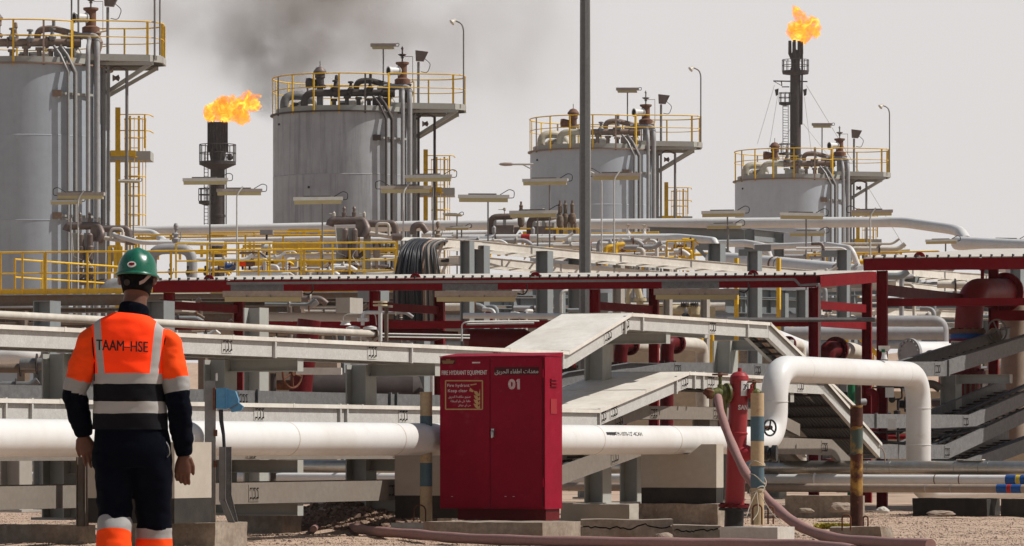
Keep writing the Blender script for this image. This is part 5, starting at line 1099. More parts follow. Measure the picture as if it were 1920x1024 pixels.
wpipe('white pipe emerging between manifolds at left', [(210, 440, 124), (262, 455, 123), (330, 455, 123), (420, 457, 123)], .07, bend=.3)
wpipe('lower white pipe in the yellow railing zone', [(480, 482, 128), (610, 481, 128), (742, 483, 128)], .07)
wpipe('white pipe bending behind the mushroom valve at left', [(245, 434, 138), (285, 436, 138), (312, 455, 136), (312, 475, 136)], .11, bend=.5)
wpipe('white pipe between manifold and the bent white pipe', [(790, 440, 130), (920, 437, 130)], .09)
wpipe('thin white pipe behind the yellow frames right of mast', [(1110, 479, 125), (1300, 475, 124)], .06)
wpipe('white clad vessel under the railing by the roof edge', [(445, 517, 118), (540, 514, 118)], .09)
wpipe('pale covered pipe end above the shelter roof left of the cables', [(668, 516, 118), (742, 514, 118)], .1, 'pipe_dusty')
wpipe('grey inverted U pipe loop right of the worker helmet', [(284, 520, 120), (284, 467, 120), (360, 466, 120), (360, 520, 120)], .15, 'pipe_grey', bend=.55)
wpipe('fat grey pipe elbow behind the worker helmet left side', [(195, 552, 116), (205, 535, 116), (240, 528, 116)], .17, 'pipe_grey', bend=.3)
wpipe('short white pipe with cap at the right edge behind the shelter', [(1850, 500, 100), (1990, 508, 99)], .12)
b = MB().ibeam(W(1218, 438, 134), W(1396, 442, 132), .3, .42, tf=.03); single('support_beam', b, M['steel_blue'], 'blue grey beam under the thick white pipe right of third tank', 'beam', loc=W(1300, 440, 133))
T = Thing('pipe_bent', 'large blue grey steel bent in front of the fourth tank', 'support', W(1440, 500, 128))
T.part('post', MB().ibeam(W(1405, 520, 128), W(1405, 431, 128), .3, .3, up=UX), M['steel_blue']); T.part('post', MB().ibeam(W(1460, 520, 131), W(1460, 438, 131), .3, .3, up=UX), M['steel_blue']); T.part('beam', MB().ibeam(W(1400, 440, 128), W(1470, 447, 132), .3, .36), M['steel_blue'])
for i, (x0, x1, y, D) in enumerate(((1385, 1420, 474, 100), (1540, 1590, 476, 104), (1310, 1345, 463, 122), (1415, 1445, 465, 118))):
    single('pipe_bracket', MB().cb(W((x0 + x1) / 2, y, D), (x1 - x0) * D / F, .3, 12 * D / F), M['steel_blue'], ['blue grey bracket beside the glossy white pipe', 'blue grey bracket under the right bent pipe', 'blue grey bracket below the twin white bends', 'short blue grey bracket by the big bent'][i], 'bracket', loc=W(x0, y, D))
for i, (x0, y0, x1, y1) in enumerate(((1305, 462, 1330, 487), (1352, 462, 1376, 482))):
    single('diagonal_brace', MB().bar(W(x0, y0, 119), W(x1, y1, 119), .08, .1), M['steel_blue'], ['left', 'right'][i] + ' diagonal blue grey brace below the twin white bends', 'brace', loc=W(x0, y0, 119))
# ================================================================ valve manifolds
def manifold(ox, oy, D, s_, label, mt='pipe_clad', mt2='pipe_dusty', full=True):
    """clad pipe header with relief valves and control valve legs; ox, oy is the header left end"""
    T = Thing('valve_manifold', label, 'valves', W(ox + 60 * s_, oy + 150 * s_, D)); k = D / F * s_
    def q(x, y, d=0): return W(ox + x * s_, oy + y * s_, D + d)
    P = lambda nm, mb, m_: T.part(nm, mb, M[m_])
    P('header', MB().tube([q(0, 12), q(3, 3), q(60, 2), q(68, 20, -.2), q(60, 32, -.2)], 7.5 * k, 14, bend=8 * k), mt)
    P('clad_elbow', MB().bar(q(53, 4, -.1), q(53, 32, -.1), 13 * k, 12 * k, up=UY), mt)
    P('header', MB().tube([q(68, 8), q(116, 8), q(118, 28)], 6.5 * k, 14, bend=6 * k), mt)
    P('bypass_loop', MB().tube([q(84, 30, -.3), q(84, 8, -.3), q(106, 8, -.3), q(106, 30, -.3)], 2.6 * k, 10, bend=6 * k), mt2)
    P('white_branch', MB().tube([q(64, 24, -.2), q(120, 33, -.2)], 4 * k, 12), mt2); P('clad_joint', MB().lathe(q(112, 32, -.25), UX, [(0, 0), (6.5 * k, 0), (6.5 * k, 18 * k), (0, 18 * k)], 14), mt)
    for x in (26, 44): P('relief_valve', MB().lathe(q(x, 0), UZ, [(4.2 * k, 0), (4.2 * k, 12 * k), (2.6 * k, 13 * k), (2.6 * k, 18 * k), (3.6 * k, 19 * k), (2 * k, 22 * k), (0, 24 * k)], 12), mt)
    for x in (8, 62): P('needle_valve', MB().lathe(q(x, 0), UZ, [(1.2 * k, 0), (2.8 * k, 6 * k), (2.8 * k, 11 * k), (1 * k, 13 * k), (0, 15 * k)], 10).cyl(q(x - 9, -10), q(x, -9), .8 * k, 6), mt2)
    for x, dd_ in ((16, 'steel_paint'), (38, 'steel_paint'), (65, 'steel_paint')):
        P('support_leg', MB().bar(q(x, 16), q(x, 125), 8.5 * k, 8.5 * k, up=UY), dd_); P('lit_edge', MB().bar(q(x + 6.5, 16, -.05), q(x + 6.5, 125, -.05), 4 * k, 4 * k, up=UY), 'steel_cream')  # pale strip paints the sunlit side of each grey leg
    for x in (28, 45):
        P('control_valve', MB().lathe(q(x, 102, -.3), UZ, [(3 * k, 0), (7 * k, 4 * k), (7 * k, 7 * k), (3 * k, 9 * k), (3.5 * k, 18 * k), (7 * k, 20 * k), (7 * k, 23 * k), (3 * k, 26 * k), (3 * k, 34 * k), (7 * k, 36 * k), (7.2 * k, 60 * k), (5.5 * k, 62 * k), (5.5 * k, 82 * k), (2 * k, 86 * k)], 14), mt)
        P('valve_flange', MB().flange(q(x, 80, -.3), UZ, 9 * k, 1.4 * k, 8, 16), mt2); P('valve_flange', MB().flange(q(x, 92, -.3), UZ, 9 * k, 1.4 * k, 8, 16), mt2)
    P('lower_pipe', MB().lathe(q(20, 108, -.3), UX, [(0, 0), (6 * k, 0), (6 * k, 34 * k), (4 * k, 36 * k), (4 * k, 42 * k), (6 * k, 44 * k), (6 * k, 66 * k), (0, 66 * k)], 14), mt)
    P('end_bend', MB().tube([q(88, 106, -.3), q(100, 104, -.3), q(108, 110, -.3), q(109, 125, -.3)], 5 * k, 12, bend=8 * k), 'pipe_white')
    P('valve_actuator', MB().lathe(q(84, 70, -.2), UZ, [(3 * k, -20 * k), (3 * k, 0), (6 * k, 2 * k), (7 * k, 16 * k), (4 * k, 22 * k), (2 * k, 28 * k), (0, 30 * k)], 14), 'pipe_tan')
    P('tubing', MB().tube([q(10, 12, -.4), q(14, 60, -.4), q(30, 66, -.4)], .9 * k, 5, bend=4 * k).tube([q(50, 50, -.5), q(40, 66, -.5), q(52, 84, -.5), q(60, 78, -.5)], .9 * k, 5, bend=4 * k), 'galv')
    return T
manifold(124, 421, 124, 1.0, 'brown clad valve manifold on grey legs left of the helmet')
manifold(618, 411, 124, 1.05, 'brown clad valve manifold on grey legs left of the drum of cables')
def smallman(label, ox, oy, D, s_, mt='pipe_brown'):
    T = Thing('valve_manifold', label, 'valves', W(ox, oy + 60, D)); k = D / F * s_
    def q(x, y, d=0): return W(ox + x * s_, oy + y * s_, D + d)
    P = lambda nm, mb, m_: T.part(nm, mb, M[m_])
    P('clad_elbow', MB().tube([q(0, 42), q(0, 5), q(40, 4)], 6 * k, 14, bend=13 * k), mt); P('cone', MB().lathe(q(40, 4), UX, [(6 * k, 0), (3.5 * k, 10 * k), (3.5 * k, 14 * k)], 14), 'pipe_dusty')
    P('relief_valve', MB().lathe(q(57, 10), UZ, [(3 * k, -14 * k), (6 * k, -10 * k), (7 * k, 0), (6 * k, 8 * k), (3 * k, 10 * k), (3.6 * k, 24 * k), (4 * k, 26 * k), (2 * k, 29 * k), (2 * k, 34 * k), (0, 34 * k)], 14), 'steel_rust')
    P('valve_box', MB().cb(q(24, 32, -.3), 38 * k, .4, 22 * k, UX, UY), 'pipe_clad'); P('valve_cone', MB().prism([q(44, 24, -.3), q(56, 24, -.3), q(44, 42, -.3)], UY * .3), 'pipe_clad')
    for x in (8, 26): P('support_leg', MB().bar(q(x, 10), q(x, 62), 6 * k, 6 * k, up=UY), 'steel_paint')
    P('gauge', MB().lathe(q(6, 30, -.5), UZ, [(3 * k, -18 * k), (2 * k, -8 * k), (4 * k, -4 * k), (4 * k, 5 * k), (2 * k, 8 * k), (0, 9 * k)], 12), 'pipe_grey')
    P('small_valves', MB().lathe(q(30, 52, -.5), UX, [(0, 0), (6 * k, 0), (4 * k, 6 * k), (6 * k, 12 * k), (3 * k, 16 * k), (0, 17 * k)], 10).lathe(q(5, 54, -.5), UX, [(0, -4 * k), (4 * k, 0), (0, 4 * k)], 8), 'soot')
    P('needle_valve', MB().lathe(q(26, 0), UZ, [(1 * k, 0), (1 * k, 6 * k), (3 * k, 8 * k), (3 * k, 12 * k), (0, 13 * k)], 10).cyl(q(14, -9), q(25, -9), .8 * k, 5), 'pipe_dusty')
    return T
smallman('brown clad valve group left of the row of relief valves', 920, 402, 128, 1.0)
smallman('brown clad valve group with three relief valves beside the mast', 993, 404, 128, 1.0)
T = Thing('relief_valve_row', 'three upright relief valves just left of the tall mast', 'valves', W(1062, 430, 129)); k = 129 / F
for i, px in enumerate((1050, 1060, 1073)): T.part('relief_valve', MB().lathe(W(px, 430, 129), UZ, [(3 * k, 0), (4 * k, 10 * k), (7 * k, 14 * k), (7.5 * k, 22 * k), (6 * k, 28 * k), (3.4 * k, 30 * k), (3.8 * k, 44 * k), (4.2 * k, 46 * k), (2 * k, 49 * k), (2 * k, 54 * k), (0, 54 * k)], 14), M['steel_rust'])
T = Thing('bank_of_legs', 'grey pipe legs below the brown clad header left of the mast', 'supports', W(1030, 470, 129.5))
for px in (992, 1008, 1022, 1038, 1052, 1068, 1078): T.part('leg', MB().cyl(W(px, 470, 129.5), W(px, 418, 129.5), .06, 8), M['steel_rust'] if px % 3 else M['steel_paint'])
single('clad_bend', MB().tube([W(774, 440, 127), W(775, 424, 127), W(790, 420, 127), W(800, 436, 127)], .1, 14, bend=.16), M['pipe_clad'], 'brown clad pipe bend above the black cable bundle', 'pipe', loc=W(774, 440, 127))
def mushroom(label, px, py, D, s_=1, mt='pipe_grey'):
    k = D / F * s_; b = MB().lathe(W(px, py, D), UZ, [(5 * k, 0), (6 * k, 4 * k), (7 * k, 9 * k), (4 * k, 12 * k), (5 * k, 16 * k), (6 * k, 18 * k), (2 * k, 21 * k), (2 * k, 24 * k), (4 * k, 27 * k), (4.5 * k, 33 * k), (3 * k, 37 * k), (0, 38 * k)], 14)
    b.tube([W(px - 6 * s_, py - 4 * s_, D), W(px - 8 * s_, py - 14 * s_, D), W(px - 5 * s_, py - 20 * s_, D)], 1 * k, 5).tube([W(px + 6 * s_, py - 4 * s_, D), W(px + 9 * s_, py - 14 * s_, D), W(px + 9 * s_, py - 22 * s_, D)], 1 * k, 5)
    return single('gauge_valve', b, M[mt], label, 'valve', loc=W(px, py, D))
mushroom('round gauge valve on the white pipe right of the helmet', 330, 458, 122, 1.05); mushroom('gauge valve on the white pipe above the drum cables', 821, 449, 124, .9, 'concrete')
for i, (px, py, D, s_) in enumerate(((320, 516, 118, .6), (352, 517, 118, .5), (385, 517, 118, .5), (410, 517, 118, .5))): mushroom('small dark valve standing at the left end of the shelter roof ' + ['nearest the helmet', 'second from the helmet', 'third from the helmet', 'fourth from the helmet'][i], px, py, D, s_, 'soot')
for i, (px, py) in enumerate(((1178, 440), (1208, 441))):
    k = 127 / F; single('handwheel_valve', MB().lathe(W(px, py, 127), UZ, [(6 * k, -4 * k), (5 * k, 2 * k), (2.5 * k, 6 * k), (1.2 * k, 8 * k), (1.2 * k, 16 * k), (4 * k, 17 * k), (5 * k, 19 * k), (0, 20 * k)], 12), M['pipe_dusty'], ['taller handwheel valve above the yellow rail right of the mast', 'smaller handwheel valve near the third tank pipes'][i], 'valve', loc=W(px, py, 127))
for i, (px, py) in enumerate(((853, 445), (1168, 462), (1068, 455))):
    single('pipe_flange', MB().flange(W(px, py, 126.6), UX, .17, .05, 8, 16), M['galv' if i != 1 else 'rust_valve'], ['flange on the white pipe beside the mast', 'rusty flange on the lower white pipe right of mast', 'flange on white pipe just left of the mast'][i], 'flange', loc=W(px, py, 126.6))
single('green_box', MB().cb(W(1173, 453, 129), .28, .2, .09), M['green'], 'small green box under the white pipes right of mast', 'box', loc=W(1173, 453, 129))
for i, (px, py, mt) in enumerate(((468, 492, 'rust_valve'), (455, 492, 'orange'), (432, 500, 'blue'), (500, 436, 'pipe_grey'), (1275, 463, 'rust_valve'), (500, 465, 'galv'))):
    k = 122 / F
    T = Thing('actuator', ['brown valve actuator behind the yellow rail', 'orange valve actuator behind the yellow rail', 'small dark blue motor left of the orange actuator', 'grey box on the yellow beam', 'brown box near the yellow barrier', 'grey actuator above the rail centre left'][i], 'actuator', W(px, py + 10, 122))
    T.part('body', MB().lathe(W(px - 10, py, 122), UX, [(0, 0), (7 * k, 0), (8 * k, 5 * k), (8 * k, 15 * k), (6 * k, 20 * k), (0, 20 * k)], 12) if i not in (3, 4) else MB().cb(W(px, py, 122), 24 * k, .3, 9 * k), M[mt])
    T.part('stem', MB().cyl(W(px, py + 14, 122), W(px, py, 122), 2 * k, 8), M['soot'])
rd = random.Random(11)
for i in range(26):     # small valves and fittings among the piping
    px = rd.uniform(400, 740) if i < 12 else rd.uniform(1110, 1300); py = rd.uniform(485, 512) if i < 12 else rd.uniform(452, 482); D = rd.uniform(119, 130); k = D / F
    ax_ = rd.choice([UX, UZ]); mv_ = rd.choice(['soot', 'pipe_dusty', 'rust_valve', 'galv']); single('small_valve', MB().lathe(W(px, py, D), ax_, [(0, -6 * k), (3.5 * k, -6 * k), (1.8 * k, -2 * k), (3 * k, 0), (1.8 * k, 2 * k), (3.5 * k, 6 * k), (0, 6 * k)], 10).cyl(W(px, py, D), W(px, py - 8, D), 1.1 * k, 6), M[mv_], {'soot': 'black', 'pipe_dusty': 'cream', 'rust_valve': 'rusty brown', 'galv': 'silvery'}[mv_] + ' small valve among the crowded pipes ' + ('behind the yellow railing' if i < 12 else 'right of the tall mast'), 'valve', {'soot': 'black', 'pipe_dusty': 'cream', 'rust_valve': 'rusty', 'galv': 'silvery'}[mv_] + ' small valves ' + ('behind the yellow railing' if i < 12 else 'right of the tall mast'), loc=W(px, py, D))
# ================================================================ lamps on poles
def tlamp(px0, px1, y, label, D=118, base=545, kind=0, side=1, group=None, pole=True, u=None):
    """box lamp on a thin pole; kind 0: pole from below, kind 1: pole hooked over the top"""
    tl = ((px0 * 7) % 5 - 2) * .55; c0, c1 = W(px0, y - tl * .5, D), W(px1, y + tl * .5, D + ((px0 * 3) % 4 - 1.5) * .1); k = D / F; u = (c1 - c0).normalized(); v = UZ.cross(u); L_ = (c1 - c0).length
    T = Thing('pole_light', label, 'light', W((px0 + px1) / 2, base, D), group)
    def sec(o, P_): return [o + v * a + UZ * b_ for a, b_ in P_]
    hh = L_ * .045; ww = .11
    T.part('housing', MB().prism(sec(c0, [(-ww, 0), (-ww * .9, hh * 1.5), (ww * .9, hh * 1.5), (ww, 0)]), c1 - c0), M['lamp_white'] if kind == 0 else M['lamp_old'])
    T.part('lens', MB().prism(sec(c0 + u * L_ * .02, [(-ww * .95, -.002), (-ww * .6, -hh * 1.6), (ww * .6, -hh * 1.6), (ww * .95, -.002)]), u * L_ * .95), M['lamp_lens'])
    e = c1 if side > 0 else c0; s_ = side
    T.part('lamp_cable', MB().tube([e - u * s_ * L_ * .18 + UZ * hh * 1.6, e + UZ * hh * 4, e + u * s_ * L_ * .1 + UZ * hh * 3.2, e + u * s_ * L_ * .09 + UZ * hh * .2, e - u * s_ * L_ * .01 + UZ * hh * .2], .011, 5, bend=.06), M['black'])
    T.part('top_plate', MB().bar(c0 + u * L_ * .2 + UZ * hh * 1.85, c0 + u * L_ * .75 + UZ * hh * 1.85, .1, hh * .5), M['galv_dark_or_shaded'])
    if pole:
        m_ = (c0 + c1) / 2; b0_ = W((px0 + px1) / 2 + (8 if kind == 0 else -4), base, D)
        if kind == 0: T.part('pole', MB().cyl(Vector((b0_.x, D, b0_.z)), Vector((b0_.x, D, m_.z - hh)), .022, 8), M['post_grey'])
        else: T.part('pole', MB().tube([Vector((b0_.x, D - .2, b0_.z)), Vector((b0_.x, D - .2, m_.z - hh * 1.5)), m_ + UX * .1 + UZ * hh * 2.4 - UY * .14], .022, 8, bend=.1), M['galv'])
    return T
for a in ((108, 196, 367, 'pole light hooked over at far left in front of the first tank', 1, -1), (95, 154, 379, 'shorter pole light just below its neighbour at far left', 0, 1), (343, 428, 340, 'pole light across the left flare stack', 0, 1), (406, 492, 360, 'hooked pole light right of the left flare stack', 1, 1),
          (550, 643, 376, 'pole light in front of the lower left of the second tank', 0, 1), (713, 808, 355, 'hooked pole light over the second tank downpipes', 1, -1), (760, 848, 334, 'pole light just right of the hooked one by the second tank', 0, 1), (859, 955, 372, 'pole light between second tank and third tank', 0, 1),
          (980, 1065, 341, 'pole light left of the tall mast', 0, 1), (1110, 1200, 331, 'hooked pole light right of the tall mast', 1, -1), (1315, 1397, 401, 'pole light between third and fourth tank', 0, 1), (1462, 1545, 405, 'pole light low in front of the fourth tank', 0, 1),
          (1595, 1674, 399, 'hooked pole light over the fourth tank ladder', 1, -1), (1735, 1795, 453, 'pole light above the right shelter roof', 0, 1), (1852, 1925, 453, 'pole light above the right end of the right shelter', 0, 1), (1480, 1548, 438, 'pole light under the white pipe in front of the fourth tank', 0, 1), (955, 1045, 401, 'pole light behind the clad pipes left of the mast', 0, 1), (1325, 1390, 424, 'lamp just below the thick white pipe left of fourth tank', 0, 1)):
    tlamp(a[0], a[1], a[2], a[3], 118 if a[2] < 430 else 124, 548, a[4], a[5])
tlamp(222, 262, 340, 'small pole light in front of the first tank ladder', 124, 548, 0, 1); tlamp(832, 866, 403, 'small pole light right of the second tank ladder', 126, 548, 0, 1); tlamp(835, 880, 428, 'lamp just above the drum cables', 126, 548, 0, 1)
T = Thing('pole_light', 'bare pole with bent head beside the tall mast', 'light', W(1128, 480, 120)); T.part('pole', MB().tube([W(1128, 480, 120), W(1128, 335, 120), W(1108, 322, 120)], .022, 8, bend=.12), M['galv']); T.part('head', MB().bar(W(1112, 326, 120), W(1092, 320, 120), .1, .05), M['lamp_white'])
T = Thing('street_lamp', 'grey street lamp arm sticking out left of the third tank', 'lamp', W(994, 320, 140)); k = 140 / F
T.part('arm', MB().tube([W(1000, 308, 140), W(960, 308, 140)], .035, 8).tube([W(996, 317, 140), W(980, 309, 140)], .02, 6), M['galv']); T.part('head', MB().lathe(W(935, 308, 140), UX, [(0, 0), (2.6 * k, 4 * k), (3.6 * k, 12 * k), (3 * k, 24 * k), (1.5 * k, 28 * k)], 12), M['lamp_old'])

for i, (y, mt_, lb) in enumerate(((577, 'pipe_dusty', 'upper'), (599, 'pipe_grey', 'middle'), (623, 'pipe_tan', 'lower'), (649, 'pipe_grey', 'lowest'))):
    hpipe(-40, 1980, y, y - 3, 146, 143, .14, M[mt_], lb + ' far pipe running through the background pipe rack') if True else None

for i, (x0, x1, y, D, lb) in enumerate(((378, 604, 446, 136, 'long yellow beam above the railing between flare and second tank'), (255, 420, 447, 137, 'yellow beam behind the white pipe at left'), (455, 600, 462, 133, 'second yellow beam in front of the grey frames'), (640, 742, 470, 130, 'yellow beam behind the manifold legs'), (1110, 1232, 441, 130, 'yellow beam under the thick white pipe right of the mast'), (1120, 1290, 474, 127, 'yellow beam low behind the pale tray'), (980, 1085, 437, 131, 'yellow beam above the flow arrow pipe'), (1600, 1700, 505, 128, 'yellow beam left of the right shelter roof'))):
    T = Thing('yellow_beam', lb, 'beam', W(x0, y, D)); T.part('beam', MB().bar(W(x0, y, D), W(x1, y - 1, D), .1, .1), M['yellow'])
    n = max(2, int((x1 - x0) / 38))
    for k in range(n + 1): x = x0 + (x1 - x0) * k / n; T.part('post', MB().bar(W(x, y + 40, D + .1), W(x, y + 3, D + .1), .08, .08, up=UY), M['yellow'])
railing('fourth yellow handrail low behind the shelter roof left half', [W(330, 522, 117), W(742, 520, 116)], .95, .9, toe=False)

def pipe_clutter(label, x0, x1, y0, y1, D0_, D1_, n, seed, rmin, rmax, mats, vertical=.4):
    """dense field piping: each run and each fitting is its own part"""
    rd = random.Random(seed); T = Thing('field_piping', label, 'pipework', W((x0 + x1) / 2, y1, D0_))
    for i in range(n):
        D = rd.uniform(D0_, D1_); x = rd.uniform(x0, x1); y = rd.uniform(y0, y1); r_ = rd.uniform(rmin, rmax); m_ = M[rd.choice(mats)]; L_ = rd.uniform(25, 110)
        k = D / F
        if rd.random() < vertical:
            T.part('riser', MB().tube([W(x, y1 + 12, D), W(x, y, D), W(x + rd.choice((-1, 1)) * rd.uniform(8, 26), y - rd.uniform(-2, 2), D + .1)], r_, 8, bend=r_ * 3), m_)
            T.part('fitting', MB().lathe(W(x, y + rd.uniform(6, 16), D), UZ, [(0, -2.5 * k), (3.4 * k, -2.5 * k), (2 * k, -1 * k), (2 * k, 1 * k), (3.4 * k, 2.5 * k), (0, 2.5 * k)], 8), M[rd.choice(('soot', 'rust_valve', 'pipe_dusty', 'galv'))])
        else:
            T.part('pipe_run', MB().tube([W(x - L_ / 2, y, D), W(x + L_ / 2 - 12, y + rd.uniform(-1, 1), D), W(x + L_ / 2, y + rd.choice((-9, 9)), D)], r_, 8, bend=r_ * 3), m_)
            T.part('flange', MB().lathe(W(x, y, D), UX, [(0, -1.2 * k), (r_ * 1.9, -1.2 * k), (r_ * 1.9, 1.2 * k), (0, 1.2 * k)], 10), M[rd.choice(('soot', 'pipe_dusty', 'galv', 'rust_valve'))])
wm = ('pipe_white', 'pipe_white', 'pipe_dusty', 'pipe_grey', 'pipe_clad', 'yellow')
pipe_clutter('crowded small white and brown pipes behind the yellow railing', 380, 745, 470, 512, 118, 134, 34, 31, .03, .07, wm)
pipe_clutter('crowded small pipes and yellow steel right of the tall mast', 1105, 1330, 448, 486, 118, 132, 34, 32, .03, .075, wm + ('yellow', 'yellow'))
pipe_clutter('crowded small pipes left of the tall mast above the pale tray', 850, 1085, 445, 470, 120, 131, 20, 33, .03, .07, wm)
pipe_clutter('small pipes and fittings in front of the fourth tank', 1380, 1700, 448, 505, 112, 135, 26, 34, .03, .08, wm)
pipe_clutter('dim grey pipes and fittings seen under the long shelter at left', 330, 760, 560, 640, 72, 92, 34, 35, .02, .06, ('pipe_grey', 'steel_blue', 'pipe_clad', 'galv', 'steel_rust'), .5)
pipe_clutter('dim grey pipes and fittings seen under the long shelter at centre', 860, 1240, 545, 640, 74, 96, 34, 36, .02, .06, ('pipe_grey', 'steel_blue', 'pipe_clad', 'galv', 'maroon'), .5)
pipe_clutter('dark pipes and cables tangled behind the loop pipe', 1500, 1720, 715, 835, 60, 74, 30, 37, .02, .07, ('maroon', 'soot', 'black', 'steel_rust', 'pipe_grey'), .6)
pipe_clutter('maroon and grey pipes crowded below the foam valve', 1770, 1930, 690, 800, 70, 84, 22, 38, .03, .09, ('maroon', 'soot', 'pipe_tan', 'steel_rust', 'pipe_grey'), .6)
pipe_clutter('grey pipes glimpsed beyond the right shelter beams', 1540, 1930, 500, 600, 80, 98, 30, 39, .03, .07, ('pipe_grey', 'steel_blue', 'galv', 'pipe_dusty'), .4)
pipe_clutter('dark pipes between the columns at far left', 0, 160, 650, 740, 48, 62, 14, 40, .03, .08, ('pipe_grey', 'soot', 'steel_rust', 'galv_dark_or_shaded'), .4)
# ================================================================ tanks
def tank(px, D, pal, label, idx):
    c = G(px, D); RR = 2.82; zt = ZY(838 - 621.5 * 166 / D, D) if False else 13.75
    T = Thing('storage_tank', label, 'tank', Vector((c.x, c.y, .3)))
    tm, brown, elb, dark, wht = pal
    ring = lambda r0, z0, r1, z1, n=72: MB().lathe(c, UZ, [(r0, z0), (r1, z1)], n)
    h0 = .3
    cuts = [.3, 2.9, 5.6, 8.5, 11.35, zt]
    for i, (a, b_) in enumerate(zip(cuts, cuts[1:])):
        e = RR + .004 * (i % 2); T.part('shell_course', MB().lathe(c, UZ, [(e - .02, a), (e, a), (e, b_), (e - .02, b_)], 80), tm)
    for b_ in cuts[1:-1]: T.part('weld_seam', MB().lathe(c, UZ, [(RR, b_ - .018), (RR + .012, b_), (RR, b_ + .018)], 80), tm)
    T.part('foundation', MB().lathe(c, UZ, [(RR + .2, 0), (RR + .2, .3), (0, .3)], 48), M['concrete'])
    T.part('roof', MB().lathe(c, UZ, [(RR + .10, zt), (RR + .10, zt + .03), (0, zt + .12)], 80), tm)
    T.part('rim_angle', MB().lathe(c, UZ, [(RR, zt - .02), (RR + .11, zt - .02), (RR + .11, zt + .035), (RR - .1, zt + .035)], 80), brown)
    T.part('curb', MB().lathe(c, UZ, [(RR - .12, zt + .036), (RR - .12, zt + .24), (RR - .16, zt + .24), (RR - .16, zt + .04)], 80), M['steel_paint'])
    P = lambda nm, mb, m_, par=None: T.part(nm, mb, m_ if not isinstance(m_, str) else M[m_], par)
    L = lambda x, y, z: Vector((c.x + x, c.y + y, z))
    zr = zt + .03
    # railing round the rim
    Hh = 1.42; tr = zr + Hh; a0, a1 = R(-52), R(-338)
    for rr, nm, z in ((.026, 'top_rail', tr), (.018, 'mid_rail', zr + .9)):
        P(nm, MB().tube(arc(c, RR + .02, a0, a1, 60, z), rr, 6), 'yellow')
    for k in range(15):
        a = a0 + (a1 - a0) * k / 14; q = L(math.cos(a) * (RR + .02), math.sin(a) * (RR + .02), zr - .1); P('railing_post', MB().bar(q, q + UZ * (Hh + .1), .065, .03, up=Vector((math.cos(a), math.sin(a), 0))), 'yellow' if k % 4 != 1 else brown)
    # side platform
    zp = zt + .42; pl = [L(1.7, -1.7, 0), L(4.25, -1.15, 0), L(4.65, -.6, 0), L(4.65, .7, 0), L(3.9, 1.3, 0), L(2.2, 1.3, 0)]
    b = MB().prism([Vector((p.x, p.y, zp)) for p in pl], UZ * -.05); P('platform_deck', b, 'steel_paint')
    for i in range(len(pl) - 1):
        p, q = Vector((pl[i].x, pl[i].y, zp - .12)), Vector((pl[i + 1].x, pl[i + 1].y, zp - .12)); P('platform_edge', MB().channel(p, q, .06, .22, side=1), 'steel_paint')
    for k, (yy) in enumerate((-1.2, .9)):
        P('platform_brace', MB().bar(L(4.35, yy, zp - .28), L(2.75, yy * .5, zp - 1.25), .09, .13), 'steel_paint'); P('platform_joist', MB().bar(L(2.0, yy, zp - .3), L(4.4, yy, zp - .3), .08, .12), 'steel_paint')
    rail = rounded([Vector((p.x, p.y, zp + 1.12)) for p in pl], .45, 6)
    P('platform_rail', MB().tube(rail, .026, 6), 'yellow'); 
    for f_ in (.52,): P('platform_rail', MB().tube([p - UZ * 1.12 * (1 - f_) for p in rail], .018, 6), 'yellow')
    for i, (x, y) in enumerate(((1.72, -1.68), (4.2, -1.14), (4.62, -.3), (4.62, .65), (3.2, 1.28), (2.3, 1.28))): P('platform_post', MB().bar(L(x, y, zp), L(x, y, zp + 1.12), .08 if i in (1, 2, 3) else .06, .05, up=UY), 'yellow')
    # ladder tower
    zl = zt - 2.7; X0 = 3.12
    P('ladder_stringer', MB().bar(L(X0, -.3, .3), L(X0, -.3, zl + 1.4), .17, .1, up=UY), 'yellow')
    for x in (3.55, 3.85): P('ladder_stringer', MB().bar(L(x, -.5, .3), L(x, -.5, zl + 1.1), .07, .05, up=UY), 'yellow')
    for i in range(9): P('cage_hoop', MB().tube(arc(L(3.7, -.2, zl - 4.2 + i * .65), .36, R(20), R(-200), 10), .02, 5), 'yellow')
    for k in range(5):
        a = R(10 - 50 * k); P('cage_bar', MB().cyl(L(3.7 + .36 * math.cos(a), -.2 + .36 * math.sin(a), zl - 5), L(3.7 + .36 * math.cos(a), -.2 + .36 * math.sin(a), zl + 1.05), .014, 5), 'yellow')
    for i in range(34): P('rung', MB().cyl(L(3.55, -.5, .5 + i * .33), L(3.85, -.5, .5 + i * .33), .014, 5), 'yellow')
    P('landing', MB().cb(L(3.5, .1, zl - .25), 1.5, 1.3, .3), 'steel_paint'); P('landing_frame', MB().bar(L(2.9, -.58, zl - .18), L(3.75, -.58, zl - .18), .04, .2), 'yellow')
    for z in (.6, 1.15): P('landing_rail', MB().tube([L(3.1, -.5, zl + z), L(4.2, -.5, zl + z), L(4.25, .6, zl + z)], .02, 6, bend=.2), 'yellow')
    P('landing_post', MB().bar(L(4.05, -.5, zl), L(4.05, -.5, zl + 1.15), .05, .05, up=UY), 'yellow')
    P('drain_pipe', MB().cyl(L(3.48, -.9, .3), L(3.48, -.9, zp - .5), .055, 10), dark)
    # down pipes on the front right
    def surf(x, o=.25): return -math.sqrt(max(.2, RR ** 2 - x ** 2)) - o
    for x, w_ in ((1.66, .11), (1.88, .15)): P('cable_duct', MB().tube([L(x - .52, surf(1.3) + .5, zt + .62), L(x - .28, surf(x) + .1, zt + .30), L(x, surf(x), zt - .3), L(x, surf(x), .3)], w_ * .5, 4), brown if idx == 1 else 'post_grey')
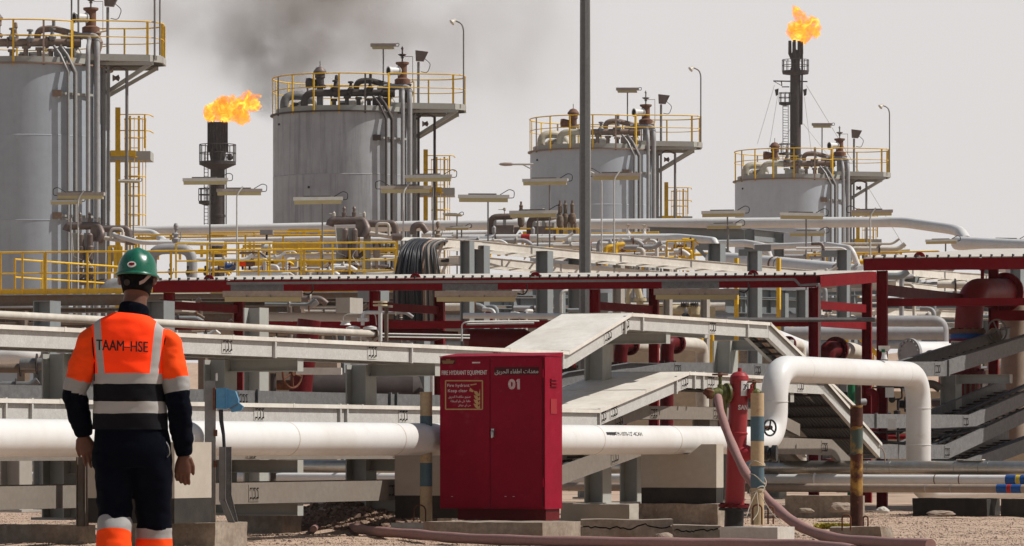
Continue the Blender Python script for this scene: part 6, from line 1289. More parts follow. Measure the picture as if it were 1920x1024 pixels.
    for x, r_, zz_ in ((2.27, .075, 1.02), (2.53, .10, 1.06)): P('down_pipe', MB().tube([L(x - 1.0, -1.1, zt + zz_), L(x, -1.25, zt + zz_), L(x, surf(x, .32), zt + zz_ - .45), L(x, surf(x, .32), .3)], r_, 12, bend=.3), wht)
    for x in (2.72, 2.86): P('cable_duct', MB().bar(L(x, surf(min(x, 2.7), .2), .3), L(x, surf(min(x, 2.7), .2), zt + .35), .09, .12, up=UY), 'post_grey' if x < 2.8 else dark)
    for z in (zt - 1.0, zt - 5.1, zt - 8.6): P('pipe_bracket', MB().cb(L(1.3, surf(1.3, .05), z), .3, .12, .22), brown).name; P('bracket_arm', MB().bar(L(1.4, surf(1.5, .2), z), L(2.4, surf(2.4, .2), z), .05, .08), 'steel_paint')
    for zz2, x in ((zt - 5.3, -2.1), (zt - 5.3, -1.8), (zt - 2.9, -1.3), (zt - .4, -2.5)): P('shell_nozzle', MB().lathe(L(x, surf(x, -.02), zz2), Vector((x, surf(x, 0), 0)), [(.045, 0), (.045, .05), (0, .05)], 8), 'black')
    # roof equipment
    yq = -1.0
    v = P('vent_pipe', MB().cyl(L(-.95, yq, zt), L(-.95, yq, zt + 1.05), .13, 14), elb); P('vent_flange', MB().flange(L(-.95, yq, zt + 1.08), UZ, .24, .04, 8), brown, v)
    P('vent_body', MB().lathe(L(-.95, yq, zt + 1.1), UZ, [(.1, 0), (.16, .05), (.16, .3), (.2, .32), (.2, .5), (.12, .56)], 14), 'rust_valve' if idx > 1 else brown, v)
    P('vent_side_box', MB().lathe(L(-1.1, yq, zt + 1.22), -UX, [(0, 0), (.14, 0), (.16, .1), (.2, .25), (.19, .4), (0, .42)], 12), 'rust_valve' if idx > 1 else brown, v)
    P('mushroom_cap', MB().lathe(L(-.95, yq, zt + 1.62), UZ, [(.26, 0), (.25, .06), (.14, .2), (.04, .24)], 18), 'rust_valve' if idx > 1 else 'pipe_clad', v); P('vent_rod', MB().cyl(L(-.95, yq, zt + 1.8), L(-.95, yq, zt + 2.06), .018, 6), dark, v)
    P('bend_pipe', MB().tube([L(-2.35, -.7, zt), L(-2.35, -.7, zt + .75), L(-1.5, -.4, zt + .8), L(-1.3, .4, zt + .5)], .17, 16, bend=.45), elb)
    P('bend_flange', MB().flange(L(-2.35, -.7, zt + .12), UZ, .26, .04, 10), brown)
    P('bend_pipe', MB().tube([L(-1.55, -1.2, zt), L(-1.55, -1.2, zt + .82), L(.9, -1.25, zt + .82)], .14, 14, bend=.4), elb if idx > 1 else brown)
    P('header_pipe', MB().lathe(L(-.55, -1.25, zt + .82), UX, [(.13, 0), (.19, .01), (.19, .06), (.13, .08), (.13, .7), (.2, .72), (.2, .8), (.14, .82), (.14, 1.3), (.2, 1.32), (.2, 1.4), (.13, 1.44), (.13, 2.0), (.17, 2.05), (.17, 2.5)], 14), brown)
    P('over_pipe', MB().tube([L(.45, -.9, zt + .8), L(.45, -.9, zt + 1.28), L(.95, -.9, zt + 1.34), L(2.0, -.9, zt + 1.05)], .115, 14, bend=.3), brown)
    P('tee_cap', MB().cyl(L(1.0, -.9, zt + 1.3), L(1.0, -.9, zt + 1.62), .06, 10), dark)
    for x, hh_ in ((-.4, .5), (.1, .6), (.55, .55), (.95, .5), (1.3, .55), (1.6, .5), (-1.9, .35), (-.05, .35)):
        P('nozzle', MB().lathe(L(x, -1.1 - .2 * (x > 0), zt), UZ, [(.09, 0), (.09, hh_ * .4), (.15, hh_ * .42), (.15, hh_ * .55), (.08, hh_ * .6), (.08, hh_), (.13, hh_ + .01), (.13, hh_ + .1), (0, hh_ + .1)], 12), brown if int(x * 10) % 2 else (elb if idx > 1 else brown))
    for x, z in ((-.35, 1.0), (.25, .95), (1.0, 1.0)): P('valve_cap', MB().lathe(L(x, -1.35, zt + z), UZ, [(.1, -.12), (.14, 0), (.07, .08), (.05, .22), (.11, .24), (.11, .3), (0, .32)], 12), dark)
    P('instrument_stack', MB().lathe(L(-.33, -.6, zt + .9), UZ, [(.12, -.2), (.06, 0), (.1, .05), (.12, .25), (.06, .3), (.05, .45), (.08, .5), (.06, .65), (0, .68)], 10), brown)
    P('nozzle_box', MB().cb(L(1.45, -1.6, zt + .45), .7, .4, .25), dark if idx < 2 else 'pipe_tan'); P('cream_tank', MB().lathe(L(-1.7, .2, zt), UZ, [(.5, .1), (.5, .45), (.3, .6), (0, .65)], 20), 'pipe_dusty')
    P('manway', MB().lathe(L(.3, .8, zt), UZ, [(.35, .05), (.35, .6), (.42, .6), (.42, .66), (0, .7)], 20), 'pipe_dusty'); P('white_nozzle', MB().lathe(L(1.75, -.9, zt), UZ, [(.2, .1), (.2, .5), (.1, .7), (.1, .9)], 14), 'pipe_dusty')
    q = P('big_valve_riser', MB().cyl(L(2.22, -.5, zt), L(2.22, -.5, zt + 1.25), .14, 14), 'pipe_grey'); P('big_valve_body', MB().lathe(L(2.22, -.5, zt + 1.1), UZ, [(.14, 0), (.3, .05), (.3, .3), (.18, .36), (.18, .85), (.26, .9), (.26, .97), (0, 1.0)], 16), 'rust_valve', q)
    hd = Vector((-.86, -.5, -.05)).normalized(); P('horn', MB().lathe(L(2.12, -.62, zt + 1.72), hd, [(.15, 0), (.19, .05), (.15, .08), (.16, .38), (.19, .5), (.15, .5)], 18), 'pipe_white', q); P('horn_mouth', MB().lathe(L(2.12, -.62, zt + 1.72), hd, [(.155, .485), (0, .4)], 18), 'black', q)
    P('valve_spindle', MB().lathe(L(2.22, -.5, zt + 2.07), UZ, [(.03, 0), (.03, .15), (.08, .17), (.03, .2), (.16, .28), (.16, .31), (.03, .33), (.03, .5), (.06, .52), (.01, .62)], 12), dark, q)
    P('side_valve', MB().lathe(L(2.45, -.6, zt + .2), UZ, [(.16, 0), (.16, .2), (.22, .24), (.1, .3), (.16, .5), (.2, .7), (.1, .9), (.14, 1.0), (0, 1.1)], 12), brown, q)
    P('thin_tube', MB().tube([L(2.3, -.4, zt + 2.3), L(2.62, -.4, zt + 2.3), L(2.62, -.4, zt + 1.3)], .012, 5), brown); P('roof_cabinet', MB().cb(L(-.15, .5, zt + .4), .3, .3, .5), 'steel_paint')
    # under the platform
    P('pipe_cluster', MB().tube([L(2.7, -.9, zt - .2), L(3.1, -.9, zt + .05), L(3.5, -.9, zt - .1)], .04, 6, bend=.1).lathe(L(3.0, -.9, zt - .35), UX, [(0, 0), (.12, 0), (.06, .1), (.12, .2), (0, .25)], 10), 'pipe_clad')
    # things standing on the tank
    wh = ['first', 'second', 'third', 'fourth'][idx]
    fx = L(2.86, -1.2, zp); F_ = Thing('floodlight', 'box floodlight on a short post on top of the ' + wh + ' tank', 'floodlight', fx)
    F_.part('post', MB().cyl(fx, fx + UZ * 1.6, .05, 8), M['post_grey']); o = fx + UZ * 1.62
    F_.part('housing', MB().prism([o + Vector((-.1, -.15, .02)), o + Vector((.2, -.15, 0)), o + Vector((.38, -.15, .36)), o + Vector((-.12, -.15, .42))], UY * .3), M['pipe_clad']); F_.part('cable_loop', MB().tube([o + Vector((.25, 0, .1)), o + Vector((.48, 0, -.1)), o + Vector((.35, 0, -.45)), o + Vector((.1, 0, -.4))], .014, 5, bend=.12), M['black'])
    lx = L(4.6, -.9, zp); G_ = Thing('gooseneck_lamp', 'gooseneck lamp pole at the platform corner of the ' + wh + ' tank', 'lamp', lx)
    G_.part('pole', MB().tube([lx, lx + UZ * 2.9, lx + Vector((-.08, 0, 3.12)), lx + Vector((-.32, 0, 3.22))], .03, 8, bend=.12), M['post_grey']); G_.part('head', MB().lathe(lx + Vector((-.34, 0, 3.24)), Vector((-.7, -.3, -.6)), [(.05, -.05), (.08, .05), (.13, .16), (0, .2)], 12), M['lamp_white'])
    sx = L(1.45, .6, zt); S_ = Thing('roof_light', 'box lamp on a thin pole above the roof of the ' + wh + ' tank', 'light', sx)
    S_.part('pole', MB().cyl(sx, sx + UZ * 2.75, .03, 8), M['post_grey']); o = sx + UZ * 2.78
    S_.part('housing', MB().prism([o + Vector((-.5, -.1, 0)), o + Vector((-.5, .1, 0)), o + Vector((-.5, .1, .12)), o + Vector((-.5, -.1, .12))], UX * 1.0), M['lamp_old']); S_.part('lens', MB().prism([o + Vector((-.42, -.09, -.1)), o + Vector((-.42, .09, -.1)), o + Vector((-.45, .09, -.002)), o + Vector((-.45, -.09, -.002))], UX * .85), M['lamp_lens'])
    S_.part('cable_loop', MB().tube([o + Vector((.4, 0, .1)), o + Vector((.62, 0, .14)), o + Vector((.6, 0, 0)), o + Vector((.5, 0, .02))], .014, 5, bend=.06), M['black'])
    for i, x in enumerate((-.0,)): pass
    return T
tk = [tankmat('tank_one', .12, (.30, .33, .365)), tankmat('tank_two', .55, (.345, .36, .375)), tankmat('tank_three', .10, (.32, .35, .385)), tankmat('tank_four', .08, (.375, .405, .44))]
bp = M['pipe_brown']; bl = mat('pipe_brown_light', (.34, .24, .18), .6, dirt=(.2, .13, .1), amt=.5, scale=4, col3=(.55, .47, .38), amt3=.5); cr = mat('pipe_cream', (.62, .56, .43), .5, dirt=(.4, .33, .24), amt=.3, scale=2)
bgy = mat('pipe_sooty', (.30, .29, .28), .6, dirt=(.07, .06, .06), amt=.7, scale=2.5, thr=.48)
bd = mat('pipe_dark', (.10, .08, .07), .6, dirt=(.05, .04, .035), amt=.5, scale=4, col3=(.3, .24, .2), amt3=.4)
tank(51, 145.5, (tk[0], bl, bl, M['post_grey'], M['pipe_grey']), 'nearest and largest grey storage tank at the left picture edge', 0)
tank(648, 166, (tk[1], bd, bgy, M['soot'], M['pipe_grey']), 'soot streaked grey storage tank second from the left', 1)
tank(1115, 186.5, (tk[2], bl, cr, M['post_grey'], M['pipe_grey']), 'grey storage tank behind the tall mast, third from the left', 2)
tank(1487, 207, (tk[3], bl, cr, M['post_grey'], M['pipe_grey']), 'pale grey storage tank furthest right below the right flare', 3)
for k, px in enumerate((147, 290)):
    D = 144.5; b0 = W(px, 70 if k == 0 else 112, D); single('whip_pole', MB().cyl(b0, b0 + UZ * 2.6, .035, 8), M['post_grey'], ['thin pole above the first tank reaching the top edge', 'thin pole at the first tank platform corner reaching the top edge'][k], 'pole', loc=b0)
# ================================================================ flare stacks
def ringrail(T, c, r_, z, mt, Hh=1.3, n=14, deck=True):
    for zz_ in (Hh, Hh * .5): T.part('platform_rail', MB().tube(arc(Vector((c.x, c.y, 0)), r_, 0, 2 * math.pi, 24, z + zz_), .035, 5, caps=False), mt)
    for i in range(n):
        a = 2 * math.pi * i / n; q = Vector((c.x + math.cos(a) * r_, c.y + math.sin(a) * r_, z)); T.part('platform_post', MB().cyl(q, q + UZ * Hh, .035, 5), mt)
D = 330; c = G(408, D); k = D / F; zt = ZY(230, D); T = Thing('flare_stack', 'sooty black flare stack with ringed platform left of the second tank', 'flare stack', c)
T.part('tip', MB().lathe(c, UZ, [(.62, ZY(290, D)), (.66, ZY(284, D)), (.7, ZY(282, D)), (.7, zt), (.6, zt), (.6, zt - .6), (0, zt - .6)], 28), M['soot'])
for i in range(20):
    a = 2 * math.pi * i / 20; q = c + Vector((math.cos(a) * .76, math.sin(a) * .76, 0)); T.part('tip_rod', MB().cyl(q + UZ * ZY(286, D), q + UZ * (zt + .05 * (i % 3)), .035, 5), M['soot'])
T.part('stack', MB().lathe(c, UZ, [(.62, ZY(290, D)), (.56, ZY(300, D)), (.56, ZY(402, D)), (.6, ZY(403, D)), (.6, ZY(407, D)), (.56, ZY(408, D)), (.56, 0)], 28), M['soot'])
T.part('platform_deck', MB().lathe(c, UZ, [(.56, ZY(318, D)), (1.2, ZY(311, D)), (1.42, ZY(309, D)), (1.42, ZY(303, D)), (.5, ZY(303, D))], 28), M['soot']); ringrail(T, c, 1.4, ZY(303, D), M['soot'])
c2 = c + Vector((-.85, -.1, 0)); T.part('platform_deck', MB().lathe(c2, UZ, [(.1, ZY(386, D)), (.6, ZY(382, D)), (.6, ZY(377, D)), (0, ZY(377, D))], 16), M['soot']); ringrail(T, c2, .6, ZY(377, D), M['soot'], .95, 8)
for x in (-1.0, -.7): T.part('ladder_rail', MB().cyl(c + Vector((x, -.5, ZY(440, D))), c + Vector((x, -.5, ZY(285, D))), .035, 5), M['soot'])
for i in range(22): z = ZY(440, D) + i * .28; T.part('ladder_rung', MB().cyl(c + Vector((-1.0, -.5, z)), c + Vector((-.7, -.5, z)), .022, 5), M['soot'])
T.part('pilot_box', MB().lathe(c + Vector((.75, -.6, ZY(296, D))), UX, [(0, 0), (.2, .05), (.25, .3), (.1, .5), (0, .5)], 12), M['soot']); T.part('side_pipe', MB().cyl(c + Vector((.68, -.3, 0)), c + Vector((.68, -.3, ZY(290, D))), .05, 6), M['soot'])
D = 430; c = G(1491.5, D); k = D / F; zt = ZY(78, D); T = Thing('flare_stack', 'tall slim black flare stack with cross arm above the fourth tank', 'flare stack', c)
for i in range(7):
    a = 2 * math.pi * i / 7; q = c + Vector((math.cos(a) * .62, math.sin(a) * .5, 0)); p1 = c + Vector((math.cos(a) * .25, math.sin(a) * .25, ZY(118, D)))
    T.part('tip_burner', MB().tube([p1, q + UZ * ZY(100, D), q + UZ * (zt + .1 * (i % 2))], [.1, .17, .15], 8), M['soot'])
T.part('tip_core', MB().lathe(c, UZ, [(.45, ZY(128, D)), (.45, ZY(105, D)), (.3, ZY(95, D)), (0, ZY(92, D))], 14), M['soot'])
T.part('stack', MB().lathe(c, UZ, [(.52, ZY(128, D)), (.55, ZY(180, D)), (.55, 0)], 24), M['soot'])
T.part('platform_deck', MB().lathe(c, UZ, [(.5, ZY(141, D)), (1.3, ZY(139, D)), (1.36, ZY(133, D)), (.4, ZY(133, D))], 24), M['soot']); ringrail(T, c, 1.33, ZY(133, D), M['soot'], 1.1, 14)
T.part('cross_arm', MB().bar(W(1450, 152, D), W(1514, 153, D), .1, .12).bar(W(1465, 152, D), W(1466, 161, D), .1, .1, up=UX).bar(W(1466, 163, D), W(1480, 163, D), .1, .1).bar(W(1450, 152, D), W(1466, 161, D), .05, .05), M['soot'])
for px in (1456, 1509): T.part('winch_box', MB().prism([W(px - 3, 168, D), W(px + 4, 166, D), W(px + 3, 178, D), W(px - 1, 180, D)], UY * .3), M['soot'])
T.part('side_pipe', MB().tube([W(1504, 100, D - .3), W(1504, 130, D - .3), W(1503, 232, D - .3), W(1500, 232, D - .3)], .1, 8), M['soot'])
c2 = W(1472, 195, D); c2.z = 0; T.part('platform_deck', MB().lathe(c2, UZ, [(.1, ZY(199, D)), (.62, ZY(196, D)), (.62, ZY(192, D)), (0, ZY(192, D))], 14), M['soot']); ringrail(T, c2, .6, ZY(192, D), M['soot'], .95, 8)
for px in (1468, 1478): T.part('ladder_rail', MB().cyl(W(px, 300, D - .3), W(px, 196, D - .3), .035, 5), M['soot'])
for i in range(19): y = 200 + i * 5; T.part('ladder_rung', MB().cyl(W(1468, y, D - .3), W(1478, y + 1.5 * (i % 2), D - .3), .025, 5), M['soot'])
c2 = W(1476, 285, D); c2.z = 0; T.part('platform_deck', MB().lathe(c2, UZ, [(.9, ZY(290, D)), (.9, ZY(287, D)), (0, ZY(287, D))], 14), M['soot']); ringrail(T, c2, .85, ZY(287, D), M['soot'], .9, 8)
for i, (a, b_) in enumerate((((1452, 160), (1420, 270)), ((1458, 180), (1440, 290)), ((1486, 235), (1452, 290)), ((1506, 232), (1560, 300)), ((1508, 182), (1522, 290)), ((1512, 160), (1700, 470)))):
    T.part('guy_wire', MB().cyl(W(*a, D), W(*b_, D), .018 if i != 5 else .03, 4), M['galv'])
# ---- flames
def flame(label, D, blobs, seed, dirv):
    cs = [(W(x, y, D), r_ * D / F) for x, y, r_ in blobs]
    ctr = sum((q for q, _ in cs), Vector()) / len(cs)
    mball = bpy.data.metaballs.new('flame'); mball.resolution = .16 if D < 400 else .2; mball.threshold = .25
    ob = bpy.data.objects.new('flame_source', mball); C.objects.link(ob); ob.location = ctr
    for q, r_ in cs: e = mball.elements.new(type='BALL'); e.co = q - ctr; e.radius = r_ * 1.55
    dg = bpy.context.evaluated_depsgraph_get(); me = bpy.data.meshes.new_from_object(ob.evaluated_get(dg)); bpy.data.objects.remove(ob); bpy.data.metaballs.remove(mball)
    o = bpy.data.objects.new('flame', me); C.objects.link(o); o.location = ctr; o['label'] = label; o['category'] = 'flame'
    s_ = 330 / D
    for v in me.vertices:
        n_ = v.co.normalized(); q = v.co * 1.2 * s_ + Vector((seed, 0, 0)); a = noise.noise(q) * .55 + noise.noise(q * 2.7) * .34 + noise.noise(q * 6) * .16
        v.co += (n_ * a + dirv * max(0, a) * .6) / s_ ** .5 * (1 if True else 0)
    m = bpy.data.materials.new('flame_' + str(seed)); m.use_nodes = True; t = m.node_tree; t.nodes.clear(); N = t.nodes; Lk = t.links
    out = N.new('ShaderNodeOutputMaterial'); pv = N.new('ShaderNodeVolumePrincipled'); tc = N.new('ShaderNodeTexCoord')
    n1 = N.new('ShaderNodeTexNoise'); n1.inputs['Scale'].default_value = 1.5 * s_; n1.inputs['Detail'].default_value = 7; n1.inputs['Roughness'].default_value = .66; n1.inputs['Distortion'].default_value = 1.3; Lk.new(tc.outputs['Object'], n1.inputs['Vector'])
    r1 = N.new('ShaderNodeMapRange'); Lk.new(n1.outputs['Fac'], r1.inputs[0]); r1.inputs[1].default_value = .43; r1.inputs[2].default_value = .58; r1.inputs[3].default_value = .0; r1.inputs[4].default_value = 1
    em = N.new('ShaderNodeMath'); em.operation = 'MULTIPLY'; em.inputs[1].default_value = 8.5 * s_; Lk.new(r1.outputs[0], em.inputs[0]); Lk.new(em.outputs[0], pv.inputs['Emission Strength'])
    cr_ = N.new('ShaderNodeValToRGB'); cr_.color_ramp.elements[0].color = (.75, .07, .004, 1); cr_.color_ramp.elements[1].color = (1.5, 1.05, .16, 1); cr_.color_ramp.elements[0].position = .45; cr_.color_ramp.elements[1].position = .66; e3 = cr_.color_ramp.elements.new(.54); e3.color = (1.1, .42, .018, 1); Lk.new(n1.outputs['Fac'], cr_.inputs[0]); Lk.new(cr_.outputs[0], pv.inputs['Emission Color'])
    dn = N.new('ShaderNodeMath'); dn.operation = 'MULTIPLY'; dn.inputs[1].default_value = 7 * s_; Lk.new(r1.outputs[0], dn.inputs[0]); Lk.new(dn.outputs[0], pv.inputs['Density']); pv.inputs['Color'].default_value = (.12, .03, .01, 1)
    Lk.new(pv.outputs[0], out.inputs['Volume']); me.materials.clear(); me.materials.append(m); m.cycles.volume_step_rate = .3 if hasattr(m, 'cycles') and hasattr(m.cycles, 'volume_step_rate') else 1
    return o
flame('wide orange flame blowing right from the left flare stack', 330, [(402, 208, 17), (418, 199, 20), (438, 206, 20), (446, 218, 14), (455, 196, 15), (466, 184, 13), (398, 218, 12), (424, 186, 10), (470, 200, 10), (415, 222, 12)], 3, Vector((.5, 0, .5)))
flame('orange flame leaping above the tall right flare stack', 430, [(1493, 62, 14), (1500, 50, 17), (1512, 48, 13), (1524, 60, 12), (1508, 66, 12), (1498, 32, 12), (1493, 20, 6), (1506, 36, 9), (1531, 58, 7)], 8, Vector((.4, 0, .6)))
# ---- smoke plume (real volume behind the tanks)
def plume(label, pts, seed, dens, D, step=1.0):
    """pts: (px, py, radius px) along the plume; closed tube with noisy density"""
    b = MB(); P = smooth_path([W(x, y, D) for x, y, r_ in pts], 6); rs = []
    for i in range(len(pts) - 1):
        for j in range(6): rs.append((pts[i][2] + (pts[i + 1][2] - pts[i][2]) * j / 6) * D / F)
    rs.append(pts[-1][2] * D / F); b.tube(P, rs, 24)
    o = single('smoke_plume', b, bpy.data.materials.new('smoke_' + str(seed)), label, 'smoke', kind='stuff', loc=P[0]); m = o.data.materials[0]
    m.use_nodes = True; t = m.node_tree; t.nodes.clear(); N = t.nodes; Lk = t.links
    out = N.new('ShaderNodeOutputMaterial'); va = N.new('ShaderNodeVolumePrincipled'); va.inputs['Color'].default_value = (.36, .26, .195, 1); va.inputs['Anisotropy'].default_value = .2; tc = N.new('ShaderNodeTexCoord')
    acc = None
    def mth(op, a, b2=None, c2=None):
        x = N.new('ShaderNodeMath'); x.operation = op
        for k_, q in enumerate((a, b2, c2)):
            if q is None: continue
            if isinstance(q, (int, float)): x.inputs[k_].default_value = q
            else: Lk.new(q, x.inputs[k_])
        return x.outputs[0]
    # soft balls of density along the axis, broken up by turbulence
    dn = N.new('ShaderNodeTexNoise'); dn.inputs['Scale'].default_value = .09; dn.inputs['Detail'].default_value = 5; Lk.new(tc.outputs['Object'], dn.inputs['Vector'])
    vs = N.new('ShaderNodeVectorMath'); vs.operation = 'MULTIPLY_ADD'; Lk.new(dn.outputs['Color'], vs.inputs[0]); vs.inputs[1].default_value = (9, 9, 9); off = N.new('ShaderNodeVectorMath'); Lk.new(tc.outputs['Object'], off.inputs[0]); off.inputs[1].default_value = (-4.5, -4.5, -4.5); Lk.new(off.outputs[0], vs.inputs[2])
    for (x, y, r_, w_) in dens:
        q = W(x, y, D) - P[0]; ln = N.new('ShaderNodeVectorMath'); ln.operation = 'DISTANCE'; Lk.new(vs.outputs[0], ln.inputs[0]); ln.inputs[1].default_value = q
        g = mth('MAXIMUM', mth('SUBTRACT', 1.0, mth('DIVIDE', ln.outputs['Value'], r_ * D / F)), 0.0); g = mth('MULTIPLY', mth('MULTIPLY', g, g), w_ / (r_ * D / F)); acc = g if acc is None else mth('ADD', acc, g)
    n2 = N.new('ShaderNodeTexNoise'); n2.inputs['Scale'].default_value = .22; n2.inputs['Detail'].default_value = 6; n2.inputs['Roughness'].default_value = .6; Lk.new(tc.outputs['Object'], n2.inputs['Vector'])
    mr = N.new('ShaderNodeMapRange'); Lk.new(n2.outputs['Fac'], mr.inputs[0]); mr.inputs[1].default_value = .36; mr.inputs[2].default_value = .66; mr.inputs[3].default_value = .25; mr.inputs[4].default_value = 1.7
    Lk.new(mth('MULTIPLY', acc, mr.outputs[0]), va.inputs['Density']); Lk.new(va.outputs[0], out.inputs['Volume'])
    return o
plume('dark smoke drifting up and right from the left flare', [(640, 330, 560), (640, 0, 560), (640, -200, 560)], 1, [(462, 226, 34, 1.0), (485, 212, 60, 1.1), (505, 185, 95, 1.0), (470, 130, 130, .8), (520, 110, 150, 1.0), (530, 50, 200, 1.1), (400, 50, 180, .65), (320, 10, 160, .45), (620, 60, 220, .85), (560, -60, 260, 1.2), (720, 80, 220, .6), (830, 60, 250, .5), (970, 70, 230, .3), (560, 200, 90, .5)], 356)
# ================================================================ worker, seen from behind, walking away
PD = 20.8; PO = Vector(((244 - CX) / F * PD, PD, 0))
def loft(rings, n=40, wr=.0, sc=6, seed=0, cap=True, axis_fn=None):
    """rings: (center, rx, ry[, tilt axis]); elliptical sections, squared a little, with cloth folds"""
    mb = MB(); R_ = []
    cs = [Vector(r[0]) for r in rings]
    for i, r in enumerate(rings):
        c = cs[i]; d = (cs[min(i + 1, len(cs) - 1)] - cs[max(i - 1, 0)]).normalized()
        u = UX - d * d.x; u.normalize(); v = d.cross(u)
        ring = []
        for j in range(n):
            a = 2 * math.pi * j / n; ca, sa = math.cos(a), math.sin(a); e = .85
            p = c + u * (math.copysign(abs(ca) ** e, ca) * r[1]) + v * (math.copysign(abs(sa) ** e, sa) * r[2])
            if wr:
                q = Vector((p.x * sc, p.y * sc, p.z * sc * 1.8)) + Vector((seed, 0, 0)); p += (p - c).normalized() * (noise.noise(q) * wr + noise.noise(q * 2.3) * wr * .5)
            ring.append(p)
        R_.append(ring)
    fs = [(i * n + j, i * n + (j + 1) % n, (i + 1) * n + (j + 1) % n, (i + 1) * n + j) for i in range(len(R_) - 1) for j in range(n)]
    mb.add([p for g in R_ for p in g], fs, True)
    if cap: mb.add(R_[0], [tuple(range(n - 1, -1, -1))], True); mb.add(R_[-1], [tuple(range(n))], True)
    return mb
def dens(keys, step=.012):
    """interpolate (center, rx, ry) keys smoothly into many rings"""
    out = []
    for i in range(len(keys) - 1):
        a = keys[max(i - 1, 0)]; b, c = keys[i], keys[i + 1]; d = keys[min(i + 2, len(keys) - 1)]
        m = max(2, int((Vector(c[0]) - Vector(b[0])).length / step))
        f = lambda p0, p1, p2, p3, t: .5 * ((2 * p1) + (p2 - p0) * t + (2 * p0 - 5 * p1 + 4 * p2 - p3) * t * t + (3 * p1 - p0 - 3 * p2 + p3) * t ** 3)
        for k in range(m):
            t = k / m; out.append((f(Vector(a[0]), Vector(b[0]), Vector(c[0]), Vector(d[0]), t), f(a[1], b[1], c[1], d[1], t), f(a[2], b[2], c[2], d[2], t)))
    out.append((Vector(keys[-1][0]), keys[-1][1], keys[-1][2])); return out
def remesh(mb, name, vox, smooth=3):
    me = mb.mesh(name); o = bpy.data.objects.new(name, me); C.objects.link(o)
    md = o.modifiers.new('r', 'REMESH'); md.mode = 'VOXEL'; md.voxel_size = vox; md.use_smooth_shade = True
    s_ = o.modifiers.new('s', 'SMOOTH'); s_.iterations = smooth; s_.factor = .5
    m2 = bpy.data.meshes.new_from_object(o.evaluated_get(bpy.context.evaluated_depsgraph_get())); bpy.data.objects.remove(o); return m2
def join(*ms):
    r = MB()
    for m_ in ms: r.add(m_.v, m_.f, True)
    return r
V3 = Vector
torso = [((.005, 0, .86), .175, .115), ((.004, 0, .95), .165, .11), ((0, 0, 1.06), .15, .10), ((0, 0, 1.2), .155, .105), ((0, .0, 1.34), .17, .11), ((0, .0, 1.43), .185, .10), ((0, .0, 1.49), .15, .085), ((.01, .01, 1.535), .075, .07), ((.02, .025, 1.60), .058, .062), ((.026, .04, 1.65), .056, .065)]
head = [((.026, .03, 1.615), .045, .06), ((.028, .045, 1.66), .068, .088), ((.03, .05, 1.72), .078, .098), ((.03, .05, 1.78), .074, .095), ((.03, .05, 1.825), .045, .06), ((.03, .05, 1.835), .01, .015)]
SLh, ELb, WRs = V3((-.185, 0, 1.44)), V3((-.268, -.015, 1.17)), V3((-.232, .05, .968))
SRh, ERb, WRr = V3((.185, 0, 1.43)), V3((.236, -.02, 1.12)), V3((.258, .03, .872))
legL = [((-.075, .0, .84), .085, .095), ((-.073, -.01, .70), .082, .09), ((-.072, -.02, .5), .058, .062), ((-.07, -.09, .3), .056, .062), ((-.07, -.15, .1), .04, .045)]
legR = [((.10, .0, .84), .085, .095), ((.108, .04, .70), .082, .09), ((.108, .09, .5), .058, .062), ((.105, .08, .3), .056, .062), ((.10, .06, .1), .04, .045)]
arm = lambda a, b, c: dens([(a, .055, .055), ((a + b) / 2, .05, .05), (b, .04, .042), ((b + c) / 2, .04, .04), (c, .027, .032)], .03)
def hand(wr, dirv, side, curl, spread=.0):
    """palm plus four fingers and a thumb; dirv is down the forearm, palm faces the body"""
    d = dirv.normalized(); back = V3((0, -1, 0)); ac = d.cross(back).normalized(); nrm = ac.cross(d).normalized()   # ac: across the back of the hand as seen from behind
    parts = [loft([(wr - d * .02, .026, .03), (wr + d * .015, .029, .024), (wr + d * .05, .04, .021), (wr + d * .088, .041, .017), (wr + d * .096, .03, .012)], 16)]
    fw = (-.030, -.010, .010, .029); ln = (.066, .076, .071, .056)
    for i in range(4):
        k = i if side > 0 else 3 - i
        p = wr + d * .085 + ac * fw[i]; dd = (d + ac * (fw[i] * spread)).normalized(); c_ = curl[i]
        q1 = p + dd * ln[k] * .48; d2 = (dd * math.cos(c_) + (nrm * -1) * math.sin(c_) * .8 + ac * side * -.25 * math.sin(c_)).normalized(); q2 = q1 + d2 * ln[k] * .32
        d3 = (dd * math.cos(c_ * 1.8) - nrm * math.sin(c_ * 1.8) * .8).normalized(); q3_ = q2 + d3 * ln[k] * .26
        parts.append(MB().tube([p - dd * .02, p, q1, q2, q3_, q3_ + d3 * .006], [.0095, .0098, .0088, .0082, .0068, .003], 10))
    b0_ = wr + d * .02 - ac * side * .03; t1 = b0_ + d * .035 - ac * side * .018 + nrm * -.008; t2 = t1 + d * .032 - ac * side * .003 - nrm * .006
    parts.append(MB().tube([b0_ - d * .01 + ac * side * .012, b0_, t1, t2, t2 + d * .012], [.013, .0145, .011, .009, .005], 10))
    return join(*parts)
hl = hand(WRs + V3((-.002, .003, -.01)), V3((.33, .05, -1)), -1, (.5, .35, .35, .5), 3)
hr = hand(WRr + V3((0, .005, -.01)), V3((-.06, .02, -1)), 1, (.65, .75, .85, .9))
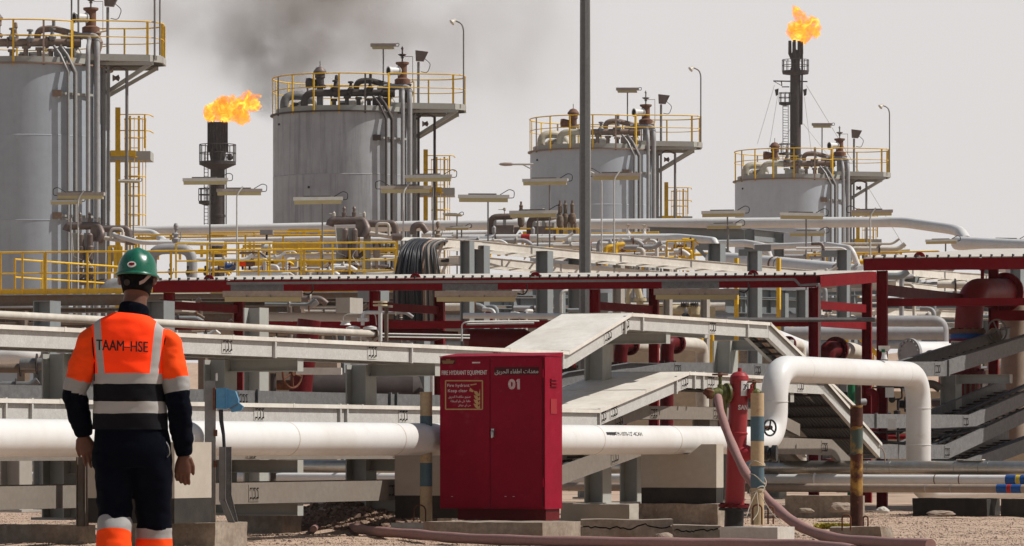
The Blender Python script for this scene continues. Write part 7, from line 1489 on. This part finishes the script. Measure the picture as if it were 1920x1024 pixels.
body = join(loft(dens(torso, .03), 32), loft(dens(head, .02), 32), loft(arm(SLh, ELb, WRs), 20), loft(arm(SRh, ERb, WRr), 20), loft(dens(legL, .04), 24), loft(dens(legR, .04), 24), hl, hr,
            MB().lathe(V3((-.048, .05, 1.715)), V3((-1, -.3, 0)), [(.02, 0), (.028, .01), (.018, .016), (0, .01)], 10), MB().lathe(V3((.106, .05, 1.715)), V3((1, -.3, 0)), [(.02, 0), (.028, .01), (.018, .016), (0, .01)], 10),
            loft([((.03, .135, 1.66), .01, .01), ((.03, .15, 1.675), .02, .02), ((.03, .155, 1.70), .014, .02), ((.03, .14, 1.74), .008, .01)], 10))
bm_ = remesh(body, 'person', .0042, 2)
person = bpy.data.objects.new('person', bm_); C.objects.link(person); person.location = PO; bm_.materials.clear(); bm_.materials.append(M['skin'])
person['label'] = 'worker seen from behind in green helmet, orange hi-vis vest and navy coveralls walking away'; person['category'] = 'person'
def wear(name, mb_or_me, mats, label=None, parent=None):
    me = mb_or_me.mesh(name) if isinstance(mb_or_me, MB) else mb_or_me; me.name = name
    if not me.materials: pass
    else: me.materials.clear()
    o = bpy.data.objects.new(name, me); C.objects.link(o); o.parent = parent or person; setm(o, mats)
    if label: o['label'] = label
    return o
# trousers and coverall torso
tr = join(loft(dens([((.008, 0, .80), .19, .125), ((.008, 0, .87), .196, .138), ((.005, 0, .97), .18, .128), ((0, 0, 1.06), .165, .12), ((0, 0, 1.25), .17, .12), ((0, 0, 1.40), .185, .115), ((0, 0, 1.47), .17, .10), ((.006, .005, 1.515), .10, .085)], .015), 56, .007, 7, 2),
          loft(dens([((-.082, .0, .86), .10, .12), ((-.076, -.01, .74), .094, .11), ((-.073, -.015, .62), .085, .098), ((-.072, -.025, .525), .079, .086)], .012), 44, .010, 9, 5),
          loft(dens([((.10, .0, .86), .098, .12), ((.105, .02, .74), .095, .11), ((.108, .05, .62), .088, .1), ((.110, .068, .50), .084, .088)], .012), 44, .010, 9, 8))
wear('coverall', remesh(tr, 'coverall', .0065, 2), M['navy'])
def sleeve(S_, E_, W_, zb0, zb1, zo, k0, seed, w0=.066):
    ks = dens([(S_ + V3((.03 if S_.x < 0 else -.03, 0, .0)), .05, .07), (S_ + (E_ - S_) * .08, w0 * .9, .08), (S_ + (E_ - S_) * .3, w0 * .97, .08), (S_ + (E_ - S_) * .62, .068, .074), (E_, .059, .064), (E_ + (W_ - E_) * .5, .055, .058), (W_ + (W_ - E_).normalized() * .0, .043, .046), (W_ + (W_ - E_).normalized() * .004, .036, .04)], .006)
    mb = loft(ks, 48, .0085, 11, seed); n = 48
    for i, f in enumerate(mb.f):
        zc_ = sum(mb.v[j].z for j in f) / len(f); xo = (sum(mb.v[j].x for j in f) / len(f) - ks[min(len(ks) - 1, i // n)][0].x)
        zt_ = zc_ - xo * k0
        mb.mi[i] = 0 if zt_ > zb1 else (1 if zt_ > zb0 else 2)
    return mb
wear('sleeve', sleeve(SLh, ELb, WRs, 1.165, 1.226, 0, -.28, 3), [M['orange'], M['silver'], M['navy']])
wear('sleeve', sleeve(SRh, ERb, WRr, 1.168, 1.235, 0, .18, 7), [M['orange'], M['silver'], M['navy']])
for (cc, z0, z1, zo, r1, r2, yy, sd) in (((-.072, -.030, 0), .478, .532, .10, .0835, .092, -.06, 4), ((.109, .072, 0), .452, .503, .10, .0885, .094, .0, 6)):
    ks = dens([((cc[0], cc[1] + (.01 if sd == 4 else 0), z1 + .0), r1, r2), ((cc[0], cc[1] + yy * .4, z0), r1 + .001, r2), ((cc[0], cc[1] + yy, z0 - .16), r1 + .004, r2 + .002), ((cc[0], cc[1] + yy * 2.0, .12), r1 * .98, r2)], .006)
    mb = loft(ks, 48, .006, 9, sd)
    for i, f in enumerate(mb.f): mb.mi[i] = 1 if ks[min(len(ks) - 1, i // 48)][0].z > z0 else 0
    wear('trouser_leg', mb, [M['orange'], M['silver']])
for x, y in ((-.071, -.14), (.108, .06)):
    wear('boot', remesh(join(loft([((x, y, .0), .045, .06), ((x, y, .06), .047, .06), ((x, y, .15), .05, .055)], 20), loft([((x, y - .07, .04), .035, .035), ((x, y + .05, .045), .05, .042), ((x, y + .16, .035), .045, .033), ((x, y + .2, .03), .02, .02)], 20)), 'boot', .008, 2), M['black'])
# vest
vk = dens([((-.002, 0, .985), .184, .138), ((-.002, 0, 1.06), .18, .136), ((-.003, 0, 1.2), .174, .137), ((0, 0, 1.32), .182, .137), ((0, .0, 1.40), .198, .133), ((0, .0, 1.45), .200, .126), ((.002, .002, 1.485), .178, .120), ((.005, .005, 1.512), .140, .112), ((.008, .008, 1.54), .094, .095)], .008)
vest_raw = loft(vk, 96, .006, 8, 12, cap=False)
ms = bpy.data.materials.new('hi_vis_vest'); ms.use_nodes = True; t = ms.node_tree; N = t.nodes; Lk = t.links; pb = N['Principled BSDF']; pb.inputs['Roughness'].default_value = .85; pb.inputs['Specular IOR Level'].default_value = .15
tc = N.new('ShaderNodeTexCoord'); sep = N.new('ShaderNodeSeparateXYZ'); Lk.new(tc.outputs['Object'], sep.inputs[0])
nzz = N.new('ShaderNodeTexNoise'); nzz.inputs['Scale'].default_value = 9; Lk.new(tc.outputs['Object'], nzz.inputs[0])
def mth(op, a, b=None):
    x = N.new('ShaderNodeMath'); x.operation = op
    for k_, q in enumerate((a, b)):
        if q is None: continue
        if isinstance(q, (int, float)): x.inputs[k_].default_value = q
        else: Lk.new(q, x.inputs[k_])
    return x.outputs[0]
X_, Z0 = sep.outputs['X'], sep.outputs['Z']; Z_ = mth('ADD', Z0, mth('MULTIPLY', mth('SUBTRACT', nzz.outputs['Fac'], .5), .012))
def above(v_, t_): return mth('GREATER_THAN', v_, t_)
def vmix(f, a, b):
    x = N.new('ShaderNodeMix'); x.data_type = 'RGBA'; Lk.new(f, x.inputs[0])
    for k_, q in ((6, a), (7, b)):
        if isinstance(q, tuple): x.inputs[k_].default_value = (*q, 1)
        else: Lk.new(q, x.inputs[k_])
    return x.outputs[2]
OR, SI, BK = (1.25, .06, .007), (.34, .325, .31), (.004, .004, .006)
cl = vmix(above(Z_, 1.064), BK, SI); cl = vmix(above(Z_, 1.121), cl, BK); cl = vmix(above(Z_, 1.206), cl, SI)
# shoulder stripes: left leans out, right leans in
xl = mth('ABSOLUTE', mth('ADD', X_, mth('ADD', .141, mth('MULTIPLY', mth('SUBTRACT', Z0, 1.36), .09)))); xr = mth('ABSOLUTE', mth('SUBTRACT', X_, mth('ADD', .136, mth('MULTIPLY', mth('SUBTRACT', Z0, 1.36), .10))))
st_ = mth('MAXIMUM', mth('LESS_THAN', xl, .0185), mth('LESS_THAN', xr, .020)); up_ = vmix(st_, OR, SI)
cl = vmix(above(Z_, 1.257), cl, up_); hs = N.new('ShaderNodeHueSaturation'); vv = N.new('ShaderNodeMapRange'); Lk.new(nzz.outputs['Fac'], vv.inputs[0]); vv.inputs[3].default_value = .9; vv.inputs[4].default_value = 1.08; Lk.new(vv.outputs[0], hs.inputs['Value']); Lk.new(cl, hs.inputs['Color']); Lk.new(hs.outputs[0], pb.inputs['Base Color'])
bp_ = N.new('ShaderNodeBump'); bp_.inputs['Distance'].default_value = .004; bp_.inputs['Strength'].default_value = .35; n2 = N.new('ShaderNodeTexNoise'); n2.inputs['Scale'].default_value = 22; Lk.new(tc.outputs['Object'], n2.inputs[0]); Lk.new(n2.outputs['Fac'], bp_.inputs['Height']); Lk.new(bp_.outputs[0], pb.inputs['Normal'])
vest = wear('vest', vest_raw, ms)
bvh = BVHTree.FromPolygons([v.co for v in vest.data.vertices], [tuple(p.vertices) for p in vest.data.polygons])
def onback(x, z, off=.003):
    h = bvh.ray_cast(V3((x, -1, z)), V3((0, 1, 0))); p = h[0] if h[0] else V3((x, -.14, z)); return p + V3((0, -off, 0))
vs, fs = glyphs('TAAM–HSE', .002); cx_, cz_ = (232.5 - 244) / 385, H + (HY - 649.5) / 385
mb = MB().add([onback(cx_ + u * .252, cz_ + v_ * .052 - u * .012, .0022) for u, v_ in vs], fs).add([onback(cx_ + .0022 + u * .252, cz_ + v_ * .052 - u * .012, .0026) for u, v_ in vs], fs); wear('lettering', mb, M['ink'], parent=vest)
# arm hole piping and collar
for sgn in (-1, 1):
    P = []
    for i in range(15):
        z = 1.50 - i * .02; x = sgn * (.187 - .012 * math.sin(i / 14 * 3.1) - .018 * (i / 14) ** 2); P.append(onback(x, z, .002))
    wear('piping', MB().tube(P[3:], .0035, 6), M['fabric_black'], parent=vest)
P = [V3((.01 + .085 * math.cos(a), .01 + .08 * math.sin(a), 1.528 + .0 * a)) for a in [i * 2 * math.pi / 30 for i in range(31)]]
wear('piping', MB().tube(P, .004, 6, caps=False), M['fabric_black'], parent=vest)
wear('collar', loft(dens([((.010, .01, 1.515), .092, .082), ((.014, .014, 1.545), .078, .074), ((.018, .02, 1.575), .073, .074), ((.019, .022, 1.582), .069, .07)], .006), 40, .002, 9, 3, cap=False), M['navy'])
# hair and beard at the neck
hk = dens([((.027, .032, 1.648), .064, .080), ((.028, .036, 1.665), .070, .089), ((.030, .044, 1.71), .080, .100), ((.03, .05, 1.77), .078, .1)], .008)
wear('hair', loft(hk, 36, .002, 30, 3), M['hair'])
# helmet
hc = V3((.030, .045, 1.742)); Mx = Matrix.Rotation(R(2.5), 3, 'Y') @ Matrix.Rotation(R(-6), 3, 'X')
hm = MB(); n, m_ = 56, 20; vv_ = []
for i in range(m_ + 1):
    ph = i / m_ * math.pi / 2; rr = math.cos(ph) ** .8; zz_ = math.sin(ph) * .125
    for j in range(n):
        a = 2 * math.pi * j / n; k = 1 + .012 * math.exp(-((math.sin(a * 1)) / .28) ** 2) * 0
        x, y = math.cos(a) * .098 * rr, math.sin(a) * .122 * rr
        rid = .007 * math.exp(-((x) / .02) ** 2) * min(1, math.sin(ph) * 1.6) + .004 * (math.exp(-((abs(x) - .05) / .006) ** 2)) * math.sin(ph)
        vv_.append(hc + Mx @ V3((x, y, zz_ + rid)))
hm.add(vv_, [(i * n + j, i * n + (j + 1) % n, (i + 1) * n + (j + 1) % n, (i + 1) * n + j) for i in range(m_) for j in range(n)], True)
helmet = wear('helmet', hm, M['helmet_green'])
br = MB(); prof = ((.098, .122, .002), (.108, .134, -.004), (.111, .138, -.011), (.107, .134, -.016), (.096, .118, -.012)); vv_ = []
for rx, ry, zz_ in prof:
    for j in range(n):
        a = 2 * math.pi * j / n; pk = 1 + .14 * max(0, math.sin(a)) ** 3; vv_.append(hc + Mx @ V3((math.cos(a) * rx, math.sin(a) * ry * pk, zz_)))
br.add(vv_, [(i * n + j, (i + 1) * n + j, (i + 1) * n + (j + 1) % n, i * n + (j + 1) % n) for i in range(len(prof) - 1) for j in range(n)], True)
wear('brim', br, M['helmet_green'], parent=helmet)
P = [hc + Mx @ V3((.0 + 0 * a, -math.cos(a) * .121, math.sin(a) * .126 + .003)) for a in [i * math.pi / 2 / 12 for i in range(13)]]
lg = hc + Mx @ V3((-.018, -.118, .032)); nl = (Mx @ V3((-.2, -1, .35))).normalized(); ul = nl.cross(UZ).normalized() * -1; vl = ul.cross(nl)
if vl.z < 0: vl = -vl
def oval(rx, ry, off): return [lg + ul * (math.cos(a) * rx) + vl * (math.sin(a) * ry) + nl * off for a in [i * 2 * math.pi / 20 for i in range(20)]]
mb = MB().prism(oval(.0215, .0155, -.006), nl * .0085); logo = wear('logo', mb, M['sign_white'], parent=helmet)
mb = MB()
for k, (dx, dz, a_, b_) in enumerate(((-.008, .001, .007, .007), (.008, .001, .007, .007), (0, -.002, .009, .006), (0, .004, .006, .004))):
    mb.prism([lg + ul * (dx + math.cos(a) * a_) + vl * (dz + math.sin(a) * b_) + nl * .003 for a in [i * 2 * math.pi / 12 for i in range(12)]], nl * (.0005 + .0003 * k))
wear('logo_mark', mb, M['maroon'], parent=helmet)
# suspension straps under the shell
def hb(x, z, off=.0):
    k = max(.0, 1 - ((x - .03) / .086) ** 2) ** .5; return V3((x, .048 - .106 * k - off, z))
mb = MB(); Pq = [(-.048, 1.725), (-.03, 1.712), (.0, 1.694), (.03, 1.688), (.06, 1.70), (.09, 1.725)]
for (a, b_) in zip(Pq, Pq[1:]): mb.add([hb(a[0], a[1] - .013, .004), hb(b_[0], b_[1] - .013, .004), hb(b_[0], b_[1] + .013, .004), hb(a[0], a[1] + .013, .004)], [(0, 1, 2, 3)], True)
wear('nape_strap', mb, M['fabric_black'], parent=helmet)
mb = MB().lathe(hb(-.01, 1.700, .004), V3((0, -1, 0)), [(0, .012), (.014, .012), (.016, .0)], 14); wear('ratchet_knob', mb, M['soot'], parent=helmet)
mb = MB(); Pq = [(.050, 1.695, .008), (.072, 1.706, .009), (.092, 1.728, .010), (.106, 1.742, .008)]
for (a, b_) in zip(Pq, Pq[1:]): mb.add([hb(a[0], a[1] - a[2], .008), hb(b_[0], b_[1] - b_[2], .008), hb(b_[0], b_[1] + b_[2], .008), hb(a[0], a[1] + a[2], .008)], [(0, 1, 2, 3)], True)
wear('side_strap', mb, M['strap_pink'], parent=helmet)
mb = MB().tube([V3((.176, -.06, .93)), V3((.196, -.075, .90)), V3((.20, -.075, .865)), V3((.186, -.07, .85))], .003, 6, bend=.02); wear('tool_loop', mb, M['post_grey'])

# ================================================================ dusty air
b = MB().box8(Vector((-440, -70, -1)), Vector((880, 0, 0)), Vector((0, 700, 0)), Vector((0, 0, 71)))
hz_ = bpy.data.materials.new('dusty_air'); hz_.use_nodes = True; t = hz_.node_tree; t.nodes.clear()
o_ = t.nodes.new('ShaderNodeOutputMaterial'); v_ = t.nodes.new('ShaderNodeVolumePrincipled'); v_.inputs['Density'].default_value = .00012; v_.inputs['Color'].default_value = (.93, .90, .87, 1); v_.inputs['Anisotropy'].default_value = .3
t.links.new(v_.outputs[0], o_.inputs['Volume'])
single('haze', b, hz_, None, None, kind='stuff', loc=Vector((0, 0, 0)))
